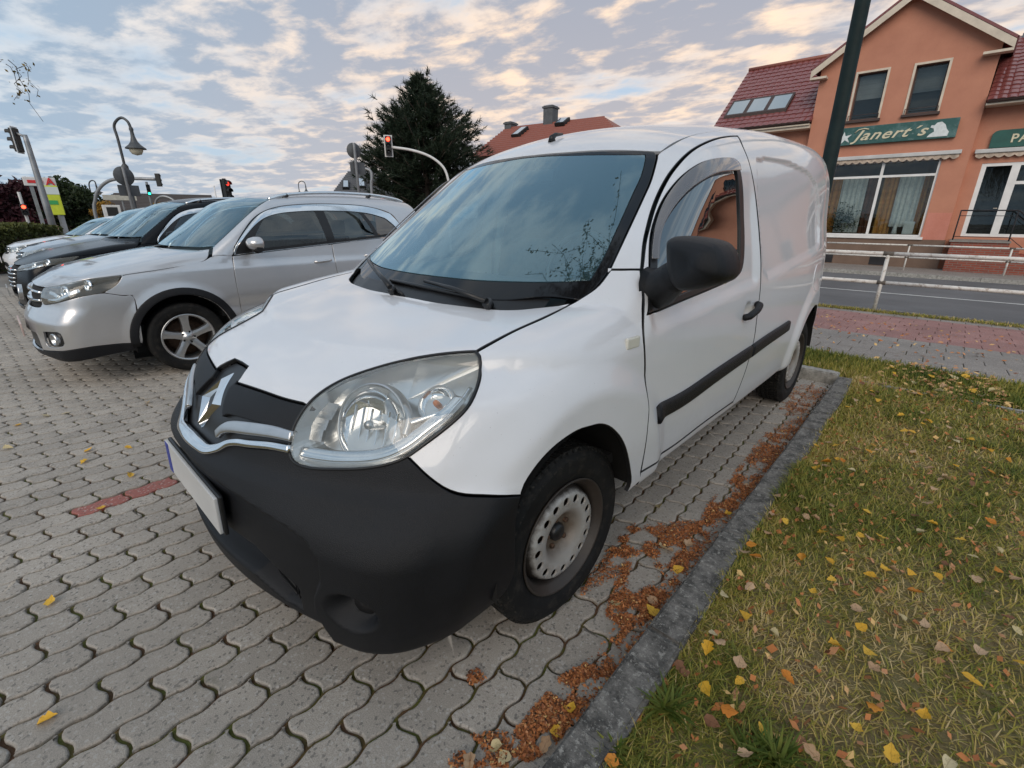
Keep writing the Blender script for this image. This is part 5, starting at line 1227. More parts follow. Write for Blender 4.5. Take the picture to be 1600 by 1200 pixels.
# upper shield over the bars: the satin black bridge
sh = loop(vp(ZA, (465, 420), (455, 437), (340, 404), (240, 376), (212, 384)), [*vp(ZA, (212, 384)), *VS.snap([(.105, .18, .755), (.075, .20, .80)], (0, 1, .55))], [VS.snap([(.075, .20, .80)], (0, 1, .55))[0], notch[0]], hf[::-1], vp(ZA, (518, 342), (490, 370), (465, 420)))
panel(VS, sh, (0, 1.1, .62), 'grille_shield', PB, van, ds=.014, offset=.0, both=True, gap=.0025, depth=.02)
def strip(pts, hw, h, name, mt, n=40, both=True, c=(0, 1.0, .55), par=None, nrm_e=.006):
    C = np.array(crom([np.array(p) for p in pts], 10)); P = VS.snap(C, c); N = VS.nrm(P, nrm_e)
    k = len(P); f = np.minimum(1, np.minimum(np.arange(k), np.arange(k)[::-1])/3+.35)
    return sweep(P, N, hw*f if not callable(hw) else np.array([hw(t) for t in np.linspace(0, 1, k)]), h, name, mt, par or van, both)
strip([(.428, .245, .742), (.36, .22, .742), (.27, .19, .733), (.20, .17, .722), (.165, .155, .708), (.145, .150, .690)], lambda t: .0135+.004*math.sin(math.pi*min(1, t*1.2)), .010, 'grille_bar', MAT['satin'])
low = [(.434, .235, .7125), (.37, .21, .7095), (.30, .18, .700), (.25, .165, .693), (.21, .155, .680), (.175, .135, .660), (.13, .118, .6455), (.07, .115, .644), (0, .115, .644)]
lowm = low+[(-p[0], p[1], p[2]) for p in low[:-1][::-1]]
strip(lowm, lambda t: .0105+.009*max(0, 1-abs(t-.5)*4), .012, 'chrome_bar', MAT['chrome'], both=False)
# emblem: an upright folded diamond on a raised boss
boss = MB()
def em(px_, pz, d=0.0):
    P = VS.snap([(px_, .18, pz)], (0, 1.0, .70))[0]; return P+np.array([0, -.95, .25])*d
outd = [(0, .828), (.066, .748), (0, .668), (-.066, .748)]; ind = [(0, .790), (.026, .748), (0, .706), (-.026, .748)]
V = [em(*p, -.016) for p in outd]+[em(*p, -.016) for p in ind]
mid = [em((a[0]+b[0])/2, (a[1]+b[1])/2, .002) for a, b in zip(outd, ind)]
V += mid; back_ = [em(*p, -.04) for p in outd]; V += back_
Fc = []
for i in range(4):
    j = (i+1) % 4
    Fc += [(i, j, 8+j, 8+i), (8+i, 8+j, 4+j, 4+i), (12+i, 12+j, j, i)]
emb = MB(); emb.add(V, Fc); emb.build('diamond_emblem', MAT['chrome'], van)
bs = MB(); bs.add([em(*p, -.022) for p in [(0, .845), (.082, .752), (.0, .652), (-.082, .752)]]+[em(*p, -.05) for p in [(0, .86), (.105, .755), (.0, .645), (-.105, .755)]], [(0, 1, 2, 3)]+[(i, 4+i, 4+(i+1) % 4, (i+1) % 4) for i in range(4)])
bs.build('emblem_boss', MAT['trim'], van)
# number plate (left blank) with its blue band
pl = MB(); pl.box((-.26, -.006, -.056), (.26, .004, .056), bev=.003)
plate = pl.build('number_plate', mat('plate_white', (0.55, 0.55, 0.54), 0.4, var=0.12, vscale=3), van, (0, .079, .502), (math.radians(-2), 0, 0))
pb_ = MB(); pb_.box((-.258, -.0075, -.053), (-.220, -.0055, .053)); pb_.build('blue_band', mat('plate_blue', (0.01, 0.03, 0.30), 0.4), plate)
ph = MB(); ph.box((-.266, .0045, -.062), (.266, .016, .060), bev=.004); ph.build('plate_holder', MAT['trim'], plate)
# head lamps
for sg in (1, -1):
    O = hl_out*[sg, 1, 1]
    c = np.array([.15*sg, 1.15, .55])
    lens = panel(VS, O, c, 'headlight', MAT['lens'], van, ds=.0123, offset=.003, gap=.0035, bev=.004, depth=.012)
    P = VS.snap(resample(O, .012), c); cen = P.mean(0)
    N = VS.nrm(P, .01)
    # bowl: rim, wall and floor of the lamp housing
    bw = MB(); n = len(P); inn = P+np.array([-.25*sg, .85, -.05])*.085; inn = cen+np.array([-.25*sg, .85, -.05])*.085+(inn-cen-np.array([-.25*sg, .85, -.05])*.085)*.9
    V = list(P-N*.004)+list(inn)+[inn.mean(0)]
    bw.add(V, [(i, (i+1) % n, n+(i+1) % n, n+i) for i in range(n)]+[(n+i, n+(i+1) % n, 2*n) for i in range(n)], False)
    bw.build('lamp_housing', MAT['lampgrey'], lens)
    gk = sweep(np.vstack([P, P[:2]]), np.vstack([N, N[:2]]), .0032, .004, 'lamp_seal', MAT['trim'], lens)
    def lp(x, y, d):            # point behind the lens
        q = vp(ZA, (x, y))[0]*[sg, 1, 1]; nn = VS.nrm(q[None], .01)[0]; return q-nn*d, nn
    def bowl(name, x, y, r, d, tilt, mt, ring=None, floor=.55):
        q, nn = lp(x, y, d); ax_ = (Vector(nn)*.62+Vector((.12*sg, -1.0, .06))*.38).normalized(); M_ = Matrix.Translation(q) @ ax_.to_track_quat('Z', 'Y').to_matrix().to_4x4()
        b = MB(); prof = [(r*math.sin(t)*1.0, -r*floor*math.cos(t)**1.3) for t in np.linspace(.02, math.pi/2, 9)]
        b.lathe(prof, 40, M_); o = b.build(name, mt, lens)
        if ring:
            rb = MB(); rb.lathe([(r*1.0, 0), (r*1.015, .005), (r*1.05, .005), (r*1.06, .0), (r*1.06, -.03)], 40, M_); rb.build('lamp_ring', ring, lens)
        return M_
    M1 = bowl('main_reflector', 695, 395, .104, .056, 0, MAT['reflector'], MAT['satin'])
    bb = MB(); bb.lathe([(0, .02), (.010, .018), (.013, .008), (.013, -.045)], 20, M1); bb.build('bulb_cap', MAT['satin'], lens)
    sp_ = MB()
    for k, (xa, ya) in enumerate(((545, 330), (515, 375), (492, 425))):
        q, nn = lp(xa, ya, .045); t_ = Vector(nn); u_ = t_.cross(Vector((0, 0, 1))).normalized(); w_ = u_.cross(t_)
        for sgn_ in (0, 1): sp_.add([q+np.array(u_*a_+w_*b_-t_*(.012*sgn_)) for a_, b_ in ((-.03, -.024), (.03, -.024), (.03, .024), (-.03, .024))], [(0, 1, 2, 3)])
    sp_.build('lamp_step', MAT['satin'], lens)
    fl = MB()
    for k in range(6): fl.box((-.0785+k*.0275, -.060, -.028), (-.0765+k*.0275, .040, -.020), M1)
    fl.build('reflector_rib', MAT['reflector'], lens)
    M2 = bowl('indicator_reflector', 948, 285, .050, .050, 0, MAT['reflector'], MAT['satin'])
    bb = MB(); bb.lathe([(0, .012), (.007, .009), (.009, .0), (.008, -.03)], 20, M2); bb.build('amber_bulb', MAT['amber'], lens)
    # bright lower trim along the bottom of the lamp
    cpts = [lp(*p, .030)[0] for p in ((470, 505), (520, 515), (600, 524), (700, 522), (780, 505), (850, 468), (920, 410), (980, 355), (1040, 285))]
    C = np.array(crom(cpts, 8)); sweep(C, np.tile(np.array([.1*sg, -.72, .68]), (len(C), 1)), .017, .012, 'lamp_trim', MAT['chrome'], lens)
    cp2 = [lp(*p, .034)[0] for p in ((835, 440), (850, 380), (842, 330), (812, 290), (790, 268))]
    C = np.array(crom(cp2, 8)); sweep(C, np.tile(np.array([.1*sg, -.9, .3]), (len(C), 1)), .010, .012, 'lamp_divider', MAT['satin'], lens)
    cp3 = [lp(*p, .030)[0] for p in ((860, 395), (920, 370), (990, 335), (1040, 300), (1075, 250))]
    C = np.array(crom(cp3, 8)); sweep(C, np.tile(np.array([.1*sg, -.8, .5]), (len(C), 1)), .006, .010, 'lamp_divider', MAT['chrome'], lens)
# windscreen: pane and its black printed edge
ws_l = vp(ZB, (1480, 160), (1503, 176), (1500, 200), (1475, 290), (1440, 370), (1370, 520), (1290, 690), (1215, 785), (1160, 826))
hood_rear_in = [p for p in hr]
ws_top = vp(ZB, (1300, 158), (1100, 168), (900, 190), (800, 205)); ws_top = [p for p in ws_top if p[0] > .03]
topc = VS.snap([(0, 1.668, 1.543)], (0, 1.8, .6))
ws_bot = VS.snap([(.60, 1.045, 1.030), (.48, .975, 1.012), (.33, .92, 1.006), (.16, .892, 1.004), (0, .885, 1.003)], (0, 1.9, .75))
wl = loop(np.vstack([topc, ws_top[::-1], ws_l[:2]]), ws_l[1:], np.vstack([ws_l[-1:], ws_bot]))
wl = [p for p in wl if p[0] > -1e-3]
ws_out = np.array(wl+[np.array(p)*[-1, 1, 1] for p in wl[::-1] if abs(p[0]) > 1e-3])
in_l = vp(ZB, (1450, 178), (1452, 190), (1432, 270), (1395, 350), (1325, 505), (1262, 640), (1205, 735))
it = VS.snap([(0, 1.655, 1.530), (.2, 1.66, 1.527), (.38, 1.685, 1.522), (.50, 1.715, 1.513)], (0, 1.8, .6))
ib = VS.snap([(.615, 1.10, 1.080), (.50, 1.050, 1.073), (.33, 1.00, 1.066), (.16, .975, 1.064), (0, .968, 1.063)], (0, 1.9, .75))
il = loop(np.vstack([it, in_l[:1]]), in_l, np.vstack([in_l[-1:], ib]))
il = [p for p in il if p[0] > -1e-3]
in_out = np.array(il+[np.array(p)*[-1, 1, 1] for p in il[::-1] if abs(p[0]) > 1e-3])
WC = (0, 1.9, .7)
windscreen = panel(VS, in_out, WC, 'windscreen', MAT['screen'], van, ds=.03, nvec=(0, -.57, .82), gap=0, bev=.001, depth=.004)
panel(VS, ws_out, WC, 'windscreen_edge', MAT['frit'], windscreen, ds=.02, nvec=(0, -.57, .82), holes=[in_out], gap=.003, depth=.01)
# cowl under the glass
cw = [(.70, 1.085, 1.020), *[tuple(p) for p in hr[1:-1]], (0, .873, .987)]
cowl = loop([*(VS.snap(cw, (0, 1.7, .7)))], [VS.snap([(0, .885, 1.003)], (0, 1.9, .75))[0], *ws_bot[::-1][1:], ws_l[-1]])
cowl = [p for p in cowl if p[0] > -1e-3]
cowl_out = np.array(cowl+[np.array(p)*[-1, 1, 1] for p in cowl[::-1] if abs(p[0]) > 1e-3])
mbc = MB(); k = 40
for sg in (1, -1):
    xs_ = np.linspace(0, .60, k); a = np.array([[x, np.interp(x, [0, .16, .33, .48, .6, .70], [.862, .872, .90, .955, 1.02, 1.075])-.02, .965] for x in xs_]); b = np.array([[x, np.interp(x, [0, .16, .33, .48, .6, .70], [.885, .892, .92, .975, 1.045, 1.10])+.03, 1.018+.00*x] for x in xs_])
    V = np.vstack([a, b])*[sg, 1, 1]; mbc.add(V, [(i, i+1, k+i+1, k+i) for i in range(k-1)], True)
mbc.build('cowl', MAT['trim'], van)
# roof, side wall, door
dtop = vp(ZC, (146, 592), (155, 500), (170, 430), (190, 360), (220, 290), (260, 225), (310, 170), (360, 135), (420, 110), (470, 101), (500, 100))
drear = vp(ZC, (500, 100), (520, 140), (540, 190), (555, 250), (565, 310), (575, 400), (583, 500), (586, 600), (582, 680), (572, 760), (560, 850), (530, 960), (500, 1040), (483, 1078))
dbot = VS.px([(1145, 628), (1100, 660), (1050, 698), (1001, 738)])
d_front = VS.px([(1001, 738), *[ZC(*p) for p in ((160, 1000), (155, 850), (152, 750), (150, 650), (146, 592))]])
door_out = loop(dtop, drear, dbot, d_front)
w_out = loop(vp(ZC, (205, 742), (172, 752)), vp(ZC, (172, 752), (174, 690), (178, 600), (182, 500), (196, 425), (230, 340), (280, 270), (330, 225), (380, 197), (440, 184), (478, 185), (500, 203)),
             vp(ZC, (500, 203), (515, 260), (521, 350), (524, 450), (523, 540), (514, 592), (490, 622)), vp(ZC, (490, 622), (400, 661), (300, 702), (205, 742)))
g_out = loop(vp(ZC, (225, 712), (208, 680)), vp(ZC, (208, 680), (206, 600), (208, 520), (214, 465), (240, 385), (300, 303), (350, 258), (420, 219), (468, 208), (492, 214)), vp(ZC, (492, 214), (502, 262), (508, 400), (509, 500), (506, 570), (486, 603)), vp(ZC, (486, 603), (400, 640), (300, 680), (225, 712)))
DC = (-1.6, 1.75, .75)
doors = panel(VS, door_out, DC, 'door', PW, van, lipmat=MAT['trim'], ds=.019, holes=[w_out], both=True, gap=.0028, far=3.4, near=1.7)
for d_, sg in zip(doors, (1, -1)):
    m = sg < 0; c = DC
    panel(VS, w_out, c, 'window_trim', MAT['trim'], d_, ds=.02, holes=[g_out], gap=.0, bev=.002, mirror=m, far=3.4, near=1.7, offset=.001)
    panel(VS, g_out, c, 'side_window', MAT['sglass'], d_, ds=.035, gap=0, bev=.001, depth=.003, mirror=m, far=3.4, near=1.7, offset=-.006)
    vz = loop(vp(ZC, (196, 560), (178, 560)), vp(ZC, (178, 560), (184, 500), (197, 425), (230, 342), (280, 272), (330, 227), (380, 199), (440, 186), (478, 188), (498, 205)), vp(ZC, (498, 205), (504, 230)), vp(ZC, (504, 230), (420, 241), (345, 283), (282, 345), (231, 427), (212, 495), (206, 560)), vp(ZC, (206, 560), (196, 560)))
    panel(VS, vz, c, 'wind_deflector', MAT['visor'], d_, ds=.02, gap=0, bev=.003, depth=.004, mirror=m, far=3.4, near=1.7, offset=.014)
    # mirror foot, handle, moulding
    hp = VS.snap([(.9, y_, z_) for y_, z_ in ((2.068, .850), (2.10, .861), (2.15, .875), (2.20, .889), (2.225, .895))], (-1.5, 2.1, .86), 3.4); hn = np.tile([1., 0, 0], (5, 1))
    hp[1:4, 0] = hp[[0, 0, 0], 0]; C = np.array(crom(list(hp), 6)); C[:, 0] = np.interp(np.arange(len(C)), [0, 4, len(C)/2, len(C)-5, len(C)-1], np.array([.0, .022, .030, .022, .0])+.912)
    hb = MB(); hb.tube(C*[sg, 1, 1], [.008]+[.0155]*(len(C)-2)+[.008], 12); hb.build('door_handle', PB, d_)
mp_t = vp(ZC, (200, 1108), (300, 1040), (420, 958), (540, 878)); mp_b = vp(ZC, (208, 1148), (305, 1080), (425, 992), (545, 908))
mq_t = vp(ZC, (544, 876), (610, 832), (684, 786)); mq_b = vp(ZC, (549, 906), (612, 858), (682, 808))
for sg in (1, -1):
    for T_, B_, par in ((mp_t, mp_b, doors[0 if sg > 0 else 1]), (mq_t, mq_b, van)):
        c_ = (T_+B_)/2; c_ = VS.snap(np.array(crom(list(c_), 8)), (-1.5, 2.0, .6), 3.6); nn = VS.nrm(c_, .01); hw = .031
        c_ = c_*[sg, 1, 1]; nn = nn*[sg, 1, 1]
        sweep(c_, nn, hw, .016, 'side_moulding', PB, par)
# cargo side with A pillar and roof rail
rail = VS.snap([(.585, 1.775, 1.525), (.60, 2.0, 1.62), (.60, 2.35, 1.68), (.60, 2.8, 1.715), (.60, 3.3, 1.72), (.60, 3.8, 1.705), (.58, 4.08, 1.68)], (0, 2.6, .2))
ws_side = [p for p in ws_l[1:]]
rarch = [( .88, 3.95, .36), (.89, 3.945, .47), (.90, 3.90, .58), (.90, 3.80, .66), (.90, 3.66, .70), (.90, 3.50, .70), (.90, 3.36, .665), (.90, 3.25, .59), (.89, 3.19, .48), (.88, 3.175, .36)]
rarch = VS.snap(rarch, (-1.6, 3.0, .6), 3.6)
sill = VS.snap([(.89, 3.165, .352), (.89, 2.7, .352), (.89, 2.2, .353), (.89, 1.7, .354), (.9, 1.22, .362)], (-1.6, 2.2, .6), 3.6)
rear_e = VS.snap([(.60, 4.09, 1.665), (.70, 4.06, 1.5), (.76, 4.08, 1.2), (.79, 4.1, .9), (.80, 4.1, .6), (.79, 4.1, .38)], (-1.6, 2.6, .8), 4.2)
rbot = VS.snap([(.79, 4.10, .375), (.84, 4.02, .365), (.875, 3.955, .36)], (-1.6, 3.0, .6), 4.2)
side_out = loop([*ws_side[:-2], *VS.px([ZB(1292, 690)])][::-1], [ws_side[0], rail[0]], rail, [rail[-1], rear_e[0]], rear_e, [rear_e[-1], *rbot, rarch[0]], rarch, [rarch[-1], *VS.snap([(.88, 3.165, .36)], (-1.6, 3.0, .6), 3.6)],
                sill, [sill[-1], dbot[-1]], dbot[::-1], drear[::-1], dtop[::-1], VS.px([ZC(146, 592), ZB(1360, 690), ZB(1292, 690)]))
sides = panel(VS, side_out, (-1.7, 2.5, .55), 'side_wall', PW, van, lipmat=MAT['trim'], ds=.015, both=True, far=4.4, near=1.75, nvec=(1, .04, .12))
# roof
tw = loop(np.vstack([topc+[0, .006, .004], [p+np.array([0, .006, .004]) for p in ws_top[::-1]], ws_l[:1]]), [ws_l[0], rail[0]], rail, [rail[-1], *VS.snap([(.4, 4.17, 1.70), (.2, 4.19, 1.72), (0, 4.2, 1.725)], (0, 2.6, .2), 3.)])
tw = [p for p in tw if p[0] > -1e-3]
roof_out = np.array(tw+[np.array(p)*[-1, 1, 1] for p in tw[::-1] if abs(p[0]) > 1e-3])
roof = panel(VS, roof_out, (0, 2.7, -.2), 'roof', PW, van, ds=.03, nvec=(0, 0, 1), far=3.2, gap=.001, bev=.002)
an = MB(); an.tube([(0, 1.80, 1.615), (0, 1.80, 1.632), (0, 1.825, 1.648), (0, 1.88, 1.656)], [.020, .015, .010, .005], 12); an.build('antenna_base', MAT['trim'], roof)
# back of the van
bk = MB(); 
rr_ = []
for z_, hwid, y_ in ((.36, .74, 4.10), (.6, .755, 4.11), (.9, .75, 4.11), (1.2, .725, 4.09), (1.5, .67, 4.07), (1.66, .58, 4.09), (1.70, .40, 4.16)):
    rr_.append([(x*hwid, y_+.11*(1-x*x), z_) for x in np.linspace(-1, 1, 13)])
V = [p for r in rr_ for p in r]; bk.add(V, [(i*13+j, i*13+j+1, (i+1)*13+j+1, (i+1)*13+j) for i in range(6) for j in range(12)], True); bk.build('rear_door', PW, van)
bb = MB(); bb.box((-.72, 4.10, .27), (.72, 4.24, .52), bev=.04); bb.build('rear_bumper', PB, van)
for sg in (1, -1):
    tl = MB(); tl.box((-.022, -.02, -.20), (.022, .02, .20), bev=.012); tl.build('tail_lamp', mat('tail_red', (.35, .01, .01), .2, coat=.5), van, (sg*.69, 4.135, 1.05), (0, 0, 0))
# wheel housings, floor
und = MB(); und.box((-.60, .36, .24), (.60, .50, .62)); und.box((-.82, .36, .27), (-.40, .45, .30)); und.box((.40, .36, .27), (.82, .45, .30)); und.box((-.80, .45, .225), (-.60, .51, .60)); und.box((.60, .45, .225), (.80, .51, .60)); und.box((-.55, .50, .24), (.55, 1.25, .80)); und.box((-.72, 1.26, .26), (.72, 3.12, .40)); und.box((-.86, 1.24, .375), (.86, 3.13, .40)); und.box((-.55, 3.12, .25), (.55, 4.1, .45)); und.build('underbody', MAT['dark'], van)  # small boxes behind the bumper corners are added to block stray light
for yc in (.88, 3.577):
    for sg in (1, -1):
        a = np.linspace(math.radians(2), math.radians(186), 26); wl_ = MB(); r = .362
        V = [(sg*x, yc+r*math.cos(t)*(.98), .335+r*math.sin(t)) for x in (.50, .885 if yc < 2 else .86) for t in a]; wl_.add(V, [(i, i+1, 26+i+1, 26+i) for i in range(25)], True)
        wl_.add([(sg*.50, yc+r*math.cos(t), .335+r*math.sin(t)) for t in a], [tuple(range(26))]); wl_.build('wheel_arch_liner', MAT['dark'], van)
        steel_wheel(van, (sg*.768, yc, .302), sg, math.radians(-1.5)*sg if yc < 2 else 0)
# cabin
cb = MB(); cb.prism([(-.80, .40), (.80, .40), (.85, .9), (.80, 1.15), (.70, 1.50), (.55, 1.62), (-.55, 1.62), (-.70, 1.50), (-.80, 1.15), (-.85, .9)], -2.31, -2.28, Matrix.Rotation(math.radians(90), 4, 'X')); cb.build('bulkhead', MAT['cabin'], van)
ds_ = MB(); prof = [(1.08, .96), (1.14, 1.01), (1.30, 1.035), (1.42, 1.02), (1.48, .93), (1.46, .75), (1.40, .60), (1.05, .60)]
ds_.prism([(p[0], p[1]) for p in prof][::-1], -.62, .62, Matrix(((0, 0, 1, 0), (1, 0, 0, 0), (0, 1, 0, 0), (0, 0, 0, 1)))); ds_.build('dashboard', MAT['cabin'], van)
cl = MB(); cl.tube([(.38+.16*math.cos(t), 1.53+.05*math.sin(t), 1.06+.15*math.sin(t)) for t in np.linspace(0, 2*math.pi, 25)], .013, 8); cl.tube([(.38, 1.53, 1.06), (.38, 1.46, .98)], .03, 8); cl.tube([(.23, 1.53, 1.06), (.53, 1.53, 1.06)], .012, 6); cl.build('steering_wheel', MAT['trim'], van)
for sx in (.38, -.38):
    st = MB(); st.box((-.23, -.25, 0), (.23, .22, .16), bev=.05); st.box((-.22, .16, .10), (.22, .28, .66), Matrix.Rotation(math.radians(-12), 4, 'X'), bev=.05); st.build('seat', MAT['seat'], van, (sx, 1.86, .55))
    hd = MB(); hd.box((-.12, -.04, 0), (.12, .05, .17), bev=.04); hd.build('headrest', MAT['seat'], van, (sx, 2.14, 1.20))
fl_ = MB(); fl_.box((-.80, 1.02, .42), (.80, 2.30, .46)); fl_.build('cabin_floor', MAT['cabin'], van)
rv = MB(); rv.box((-.10, -.01, -.03), (.10, .015, .03), bev=.01); rv.tube([(0, 0, .02), (0, -.03, .07)], .008, 6); rv.build('rear_view_mirror', MAT['trim'], van, (0, 1.70, 1.455))
# door mirrors
def mirror_shell():
    out = [(248, 490), (258, 476), (288, 468), (360, 472), (440, 489), (474, 518), (490, 560), (490, 598), (476, 624), (440, 643), (380, 660), (325, 668), (296, 664), (270, 640), (255, 600), (249, 545)]
    Q = np.array([at_y(*ZC(*p), 1.235)[[0, 2]] for p in out]); Q = np.array(crom(list(Q)+[Q[0]], 4))[:-1]; cen = np.array([mc[0], mc[2]]); n = len(Q)
    V = []; rings = [(1.0, .038), (1.0, .0), (.985, -.022), (.94, -.043), (.84, -.062), (.66, -.077), (.42, -.086), (.18, -.089)]
    for k, d in rings:
        for q in Q-cen: V.append((q[0]*k, d-.012*q[0]/.1*(d < 0), q[1]*k))
    F = [(i*n+j, (i+1)*n+j, (i+1)*n+(j+1) % n, i*n+(j+1) % n) for i in range(len(rings)-1) for j in range(n)]
    V.append((0, -.09, 0)); F += [((len(rings)-1)*n+j, len(V)-1, (len(rings)-1)*n+(j+1) % n) for j in range(n)]
    F.append(tuple(reversed(range(n))))
    return V, F
mc = at_y(1098, 411, 1.235)
for sg in (1,):
    V_, F_ = mirror_shell(); mm_ = MB(); mm_.add(np.array(V_)*[sg, 1, 1], F_); mm_.S = [True]*(len(F_)-1)+[False]; msh = mm_.build('door_mirror', PB, van, (sg*mc[0], 1.235, mc[2]))
    gm = MB(); gm.prism([(a_*.080, b_*.064) for a_, b_ in ((-1, -.7), (-.75, -1), (.75, -.9), (1, -.5), (1, .45), (.6, .85), (-.6, 1), (-1, .75))], -.003, 0, Matrix.Rotation(math.radians(90), 4, 'X')); gm.build('mirror_glass', MAT['reflector'], msh, (0, .0385, 0))
    P0 = VS.px([ZC(176, 700), ZC(185, 620), ZC(232, 640)]); 
    ft = MB(); base_c = (VS.px([ZC(200, 655)])[0]-[mc[0], 1.235, mc[2]])*[sg, 1, 1]; tipc = np.array([sg*(-.07), 0, -.045])
    ft.tube([base_c+np.array([-.02*sg, .0, -.01]), base_c+np.array([.02*sg, .0, 0]), tipc+np.array([-.01*sg, 0, 0]), tipc+np.array([.05*sg, 0, .02])], [.075, .062, .050, .045], 16); ft.build('mirror_arm', PB, msh)
# small things on the skin: indicator, fuel flap, wipers
for sg in (1, -1):
    q = VS.px([(987, 535)])[0]*[sg, 1, 1]; im = MB(); im.box((-.006, -.033, -.018), (.006, .033, .018), bev=.005); im.build('side_indicator', mat('side_lamp', (.72, .70, .62), .15, coat=.6), van, q+np.array([.003*sg, 0, 0]), (0, 0, math.radians(-4*sg)))
ff = VS.snap([(.87, 3.50+.075*math.cos(t), .90+.085*math.sin(t)) for t in np.linspace(0, 2*math.pi, 24, endpoint=False)], (-1.6, 3.2, .8), 3.6)
ffo = panel(VS, ff, (-1.6, 3.2, .8), 'fuel_flap', PW, sides[0], ds=.03, offset=.0035, gap=0, depth=.004, far=3.4, near=1.75)
def wiper(piv, elbow, b0, b1):
    P = VS.px([piv, elbow, b0, b1]); N = VS.nrm(P, .02); up = np.array([0, -.57, .82])
    r_ = MB(); r_.tube([P[0]+up*.005, P[0]+up*.03], .018, 12); r_.tube([P[0]+up*.03, (P[0]+P[1])/2+up*.036, P[1]+up*.022], [.011, .008, .006], 8)
    o = r_.build('wiper_arm', MAT['trim'], van)
    L = np.array([P[2]+(P[3]-P[2])*t for t in np.linspace(0, 1, 14)]); L = VS.snap(L, WC); 
    bl_ = MB(); bl_.tube([p+up*.011 for p in L], [.004]+[.0075]*12+[.004], 6); bl_.tube([p+up*.003 for p in L], .0035, 4); bl_.build('wiper_blade', MAT['trim'], o)
wiper((766, 481), (668, 446), (612, 441), (768, 474))
wiper((616, 458), (590, 424), (577, 408), (632, 463))
# ------------------------------------------------------------------ the other parked cars (noses towards -y)
def alloy_wheel(parent, loc, side, R, wd=.19, spokes=5, mt=None):
    tm, tb = tyre_meshes(R, R*.66, wd, 48)
    wh = tm.build('wheel', MAT['rubber'], parent, loc, (0, 0, 0 if side > 0 else math.pi)); rr = R*.66; h = wd/2
    rb = MB(); rb.lathe([(rr+.004, h*.82), (rr+.006, h*.88), (rr-.004, h*.90), (rr-.014, h*.78), (rr-.022, h*.3), (rr-.022, -h*.6)], 56, axis='X'); rb.build('rim', mt, wh)
    bk = MB(); bk.lathe([(0, -.01), (rr*.72, -.01), (rr*.72, -.03), (rr-.02, -.05)], 40, axis='X'); bk.build('brake_disc', MAT['rust'], wh)
    for k in range(spokes):
        a = 2*math.pi*k/spokes+.35; c, s = math.cos(a), math.sin(a); V = []
        for (r, hw, x) in ((.035, .036, h*.62), (rr*.5, .030, h*.72), (rr*.8, .034, h*.78), (rr-.008, .046, h*.80)):
            for q, dx in ((-1, -.030), (-.86, 0), (-.25, .004), (.25, .004), (.86, 0), (1, -.030)):
                V.append((x+dx, r*c-hw*q*s, r*s+hw*q*c))
        F = [(i*6+j, i*6+j+1, (i+1)*6+j+1, (i+1)*6+j) for i in range(3) for j in range(5)]; sp = MB(); sp.add(V, F, False); sp.build('spoke', mt, wh)
    hb = MB(); hb.lathe([(0, h*.80), (.022, h*.79), (.028, h*.74), (.030, h*.68), (.058, h*.66), (.062, h*.3)], 30, axis='X'); hb.build('hub', mt, wh)
    for k in range(5):
        a = 2*math.pi*k/5; b_ = MB(); b_.lathe([(0, h*.70), (.008, h*.70), (.009, h*.6)], 8, Matrix.Translation((0, .046*math.cos(a), .046*math.sin(a))), axis='X'); b_.build('wheel_bolt', MAT['dark'], wh)
    return wh
def car_F(K):
    xs, pln, y0, zr, zh = (pchip(*K[k]) for k in ('xs', 'plan', 'y0', 'zr', 'zh')); cc = K['cc']; zb = pchip(*K['zb'])
    yb0, yb2, zb0, sl = K['ws']; nz = math.cos(sl); ny = -math.sin(sl)
    yr, rs_ = K['rear']; wc = K['wheels']; R = K['R']; ar = K.get('arch', .04); shy = K.get('shoulder', None)
    def F(x, y, z):
        ax = np.abs(x); side = ax-xs(z)*pln(y)
        for yc in wc:
            r = np.hypot(y-yc, z-R-.02); side = side-.016*(1-sst(R+ar, R+ar+.12, r))*sst(.05, .3, z)
        if shy: side = side+.012*sst(shy-.02, shy+.03, z+.0*y)*sst(.2, .7, y)*(1-sst(shy+.1, shy+.25, z))
        for (ya, za, yb_, zb_, dep, wd) in K.get('creases', ()):
            zl = za+(zb_-za)*(y-ya)/(yb_-ya); side = side+dep*np.exp(-((z-zl)/wd)**2)*sst(ya-.1, ya+.2, y)*(1-sst(yb_-.2, yb_+.1, y))
        top = (z-zr(y)+K.get('crown', .07)*(ax/.6)**2)*.9
        ws = (y-yb0-yb2*(ax/.7)**2)*ny+(z-zb0)*nz
        rear = (y-yr+.10*(ax/.8)**2+rs_*np.clip(z-.8, 0, 1))*.9
        cab = smax(smax(ws, top, .03), smax(side, rear, .08), K.get('k', .07)); cab = smax(cab, zb0-.25-z, .04)
        hood = (z-zh(y)+.035*(ax/.75)**2-.0*ax)*.93
        front = (y0(z)+cc*ax**2-y)*.8
        low = smax(smax(hood, front, .05), side, .10); low = smax(low, rear, .08); low = smax(low, zb(y)-z, .04)
        return np.minimum(cab, low)
    return F
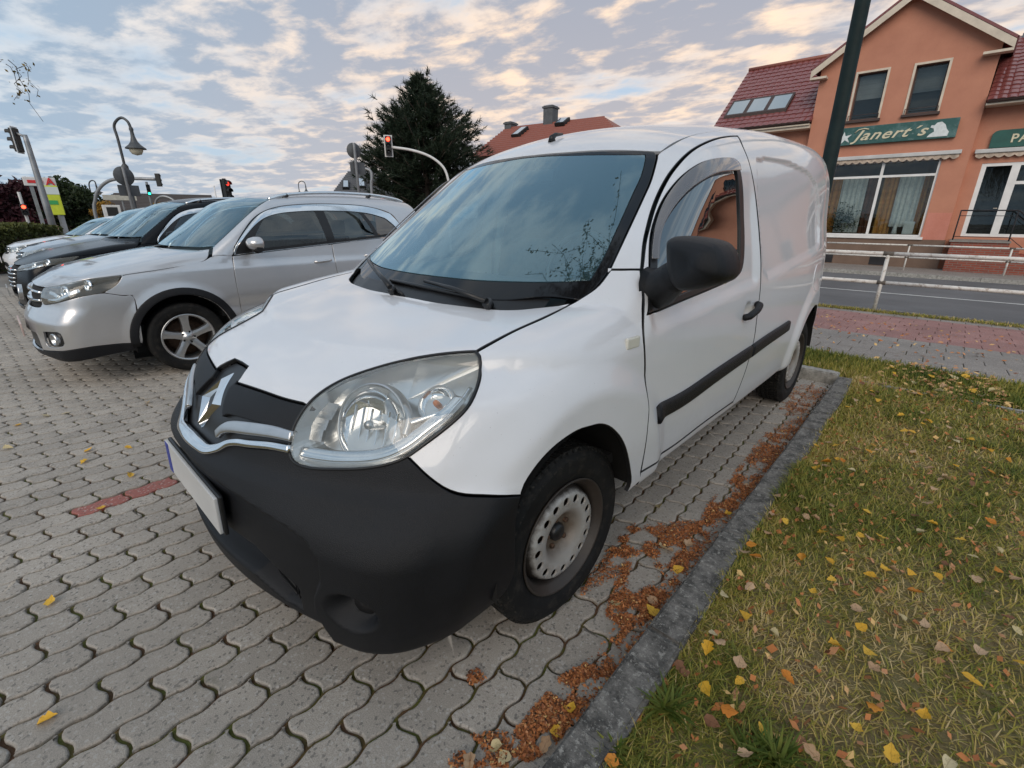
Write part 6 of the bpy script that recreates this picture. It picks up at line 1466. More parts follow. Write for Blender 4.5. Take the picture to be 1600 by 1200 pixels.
def build_car(name, label, cat, X0, K, P, glass, px=True, detail=True, Y0=0.0):
    """K = shape numbers, P = outlines; every outline is in the car's own coordinates"""
    root = thing(name, label, cat, (X0, Y0, 0)); S = Shape(car_F(K), (X0, Y0, 0)); S.steps = 90; Pm = K['paint']; SC_ = (-1.3, 1.6, .55)
    def side(pts, c=SC_): return S.snap([(K['hw'], y, z) for y, z in pts], c, 3.2)
    def front(pts, c=(0, .9, .5)): return S.snap([(x, -.1, z) if len((x, z)) == 2 else 0 for x, z in pts], c, 2.2)
    G = P
    both = dict(both=True)
    # bonnet
    hs_ = list(G['seam']); fr_ = list(G['nose'])            # nose: from centre to lamp, seam: lamp tip to cowl, cowl: corner to centre
    half = loop(fr_, G['lamp_top'], hs_, G['cowl']); half = [p for p in half if p[0] > -1e-3]
    full = lambda h: np.array([p for p in h]+[np.array(p)*[-1, 1, 1] for p in h[::-1] if abs(p[0]) > 2e-3])
    panel(S, full(half), (0, .9, .15), 'bonnet', Pm, root, ds=.035, nvec=(0, -.25, 1), gap=.002)
    # flank: wing, two doors, rear quarter
    for key, nm in (('wing', 'front_wing'), ('door1', 'door'), ('door2', 'door'), ('quarter', 'rear_quarter')):
        if key in G:
            kw = dict(holes=[G[key+'_win']]) if key+'_win' in G else {}
            panel(S, G[key], (-1.5, float(np.mean(G[key][:, 1])), .6), nm, Pm, root, ds=.035, far=3.2, near=1.55 if key != 'wing' else 1.2, gap=.0022, **kw, **both)
    # glass house
    if 'win' in G:
        inner = G['win_in']
        panel(S, G['win'], (-1.5, 2.1, .75), 'window_surround', MAT['chrome'] if K.get('chrome') else MAT['trim'], root, ds=.03, holes=[G['win_mid']], gap=0, bev=.002, far=3.2, near=1.5, offset=.004, **both)
        panel(S, G['win_mid'], (-1.5, 2.1, .75), 'window_pillar', MAT['trim'], root, ds=.03, holes=inner, gap=.0005, bev=.001, far=3.2, near=1.5, offset=-.001, **both)
        for q in inner: panel(S, q, (-1.5, float(np.mean(q[:, 1])), .75), 'side_window', glass, root, ds=.05, gap=0, bev=.001, depth=.003, far=3.2, near=1.5, offset=-.004, **both)
    ws = full(G['screen']); panel(S, ws, (0, 1.7, .5), 'windscreen', K.get('screen', MAT['screen']), root, ds=.05, nvec=(0, -.57, .82), gap=.004, depth=.01)
    panel(S, full(G['roof']), (0, 2.2, -.3), 'roof', Pm, root, ds=.05, nvec=(0, 0, 1), far=3, gap=.001)
    panel(S, G['pillar'], (-1.3, 1.7, .6), 'roof_pillar', Pm, root, ds=.03, far=3.2, near=1.3, gap=.001, **both)
    # front: bumper, grilles, lamps
    panel(S, full(G['bumper']), (0, 1.1, .4), 'front_bumper', K.get('bumper_paint', Pm), root, ds=.025, nvec=(0, -1, 0), gap=.002, holes=[full(h) if c else h for h, c in G.get('bholes', [])]+[h*[-1, 1, 1] for h, c in G.get('bholes', []) if not c])
    for h, c in G.get('bholes', []):
        for hh in ([full(h)] if c else [h, h*[-1, 1, 1]]): panel(S, hh, (0, 1.1, .4), 'lower_grille', MAT['trim'], root, ds=.03, nvec=(0, -1, 0), offset=-.02, gap=0)
    if 'skirt' in G: panel(S, full(G['skirt']), (0, 1.1, .4), 'lower_skirt', MAT['plastic'], root, ds=.03, nvec=(0, -1, 0), offset=.002)
    gr = panel(S, full(G['grille']), (0, 1.1, .55), 'grille', MAT['dark'] if detail else MAT['trim'], root, ds=.03, nvec=(0, -1, 0), offset=-.018)
    for (pts, hw) in G.get('bars', []):
        C = np.array(crom(pts+[p*[-1, 1, 1] for p in np.array(pts)[:-1][::-1]], 6)); Q = S.snap(C, (0, .9, .6)); sweep(Q, S.nrm(Q, .01), hw, .010, 'grille_bar', MAT['chrome'], root, base=-.02)
    for sg in (1, -1):
        O = G['lamp']*[sg, 1, 1]; c = np.array([.2*sg, .95, .5])
        ln = panel(S, O, c, 'headlight', MAT['lens'], root, ds=.025, offset=.002, gap=.003)
        R_ = resample(O, .02); Q = S.snap(R_, c); n = len(Q); inn = Q+np.array([-.2*sg, .8, 0])*.06; cen = inn.mean(0)
        b = MB(); b.add(list(Q-S.nrm(Q, .01)*.003)+list(inn)+[cen], [(i, (i+1) % n, n+(i+1) % n, n+i) for i in range(n)]+[(n+i, n+(i+1) % n, 2*n) for i in range(n)]); b.build('lamp_housing', K.get('lampcase', MAT['trim']), ln)
        for (x, y, z, r) in G.get('bulbs', ()):
            q = S.snap([(x*sg, y, z)], c)[0]+np.array([-.06*sg, .5, 0])*.09; M_ = Matrix.Translation(q) @ Vector((.3*sg, -1, .1)).to_track_quat('Z', 'Y').to_matrix().to_4x4()
            bb = MB(); bb.lathe([(r*math.sin(t), -r*.6*math.cos(t)) for t in np.linspace(.02, math.pi/2, 8)]+[(r*1.12, .008), (r*1.18, -.01)], 28, M_); bb.build('lamp_reflector', MAT['reflector'], ln)
        for st in G.get('lampstrips', ()):
            C = np.array(crom([np.array(p)*[sg, 1, 1] for p in st], 6)); Q = S.snap(C, c); N = S.nrm(Q, .01); sweep(Q-N*.03, N, .016, .012, 'lamp_trim', K.get('lampstrip', MAT['reflector']), ln)
    # underbody, liners, wheels, cabin
    yc0, yc1 = K['wheels']; hw = K['hw']; R = K['R']
    ub = MB(); ub.box((-hw*.80, yc0-.35, .20), (hw*.80, yc1+.4, .42)); ub.box((-hw*.55, yc0-.5, .20), (hw*.55, yc0+.4, .60)); ub.box((-hw*.95, yc0+.40, .24), (hw*.95, yc1-.42, .40)); ub.build('underbody', MAT['dark'], root)
    for yc in (yc0, yc1):
        for sg in (1, -1):
            a = np.linspace(0, math.pi, 18); r = R+K.get('arch', .04)+.01; L = MB(); V = [(sg*x, yc+r*math.cos(t), R+.02+r*math.sin(t)) for x in (hw*.5, hw*.965) for t in a]; L.add(V, [(i, i+1, 19+i, 18+i) for i in range(17)], True); L.add([(sg*hw*.5, yc+r*math.cos(t), R+.02+r*math.sin(t)) for t in a]+[(sg*hw*.5, yc-r, .1), (sg*hw*.5, yc+r, .1)], [tuple(range(20))]); L.build('wheel_arch_liner', MAT['dark'], root)
            alloy_wheel(root, (sg*(hw-.105), yc, R), sg, R, mt=K.get('rim', MAT['satin']))
    cb = MB(); zb0 = K['ws'][2]
    cb.box((-hw*.86, K['ws'][0]+.25, .42), (hw*.86, K['rear'][0]-.35, .46)); cb.box((-hw*.84, K['ws'][0]+.10, .6), (hw*.84, K['ws'][0]+.55, zb0-.03)); cb.build('cabin_tub', MAT['cabin'], root)
    for sx in (.36, -.36):
        for yy in ((K['ws'][0]+.95, K['ws'][0]+1.75)):
            st = MB(); st.box((-.21, -.2, .50), (.21, .22, .68), bev=.05); st.box((-.20, .17, .62), (.20, .29, 1.05), bev=.05); st.box((-.11, .20, 1.06), (.11, .29, 1.22), bev=.04); st.build('seat', MAT['seat'], root, (sx, yy, 0))
    pl = MB(); pl.box((-.235, -.012, -.05), (.235, 0, .05), bev=.003); pl.build('number_plate', K.get('plate', MAT['railwhite']), root, (0, K['plate_at'][0], K['plate_at'][1]))
    return root, S
def mk_lower(S, pts, c): return S.snap(pts, c)
def outlines(K, S, N):
    """outlines from a handful of named points; N holds (x, z) or (y, z) key points in the car's coordinates"""
    hw = K['hw']; SCc = (-1.3, 1.6, .55); sd = lambda pts: S.snap([(hw, y, z) for y, z in pts], SCc, 3.2)
    fc = (0, 1.0, .5); fr = lambda pts: S.snap([(p[0], -.15+K['cc']*p[0]**2, p[1]) if len(p) == 2 else p for p in pts], fc, 2.2)
    tp = lambda pts: S.snap([(x, y, 1.6) for x, y in pts], (0, 1.8, -.2), 3)
    sc = lambda pts: S.snap(pts, (0, 1.8, .6), 2.4)
    G = {}
    lamp_u = [*N['lamp_top']]; lamp_l = [*N['lamp_bot']]
    L3 = lambda pts: S.snap(pts, (.1, 1.0, .5), 2.2)
    LU = L3(lamp_u); LB = L3(lamp_l)
    G['lamp'] = loop(LU, LB); G['lamp_top'] = LU
    nose = L3(N['nose']); nose[0, 0] = 0; G['nose'] = np.vstack([nose, LU[:1]])
    cowl = sc(N['cowl']); cowl[-1, 0] = 0
    G['seam'] = np.vstack([LU[-1:], sd(N['seam']), cowl[:1]]); G['cowl'] = cowl
    scr = sc(N['screen_side']); stop = sc(N['screen_top']); stop[-1, 0] = 0
    base = cowl+np.array([0, .035, .02]); 
    G['screen'] = [p for p in loop(np.vstack([base[::-1], scr[:1]]), scr, np.vstack([scr[-1:], stop])) if p[0] > -1e-3]
    rail = sc(N['rail']); tail = tp(N['tail']); tail[-1, 0] = 0
    G['roof'] = [p for p in loop(np.vstack([stop[::-1]+[0, .004, .004], scr[-1:]+[0, .004, .004]]), np.vstack([scr[-1:]+[0, .004, .004], rail]), np.vstack([rail[-1:], tail])) if p[0] > -1e-3]
    win = loop(*[sd(q) for q in N['win']]); G['win'] = win
    U = lambda d, q: q
    def shrink(Q, d):
        c = np.array([0, *Q[:, 1:].mean(0)]); W = Q[:, 1:]; ar = np.sum(W[:, 0]*np.roll(W[:, 1], -1)-np.roll(W[:, 0], -1)*W[:, 1]); W2 = inset2(W if ar > 0 else W[::-1], np.full(len(W), d)); return sd(W2)
    G['win_mid'] = shrink(resample(win, .02), .0075)
    G['win_in'] = [loop(*[sd(q) for q in w]) for w in N['panes']]
    body_top = [*win]
    a0, a1 = N['arch_f'], N['arch_r']
    A0 = sd(a0); A1 = sd(a1)
    d1 = sd(N['door1_front']); d2 = sd(N['door1_rear']); d3 = sd(N['door2_rear']); 
    belt = N['belt']
    by = lambda y0, y1: sd([(y, z) for y, z in belt if y0 <= y <= y1])
    bl1 = by(N['door1_front'][-1][0]+.01, N['door1_rear'][-1][0]-.01); bl2 = by(N['door1_rear'][-1][0]+.01, N['door2_rear'][-1][0]-.01)
    G['wing'] = loop(G['seam'][:-1] if len(G['seam']) > 2 else G['seam'], np.vstack([G['seam'][-2:-1], sd(N['wing_top']), d1[-1:]]), d1[::-1], np.vstack([d1[:1], A0[-1:]]), A0[::-1], np.vstack([A0[:1], sd(N['bump_seam']), LB[N['lamp_split']][None]]), np.vstack([LB[N['lamp_split']][None], LB[:N['lamp_split']][::-1], LU[-1:]]))
    G['door1'] = loop(d1, np.vstack([d1[-1:], bl1, d2[-1:]]), d2[::-1], [d2[0], d1[0]])
    G['door2'] = loop(d2, np.vstack([d2[-1:], bl2, d3[-1:]]), d3[::-1], [d3[0], d2[0]])
    G['pillar'] = loop(np.vstack([sd(N['wing_top'])[:1], scr[:1]]), scr, np.vstack([scr[-1:], rail]), sd(N['q_rear']), np.vstack([sd(N['q_rear'])[-1:], A1[-1:]]), A1[::-1], np.vstack([A1[:1], d3[:1]]), d3, np.vstack([d3[-1:], sd(N['win_rear_lower'])]), sd(N['win_over']), np.vstack([sd(N['win_over'])[-1:], d1[-1:], sd(N['wing_top'])[::-1]]))
    bot = fr(N['bump_bot']); bot[-1, 0] = 0
    btop = L3(N['bump_top']); btop[0, 0] = 0
    G['bumper'] = [p for p in loop(np.vstack([btop, LB[-1:]]), LB[N['lamp_split']:][::-1], np.vstack([LB[N['lamp_split']][None], sd(N['bump_seam'])[::-1], A0[:1]]), np.vstack([A0[:1], bot[:1]]), bot) if p[0] > -1e-3]
    G['grille'] = [p for p in loop(nose, np.vstack([nose[-1:], LU[:1]]), np.vstack([LU[:1], LB[-1:], btop[::-1]])) if p[0] > -1e-3]
    if 'skirt' in N:
        sb = fr(N['skirt']); sb[-1, 0] = 0; G['skirt'] = [p for p in loop(np.vstack([bot[::-1]]), np.vstack([bot[:1], sb[:1]]), sb) if p[0] > -1e-3]
    G['bholes'] = [(loop(fr(h+h[:1])) if not c else [p for p in loop(fr(h)) if p[0] > -1e-3], c) for h, c in N.get('holes', [])]
    G['bars'] = [(list(L3(b)), w_) for b, w_ in N.get('bars', [])]
    G['bulbs'] = N.get('bulbs', ()); G['lampstrips'] = N.get('lampstrips', ())
    return G
def arch_pts(yc, R, zlo, n=9, k=1.0):
    a0 = math.asin(max(-1, min(1, (zlo-R-.02)/(R+.04)))); r = R+.045
    return [(yc-r*math.cos(t)*k, R+.02+r*math.sin(t)) for t in np.linspace(a0, math.pi-a0, n)]
def suv_numbers(paint, **kw):
    K = dict(paint=paint, hw=.80, R=.295, wheels=(.80, 3.02), arch=.045,
        xs=([.15, .25, .4, .6, .8, .94, 1.05, 1.2, 1.33, 1.42, 1.5], [.72, .765, .795, .805, .795, .778, .758, .71, .66, .615, .55]),
        plan=([-.3, .1, .5, .9, 1.4, 2.4, 3.0, 3.6], [.90, .94, .975, .995, 1.0, 1.0, .985, .93]),
        y0=([.15, .25, .35, .5, .56, .62, .70, .76, .82], [-.05, -.125, -.135, -.125, -.10, -.065, -.05, -.02, .06]), cc=.30,
        zr=([1.2, 1.5, 1.75, 2.1, 2.5, 2.9, 3.2, 3.6], [1.32, 1.41, 1.47, 1.508, 1.518, 1.503, 1.47, 1.40]),
        zh=([-.2, -.03, .15, .4, .66, .9, 1.3], [.70, .785, .85, .912, .962, 1.0, 1.03]), zb=([-.2, .3, .6, 1.0, 4], [.20, .20, .22, .24, .24]),
        ws=(.86, .24, .985, math.radians(36)), rear=(3.72, .38), crown=.06, plate_at=(-.155, .43))
    K.update(kw); return K
def suv_points(K):
    yc0, yc1 = K['wheels']; R = K['R']
    N = dict(
        nose=[(0, -.03, .765), (.22, -.02, .762), (.40, .03, .760)], lamp_top=[(.415, .03, .758), (.55, .12, .775), (.68, .28, .805), (.755, .47, .838)],
        lamp_bot=[(.755, .47, .838), (.765, .42, .77), (.75, .34, .715), (.66, .17, .668), (.54, .05, .645), (.43, -.02, .640), (.405, -.02, .70)], lamp_split=2,
        seam=[(.75, .876), (1.02, .918)], cowl=[(.69, 1.105, 1.005), (.60, 1.02, 1.0), (.40, .93, 1.0), (.2, .875, 1.0), (0, .86, 1.0)],
        screen_side=[(.70, 1.13, 1.02), (.665, 1.30, 1.13), (.62, 1.49, 1.26), (.575, 1.62, 1.345), (.555, 1.66, 1.372)], screen_top=[(.53, 1.665, 1.38), (.35, 1.59, 1.39), (.15, 1.555, 1.39), (0, 1.55, 1.39)],
        rail=[(.57, 1.8, 1.40), (.575, 2.1, 1.43), (.575, 2.5, 1.435), (.57, 2.9, 1.42), (.55, 3.2, 1.385)], tail=[(.45, 3.32), (.25, 3.38), (0, 3.40)],
        win=[[(1.262, .955), (1.285, 1.02), (1.38, 1.135), (1.50, 1.25), (1.62, 1.325), (1.78, 1.372), (2.0, 1.397), (2.25, 1.408), (2.6, 1.402), (2.85, 1.375), (3.04, 1.315)], [(3.04, 1.315), (3.10, 1.22), (3.14, 1.10)], [(3.14, 1.10), (2.75, 1.062), (2.2, 1.022), (1.7, .985), (1.262, .955)]],
        panes=[[[(1.42, .998), (1.46, 1.09), (1.54, 1.20), (1.64, 1.29), (1.80, 1.345), (1.98, 1.37), (2.12, 1.377)], [(2.12, 1.377), (2.14, 1.2), (2.155, 1.045)], [(2.155, 1.045), (1.8, 1.02), (1.42, .998)]],
               [[(2.24, 1.05), (2.235, 1.2), (2.225, 1.38)], [(2.225, 1.38), (2.45, 1.378), (2.62, 1.37)], [(2.62, 1.37), (2.69, 1.2), (2.715, 1.085)], [(2.715, 1.085), (2.24, 1.05)]],
               [[(2.765, 1.09), (2.74, 1.2), (2.67, 1.366)], [(2.67, 1.366), (2.86, 1.342), (2.99, 1.30)], [(2.99, 1.30), (3.05, 1.21), (3.085, 1.118)], [(3.085, 1.118), (2.765, 1.09)]]],
        belt=[(1.3, .950), (1.7, .978), (2.1, 1.007), (2.3, 1.022), (2.6, 1.045), (2.8, 1.058)],
        wing_top=[(1.09, .955), (1.18, .958)], door1_front=[(1.24, .29), (1.235, .50), (1.235, .75), (1.25, .948)], door1_rear=[(2.19, .29), (2.19, .6), (2.185, .85), (2.20, 1.012)], door2_rear=[(2.70, .29), (2.66, .48), (2.68, .7), (2.82, .9), (2.86, 1.06)],
        arch_f=arch_pts(yc0, R, .26), arch_r=arch_pts(yc1, R, .28), bump_seam=[(.49, .655), (.42, .69)],
        q_rear=[(3.45, 1.2), (3.52, .9), (3.5, .55), (3.43, .30)], win_rear_lower=[(2.9, 1.067), (3.14, 1.093)], win_over=[(3.14, 1.10), (3.11, 1.22), (3.05, 1.32), (2.85, 1.383), (2.6, 1.41), (2.25, 1.416), (2.0, 1.405), (1.78, 1.380), (1.62, 1.333), (1.49, 1.258), (1.37, 1.14), (1.275, 1.02)],
        bump_bot=[(.76, .285), (.60, .255), (.35, .225), (0, .225)], bump_top=[(0, -.10, .60), (.25, -.085, .605), (.40, -.04, .622)],
        bars=[([(.40, -.03, .725), (.2, -.04, .722), (0, -.045, .722)], .009), ([(.40, -.05, .665), (.2, -.08, .655), (0, -.085, .655)], .009)])
    def lift(p):
        z = p[-1]; k = max(0.0, (z-1.08)/.32)
        return (p[0], z+.042*k) if len(p) == 2 else (p[0], p[1]+.062*k, z+.044*k)
    for q in ('win_over', 'screen_side', 'screen_top', 'rail'): N[q] = [lift(p) for p in N[q]]
    N['win'] = [[lift(p) for p in s_] for s_ in N['win']]; N['panes'] = [[[lift(p) for p in s_] for s_ in w_] for w_ in N['panes']]
    return N
MAT['silver'] = paint_mat('silver_paint', (.60, .60, .61), .70, .30, 1.0, .04)
MAT['tigscreen'] = glass_mat('blue_windscreen', (.62, .78, .80), (.80, .95, 1.0), .16, 0, .9, body=((.10, .22, .26), .12))
MAT['carglass'] = glass_mat('tinted_side_glass', (.22, .25, .25), (.95, 1, 1), .10, 0, 1.0)
MAT['paleplate'] = mat('blurred_plate', (.55, .42, .38), .5, var=.3, vscale=9)
K = suv_numbers(MAT['silver'], chrome=True, screen=MAT['tigscreen'], lampcase=mat('lamp_case_dark', (.10, .09, .08), .3, .5), plate=MAT['paleplate'], shoulder=.86, creases=[(.5, .50, 3.2, .56, .010, .05)])
S0 = Shape(car_F(K), (-3.87, 0, 0)); N = suv_points(K)
N['holes'] = [([(0, .415), (.25, .415), (.37, .405), (.385, .30), (.33, .275), (0, .27)], True), ([(.50, .44), (.62, .45), (.70, .45), (.715, .40), (.70, .35), (.60, .33), (.50, .335)], False)]
N['arch_f'] = arch_pts(K['wheels'][0], K['R'], .30); N['bump_bot'] = [(.80, .405, .305), (.80, .24, .312), (.76, .08, .318), (.60, .30), (.35, .275), (0, .262)]; N['skirt'] = [(.80, .41, .235), (.78, .24, .225), (.74, .10, .215), (.58, .20), (.35, .185), (0, .185)]
N['bulbs'] = [(.60, .12, .715, .042), (.69, .27, .755, .034)]
N['lampstrips'] = [[(.45, -.01, .665), (.55, .06, .668), (.63, .14, .69), (.70, .25, .735)], [(.47, .02, .735), (.54, .07, .715), (.58, .10, .69)]]
G = outlines(K, S0, N)
tig, S0 = build_car('parked_suv', 'silver suv parked nose out between the white van and the black suv', 'car', -3.87, K, G, MAT['carglass'])
def car_extras(root, S, K, mirror_at, handle_ys, mirror_mat, rails=True):
    for sg in (1, -1):
        m = MB(); m.lathe([(.001, -.075), (.03, -.072), (.055, -.055), (.070, -.02), (.074, .02), (.070, .035), (.060, .04)], 24, Matrix.Diagonal((1.25, .0+.78, 1, 1)) @ Matrix.Identity(4))
        mo = m.build('door_mirror', mirror_mat, root, (sg*mirror_at[0], mirror_at[1], mirror_at[2]), (math.radians(-90), 0, 0))
        a = MB(); a.tube([(-.14*sg, .02, -.0), (-.05*sg, .05, .0), (.02*sg, .055, 0)], [.035, .03, .03], 10); a.tube([(-.07*sg, .045, .0), (.075*sg, .045, 0)], [.030, .028], 10); a.build('mirror_base', MAT['trim'], mo)
        g = MB(); g.lathe([(0, .042), (.058, .042)], 20, Matrix.Diagonal((1.25, .78, 1, 1))); g.build('mirror_glass', MAT['reflector'], mo)
        for y_, z_ in handle_ys:
            c = S.snap([(K['hw'], y_+dy, z_+dy*.05) for dy in (-.085, -.06, 0, .06, .085)], (-1.3, 1.6, .55), 3.2)*[sg, 1, 1]; c[:, 0] += np.array([0, .018, .024, .018, 0])*sg
            h = MB(); h.tube(crom(list(c), 5), .013, 8); h.build('door_handle', K['paint'], root)
        if rails:
            Q = S.snap([(.54, 1.72, 1.42), (.54, 1.9, 1.45), (.54, 2.3, 1.48), (.54, 2.8, 1.47), (.52, 3.1, 1.42), (.515, 3.2, 1.39)], (0, 2.3, .2), 2.4)*[sg, 1, 1]; Q[:, 2] += [.0, .02, .028, .028, .018, .0]
            r = MB(); r.tube(crom(list(Q), 6), .016, 8); r.build('roof_rail', MAT['chrome'], root)
            for j in (1, 3): b = MB(); b.tube([Q[j]-np.array([0, .05, .05]), Q[j]], .02, 6); b.build('rail_foot', MAT['trim'], root)
        fl = MB()
        wa = MB()
car_extras(tig, S0, K, (.90, 1.42, 1.045), [(2.06, .852), (2.63, .885)], MAT['silver'])
# black wheel-arch trims, fog lamps and the round emblem of the silver suv
for sg in (1, -1):
    for yc in K['wheels']:
        a = [(K['hw'], yc-(K['R']+.075)*math.cos(t), K['R']+.02+(K['R']+.075)*math.sin(t)) for t in np.linspace(-.1, math.pi+.1, 30)]
        Q = S0.snap(a, (-1.3, yc, .45), 3.2); N_ = S0.nrm(Q, .01); sweep(Q*[sg, 1, 1], N_*[sg, 1, 1], .030, .008, 'arch_trim', MAT['plastic'], tig)
    q = S0.snap([(.60, .0, .395)], (0, 1, .5))[0]*[sg, 1, 1]
    f = MB(); M_ = Matrix.Translation(q) @ Vector((.3*sg, -1, 0)).to_track_quat('Z', 'Y').to_matrix().to_4x4(); f.lathe([(0, -.022), (.030, -.018), (.036, .0), (.043, .004), (.046, -.01), (.046, -.03)], 24, M_); f.build('fog_lamp', MAT['satin'], tig)
    si = [(K['hw'], 1.26, .285), (K['hw'], 1.8, .285), (K['hw'], 2.62, .285)]; Q = S0.snap(si, (-1.3, 1.9, .5), 3.2); Q = np.array(crom(list(Q), 6)); sweep(Q*[sg, 1, 1], np.tile([sg*1., 0, 0], (len(Q), 1)), .035, .012, 'sill_trim', MAT['plastic'], tig)
e_ = MB(); M_ = Matrix.Translation((0, -.105, .695)) @ Vector((0, -1, .12)).to_track_quat('Z', 'Y').to_matrix().to_4x4()
e_.lathe([(.050, 0), (.054, .006), (.058, .006), (.060, 0), (.060, -.02)], 32, M_); 
for a, b in (((-.034, .036), (-.010, -.042)), ((-.010, -.042), (.0, -.006)), ((.034, .036), (.010, -.042)), ((.010, -.042), (0, -.006)), ((-.017, .044), (0, .008)), ((.017, .044), (0, .008))): e_.tube([M_ @ Vector((a[0], a[1], .002)), M_ @ Vector((b[0], b[1], .002))], .0045, 6)
e_.build('round_emblem', MAT['satin'], tig)
# black suv
MAT['blackpaint'] = paint_mat('black_paint', (.004, .0045, .006), .0, .22, .0, .002)
for n_ in MAT['blackpaint'].node_tree.nodes:
    if n_.type == 'BSDF_PRINCIPLED': n_.inputs['Specular IOR Level'].default_value = .22
Kb = suv_numbers(MAT['blackpaint'], chrome=True, screen=MAT['tigscreen'], lampcase=MAT['trim'], y0=([.15, .25, .35, .5, .60, .68, .74, .82], [-.05, -.11, -.12, -.12, -.11, -.09, -.04, .08]), zh=([-.2, -.03, .15, .4, .66, .9, 1.3], [.68, .75, .82, .885, .935, .972, 1.0]), plate=mat('plate_grey', (.35, .35, .34), .5))
Nb = suv_points(Kb); 
Nb['nose'] = [(0, -.05, .735), (.22, -.04, .733), (.40, .02, .735)]; Nb['lamp_top'] = [(.42, .02, .735), (.56, .12, .755), (.68, .30, .79), (.75, .52, .825)]; Nb['lamp_bot'] = [(.75, .52, .825), (.76, .44, .775), (.74, .34, .735), (.66, .17, .695), (.54, .05, .675), (.43, -.02, .672), (.415, -.01, .705)]
Nb['seam'] = [(.75, .858), (1.02, .90)]; Nb['wing_top'] = [(1.09, .94), (1.18, .945)]
Nb['bump_top'] = [(0, -.12, .46), (.25, -.10, .47), (.40, -.05, .55)]; Nb['bars'] = [([(.39-.02*k, -.04, .68-.045*k), (.2, -.07, .675-.045*k), (0, -.08, .675-.045*k)], .008) for k in range(5)]
Nb['holes'] = [([(0, .36), (.40, .36), (.45, .28), (0, .26)], True), ([(.52, .40), (.70, .42), (.72, .34), (.55, .31)], False)]; Nb['skirt'] = [(.78, .215), (.60, .205), (.35, .19), (0, .19)]
Nb['bulbs'] = [(.58, .10, .72, .032), (.67, .24, .745, .030)]; Nb['lampstrips'] = [[(.48, .03, .705), (.58, .10, .70), (.68, .22, .74)]]
Sb = Shape(car_F(Kb), (-6.62, 0, 0)); blk, Sb = build_car('parked_suv', 'black suv with slatted chrome grille behind the silver suv', 'car', -6.62, Kb, outlines(Kb, Sb, Nb), MAT['carglass'])
car_extras(blk, Sb, Kb, (.90, 1.42, 1.03), [(2.06, .852), (2.63, .885)], MAT['blackpaint'])
# pale blue-grey hatchback, then the white saloon
MAT['greyblue'] = paint_mat('grey_blue_paint', (.30, .34, .38), .6, .3, 1.0, .05)
def lower(K, N, f=.90):
    def z(v): return .30+(v-.30)*f
    for k in ('xs',): K[k] = ([z(a) for a in K[k][0]], K[k][1])
    for k in ('zr', 'zh', 'zb'): K[k] = (K[k][0], [z(a) if a > .3 else a for a in K[k][1]])
    K['y0'] = ([z(a) if a > .3 else a for a in K['y0'][0]], K['y0'][1]); w_ = K['ws']; K['ws'] = (w_[0], w_[1], z(w_[2]), math.atan(math.tan(w_[3])*f))
    def rec(v):
        if isinstance(v, tuple) and len(v) in (2, 3) and all(isinstance(q, (int, float)) for q in v): return (*v[:-1], z(v[-1]) if v[-1] > .3 else v[-1])
        if isinstance(v, tuple) and len(v) == 4: return (v[0], v[1], z(v[2]), v[3])
        if isinstance(v, tuple): return tuple(rec(q) for q in v)
        if isinstance(v, list): return [rec(q) for q in v]
        return v
    return K, {k: (v if k in ('lamp_split', 'tail') else rec(v)) for k, v in N.items()}
def simple_car(name, label, X0, paint, f, Y0, chrome=False):
    K_ = suv_numbers(paint, chrome=chrome, screen=MAT['tigscreen'], lampcase=MAT['lampgrey'], plate=MAT['railwhite']); N_ = suv_points(K_); N_['bulbs'] = [(.58, .10, .70, .04), (.68, .25, .75, .035)]; N_['holes'] = [([(0, .40), (.40, .40), (.42, .30), (0, .28)], True)]
    K_, N_ = lower(K_, N_, f); K_['plate_at'] = (-.15, .42)
    S_ = Shape(car_F(K_), (X0, Y0, 0)); r, S_ = build_car(name, label, 'car', X0, K_, outlines(K_, S_, N_), MAT['carglass'], detail=False, Y0=Y0); car_extras(r, S_, K_, (.88, 1.42, .30+.735*f), [(2.06, .30+.55*f), (2.63, .30+.58*f)], paint, False); return r
simple_car('parked_car', 'grey blue hatchback mostly hidden beyond the black suv', -9.3, MAT['greyblue'], .94, .12)
simple_car('parked_car', 'white saloon car at the far end of the parked row', -12.5, MAT['silver'] if False else MAT['white'], .80, .05)
# ------------------------------------------------------------------ trees, hedge
def leaf_mat(name, a, b, rough=.6, spec=.3):
    m, t = new_mat(name); at = t.n('ShaderNodeAttribute', attribute_name='tint').outputs['Fac']
    c = t.mix(at, a, b); d = t.n('ShaderNodeBsdfPrincipled', {'Base Color': c, 'Roughness': rough, 'Specular IOR Level': spec}).outputs[0]
    tr = t.n('ShaderNodeBsdfTranslucent', {'Color': c}).outputs[0]
    return finish(m, t, t.n('ShaderNodeMixShader', {0: .25, 1: d, 2: tr}).outputs[0])
def tri_cloud(name, V, tint, mt, parent=None, kind=None, per=3, loc=None):
    """V (n, per, 3): n small faces in one mesh"""
    n = len(V); me = bpy.data.meshes.new(name); me.vertices.add(n*per); me.vertices.foreach_set('co', np.ascontiguousarray(V, dtype=np.float32).ravel())
    me.loops.add(n*per); me.loops.foreach_set('vertex_index', np.arange(n*per, dtype=np.int32)); me.polygons.add(n); me.polygons.foreach_set('loop_start', np.arange(n, dtype=np.int32)*per)
    me.update(calc_edges=True); a = me.attributes.new('tint', 'FLOAT', 'POINT'); a.data.foreach_set('value', np.repeat(tint, per).astype(np.float32))
    o = link(name, me, mt, parent, loc); 
    if kind: o['kind'] = kind
    return o
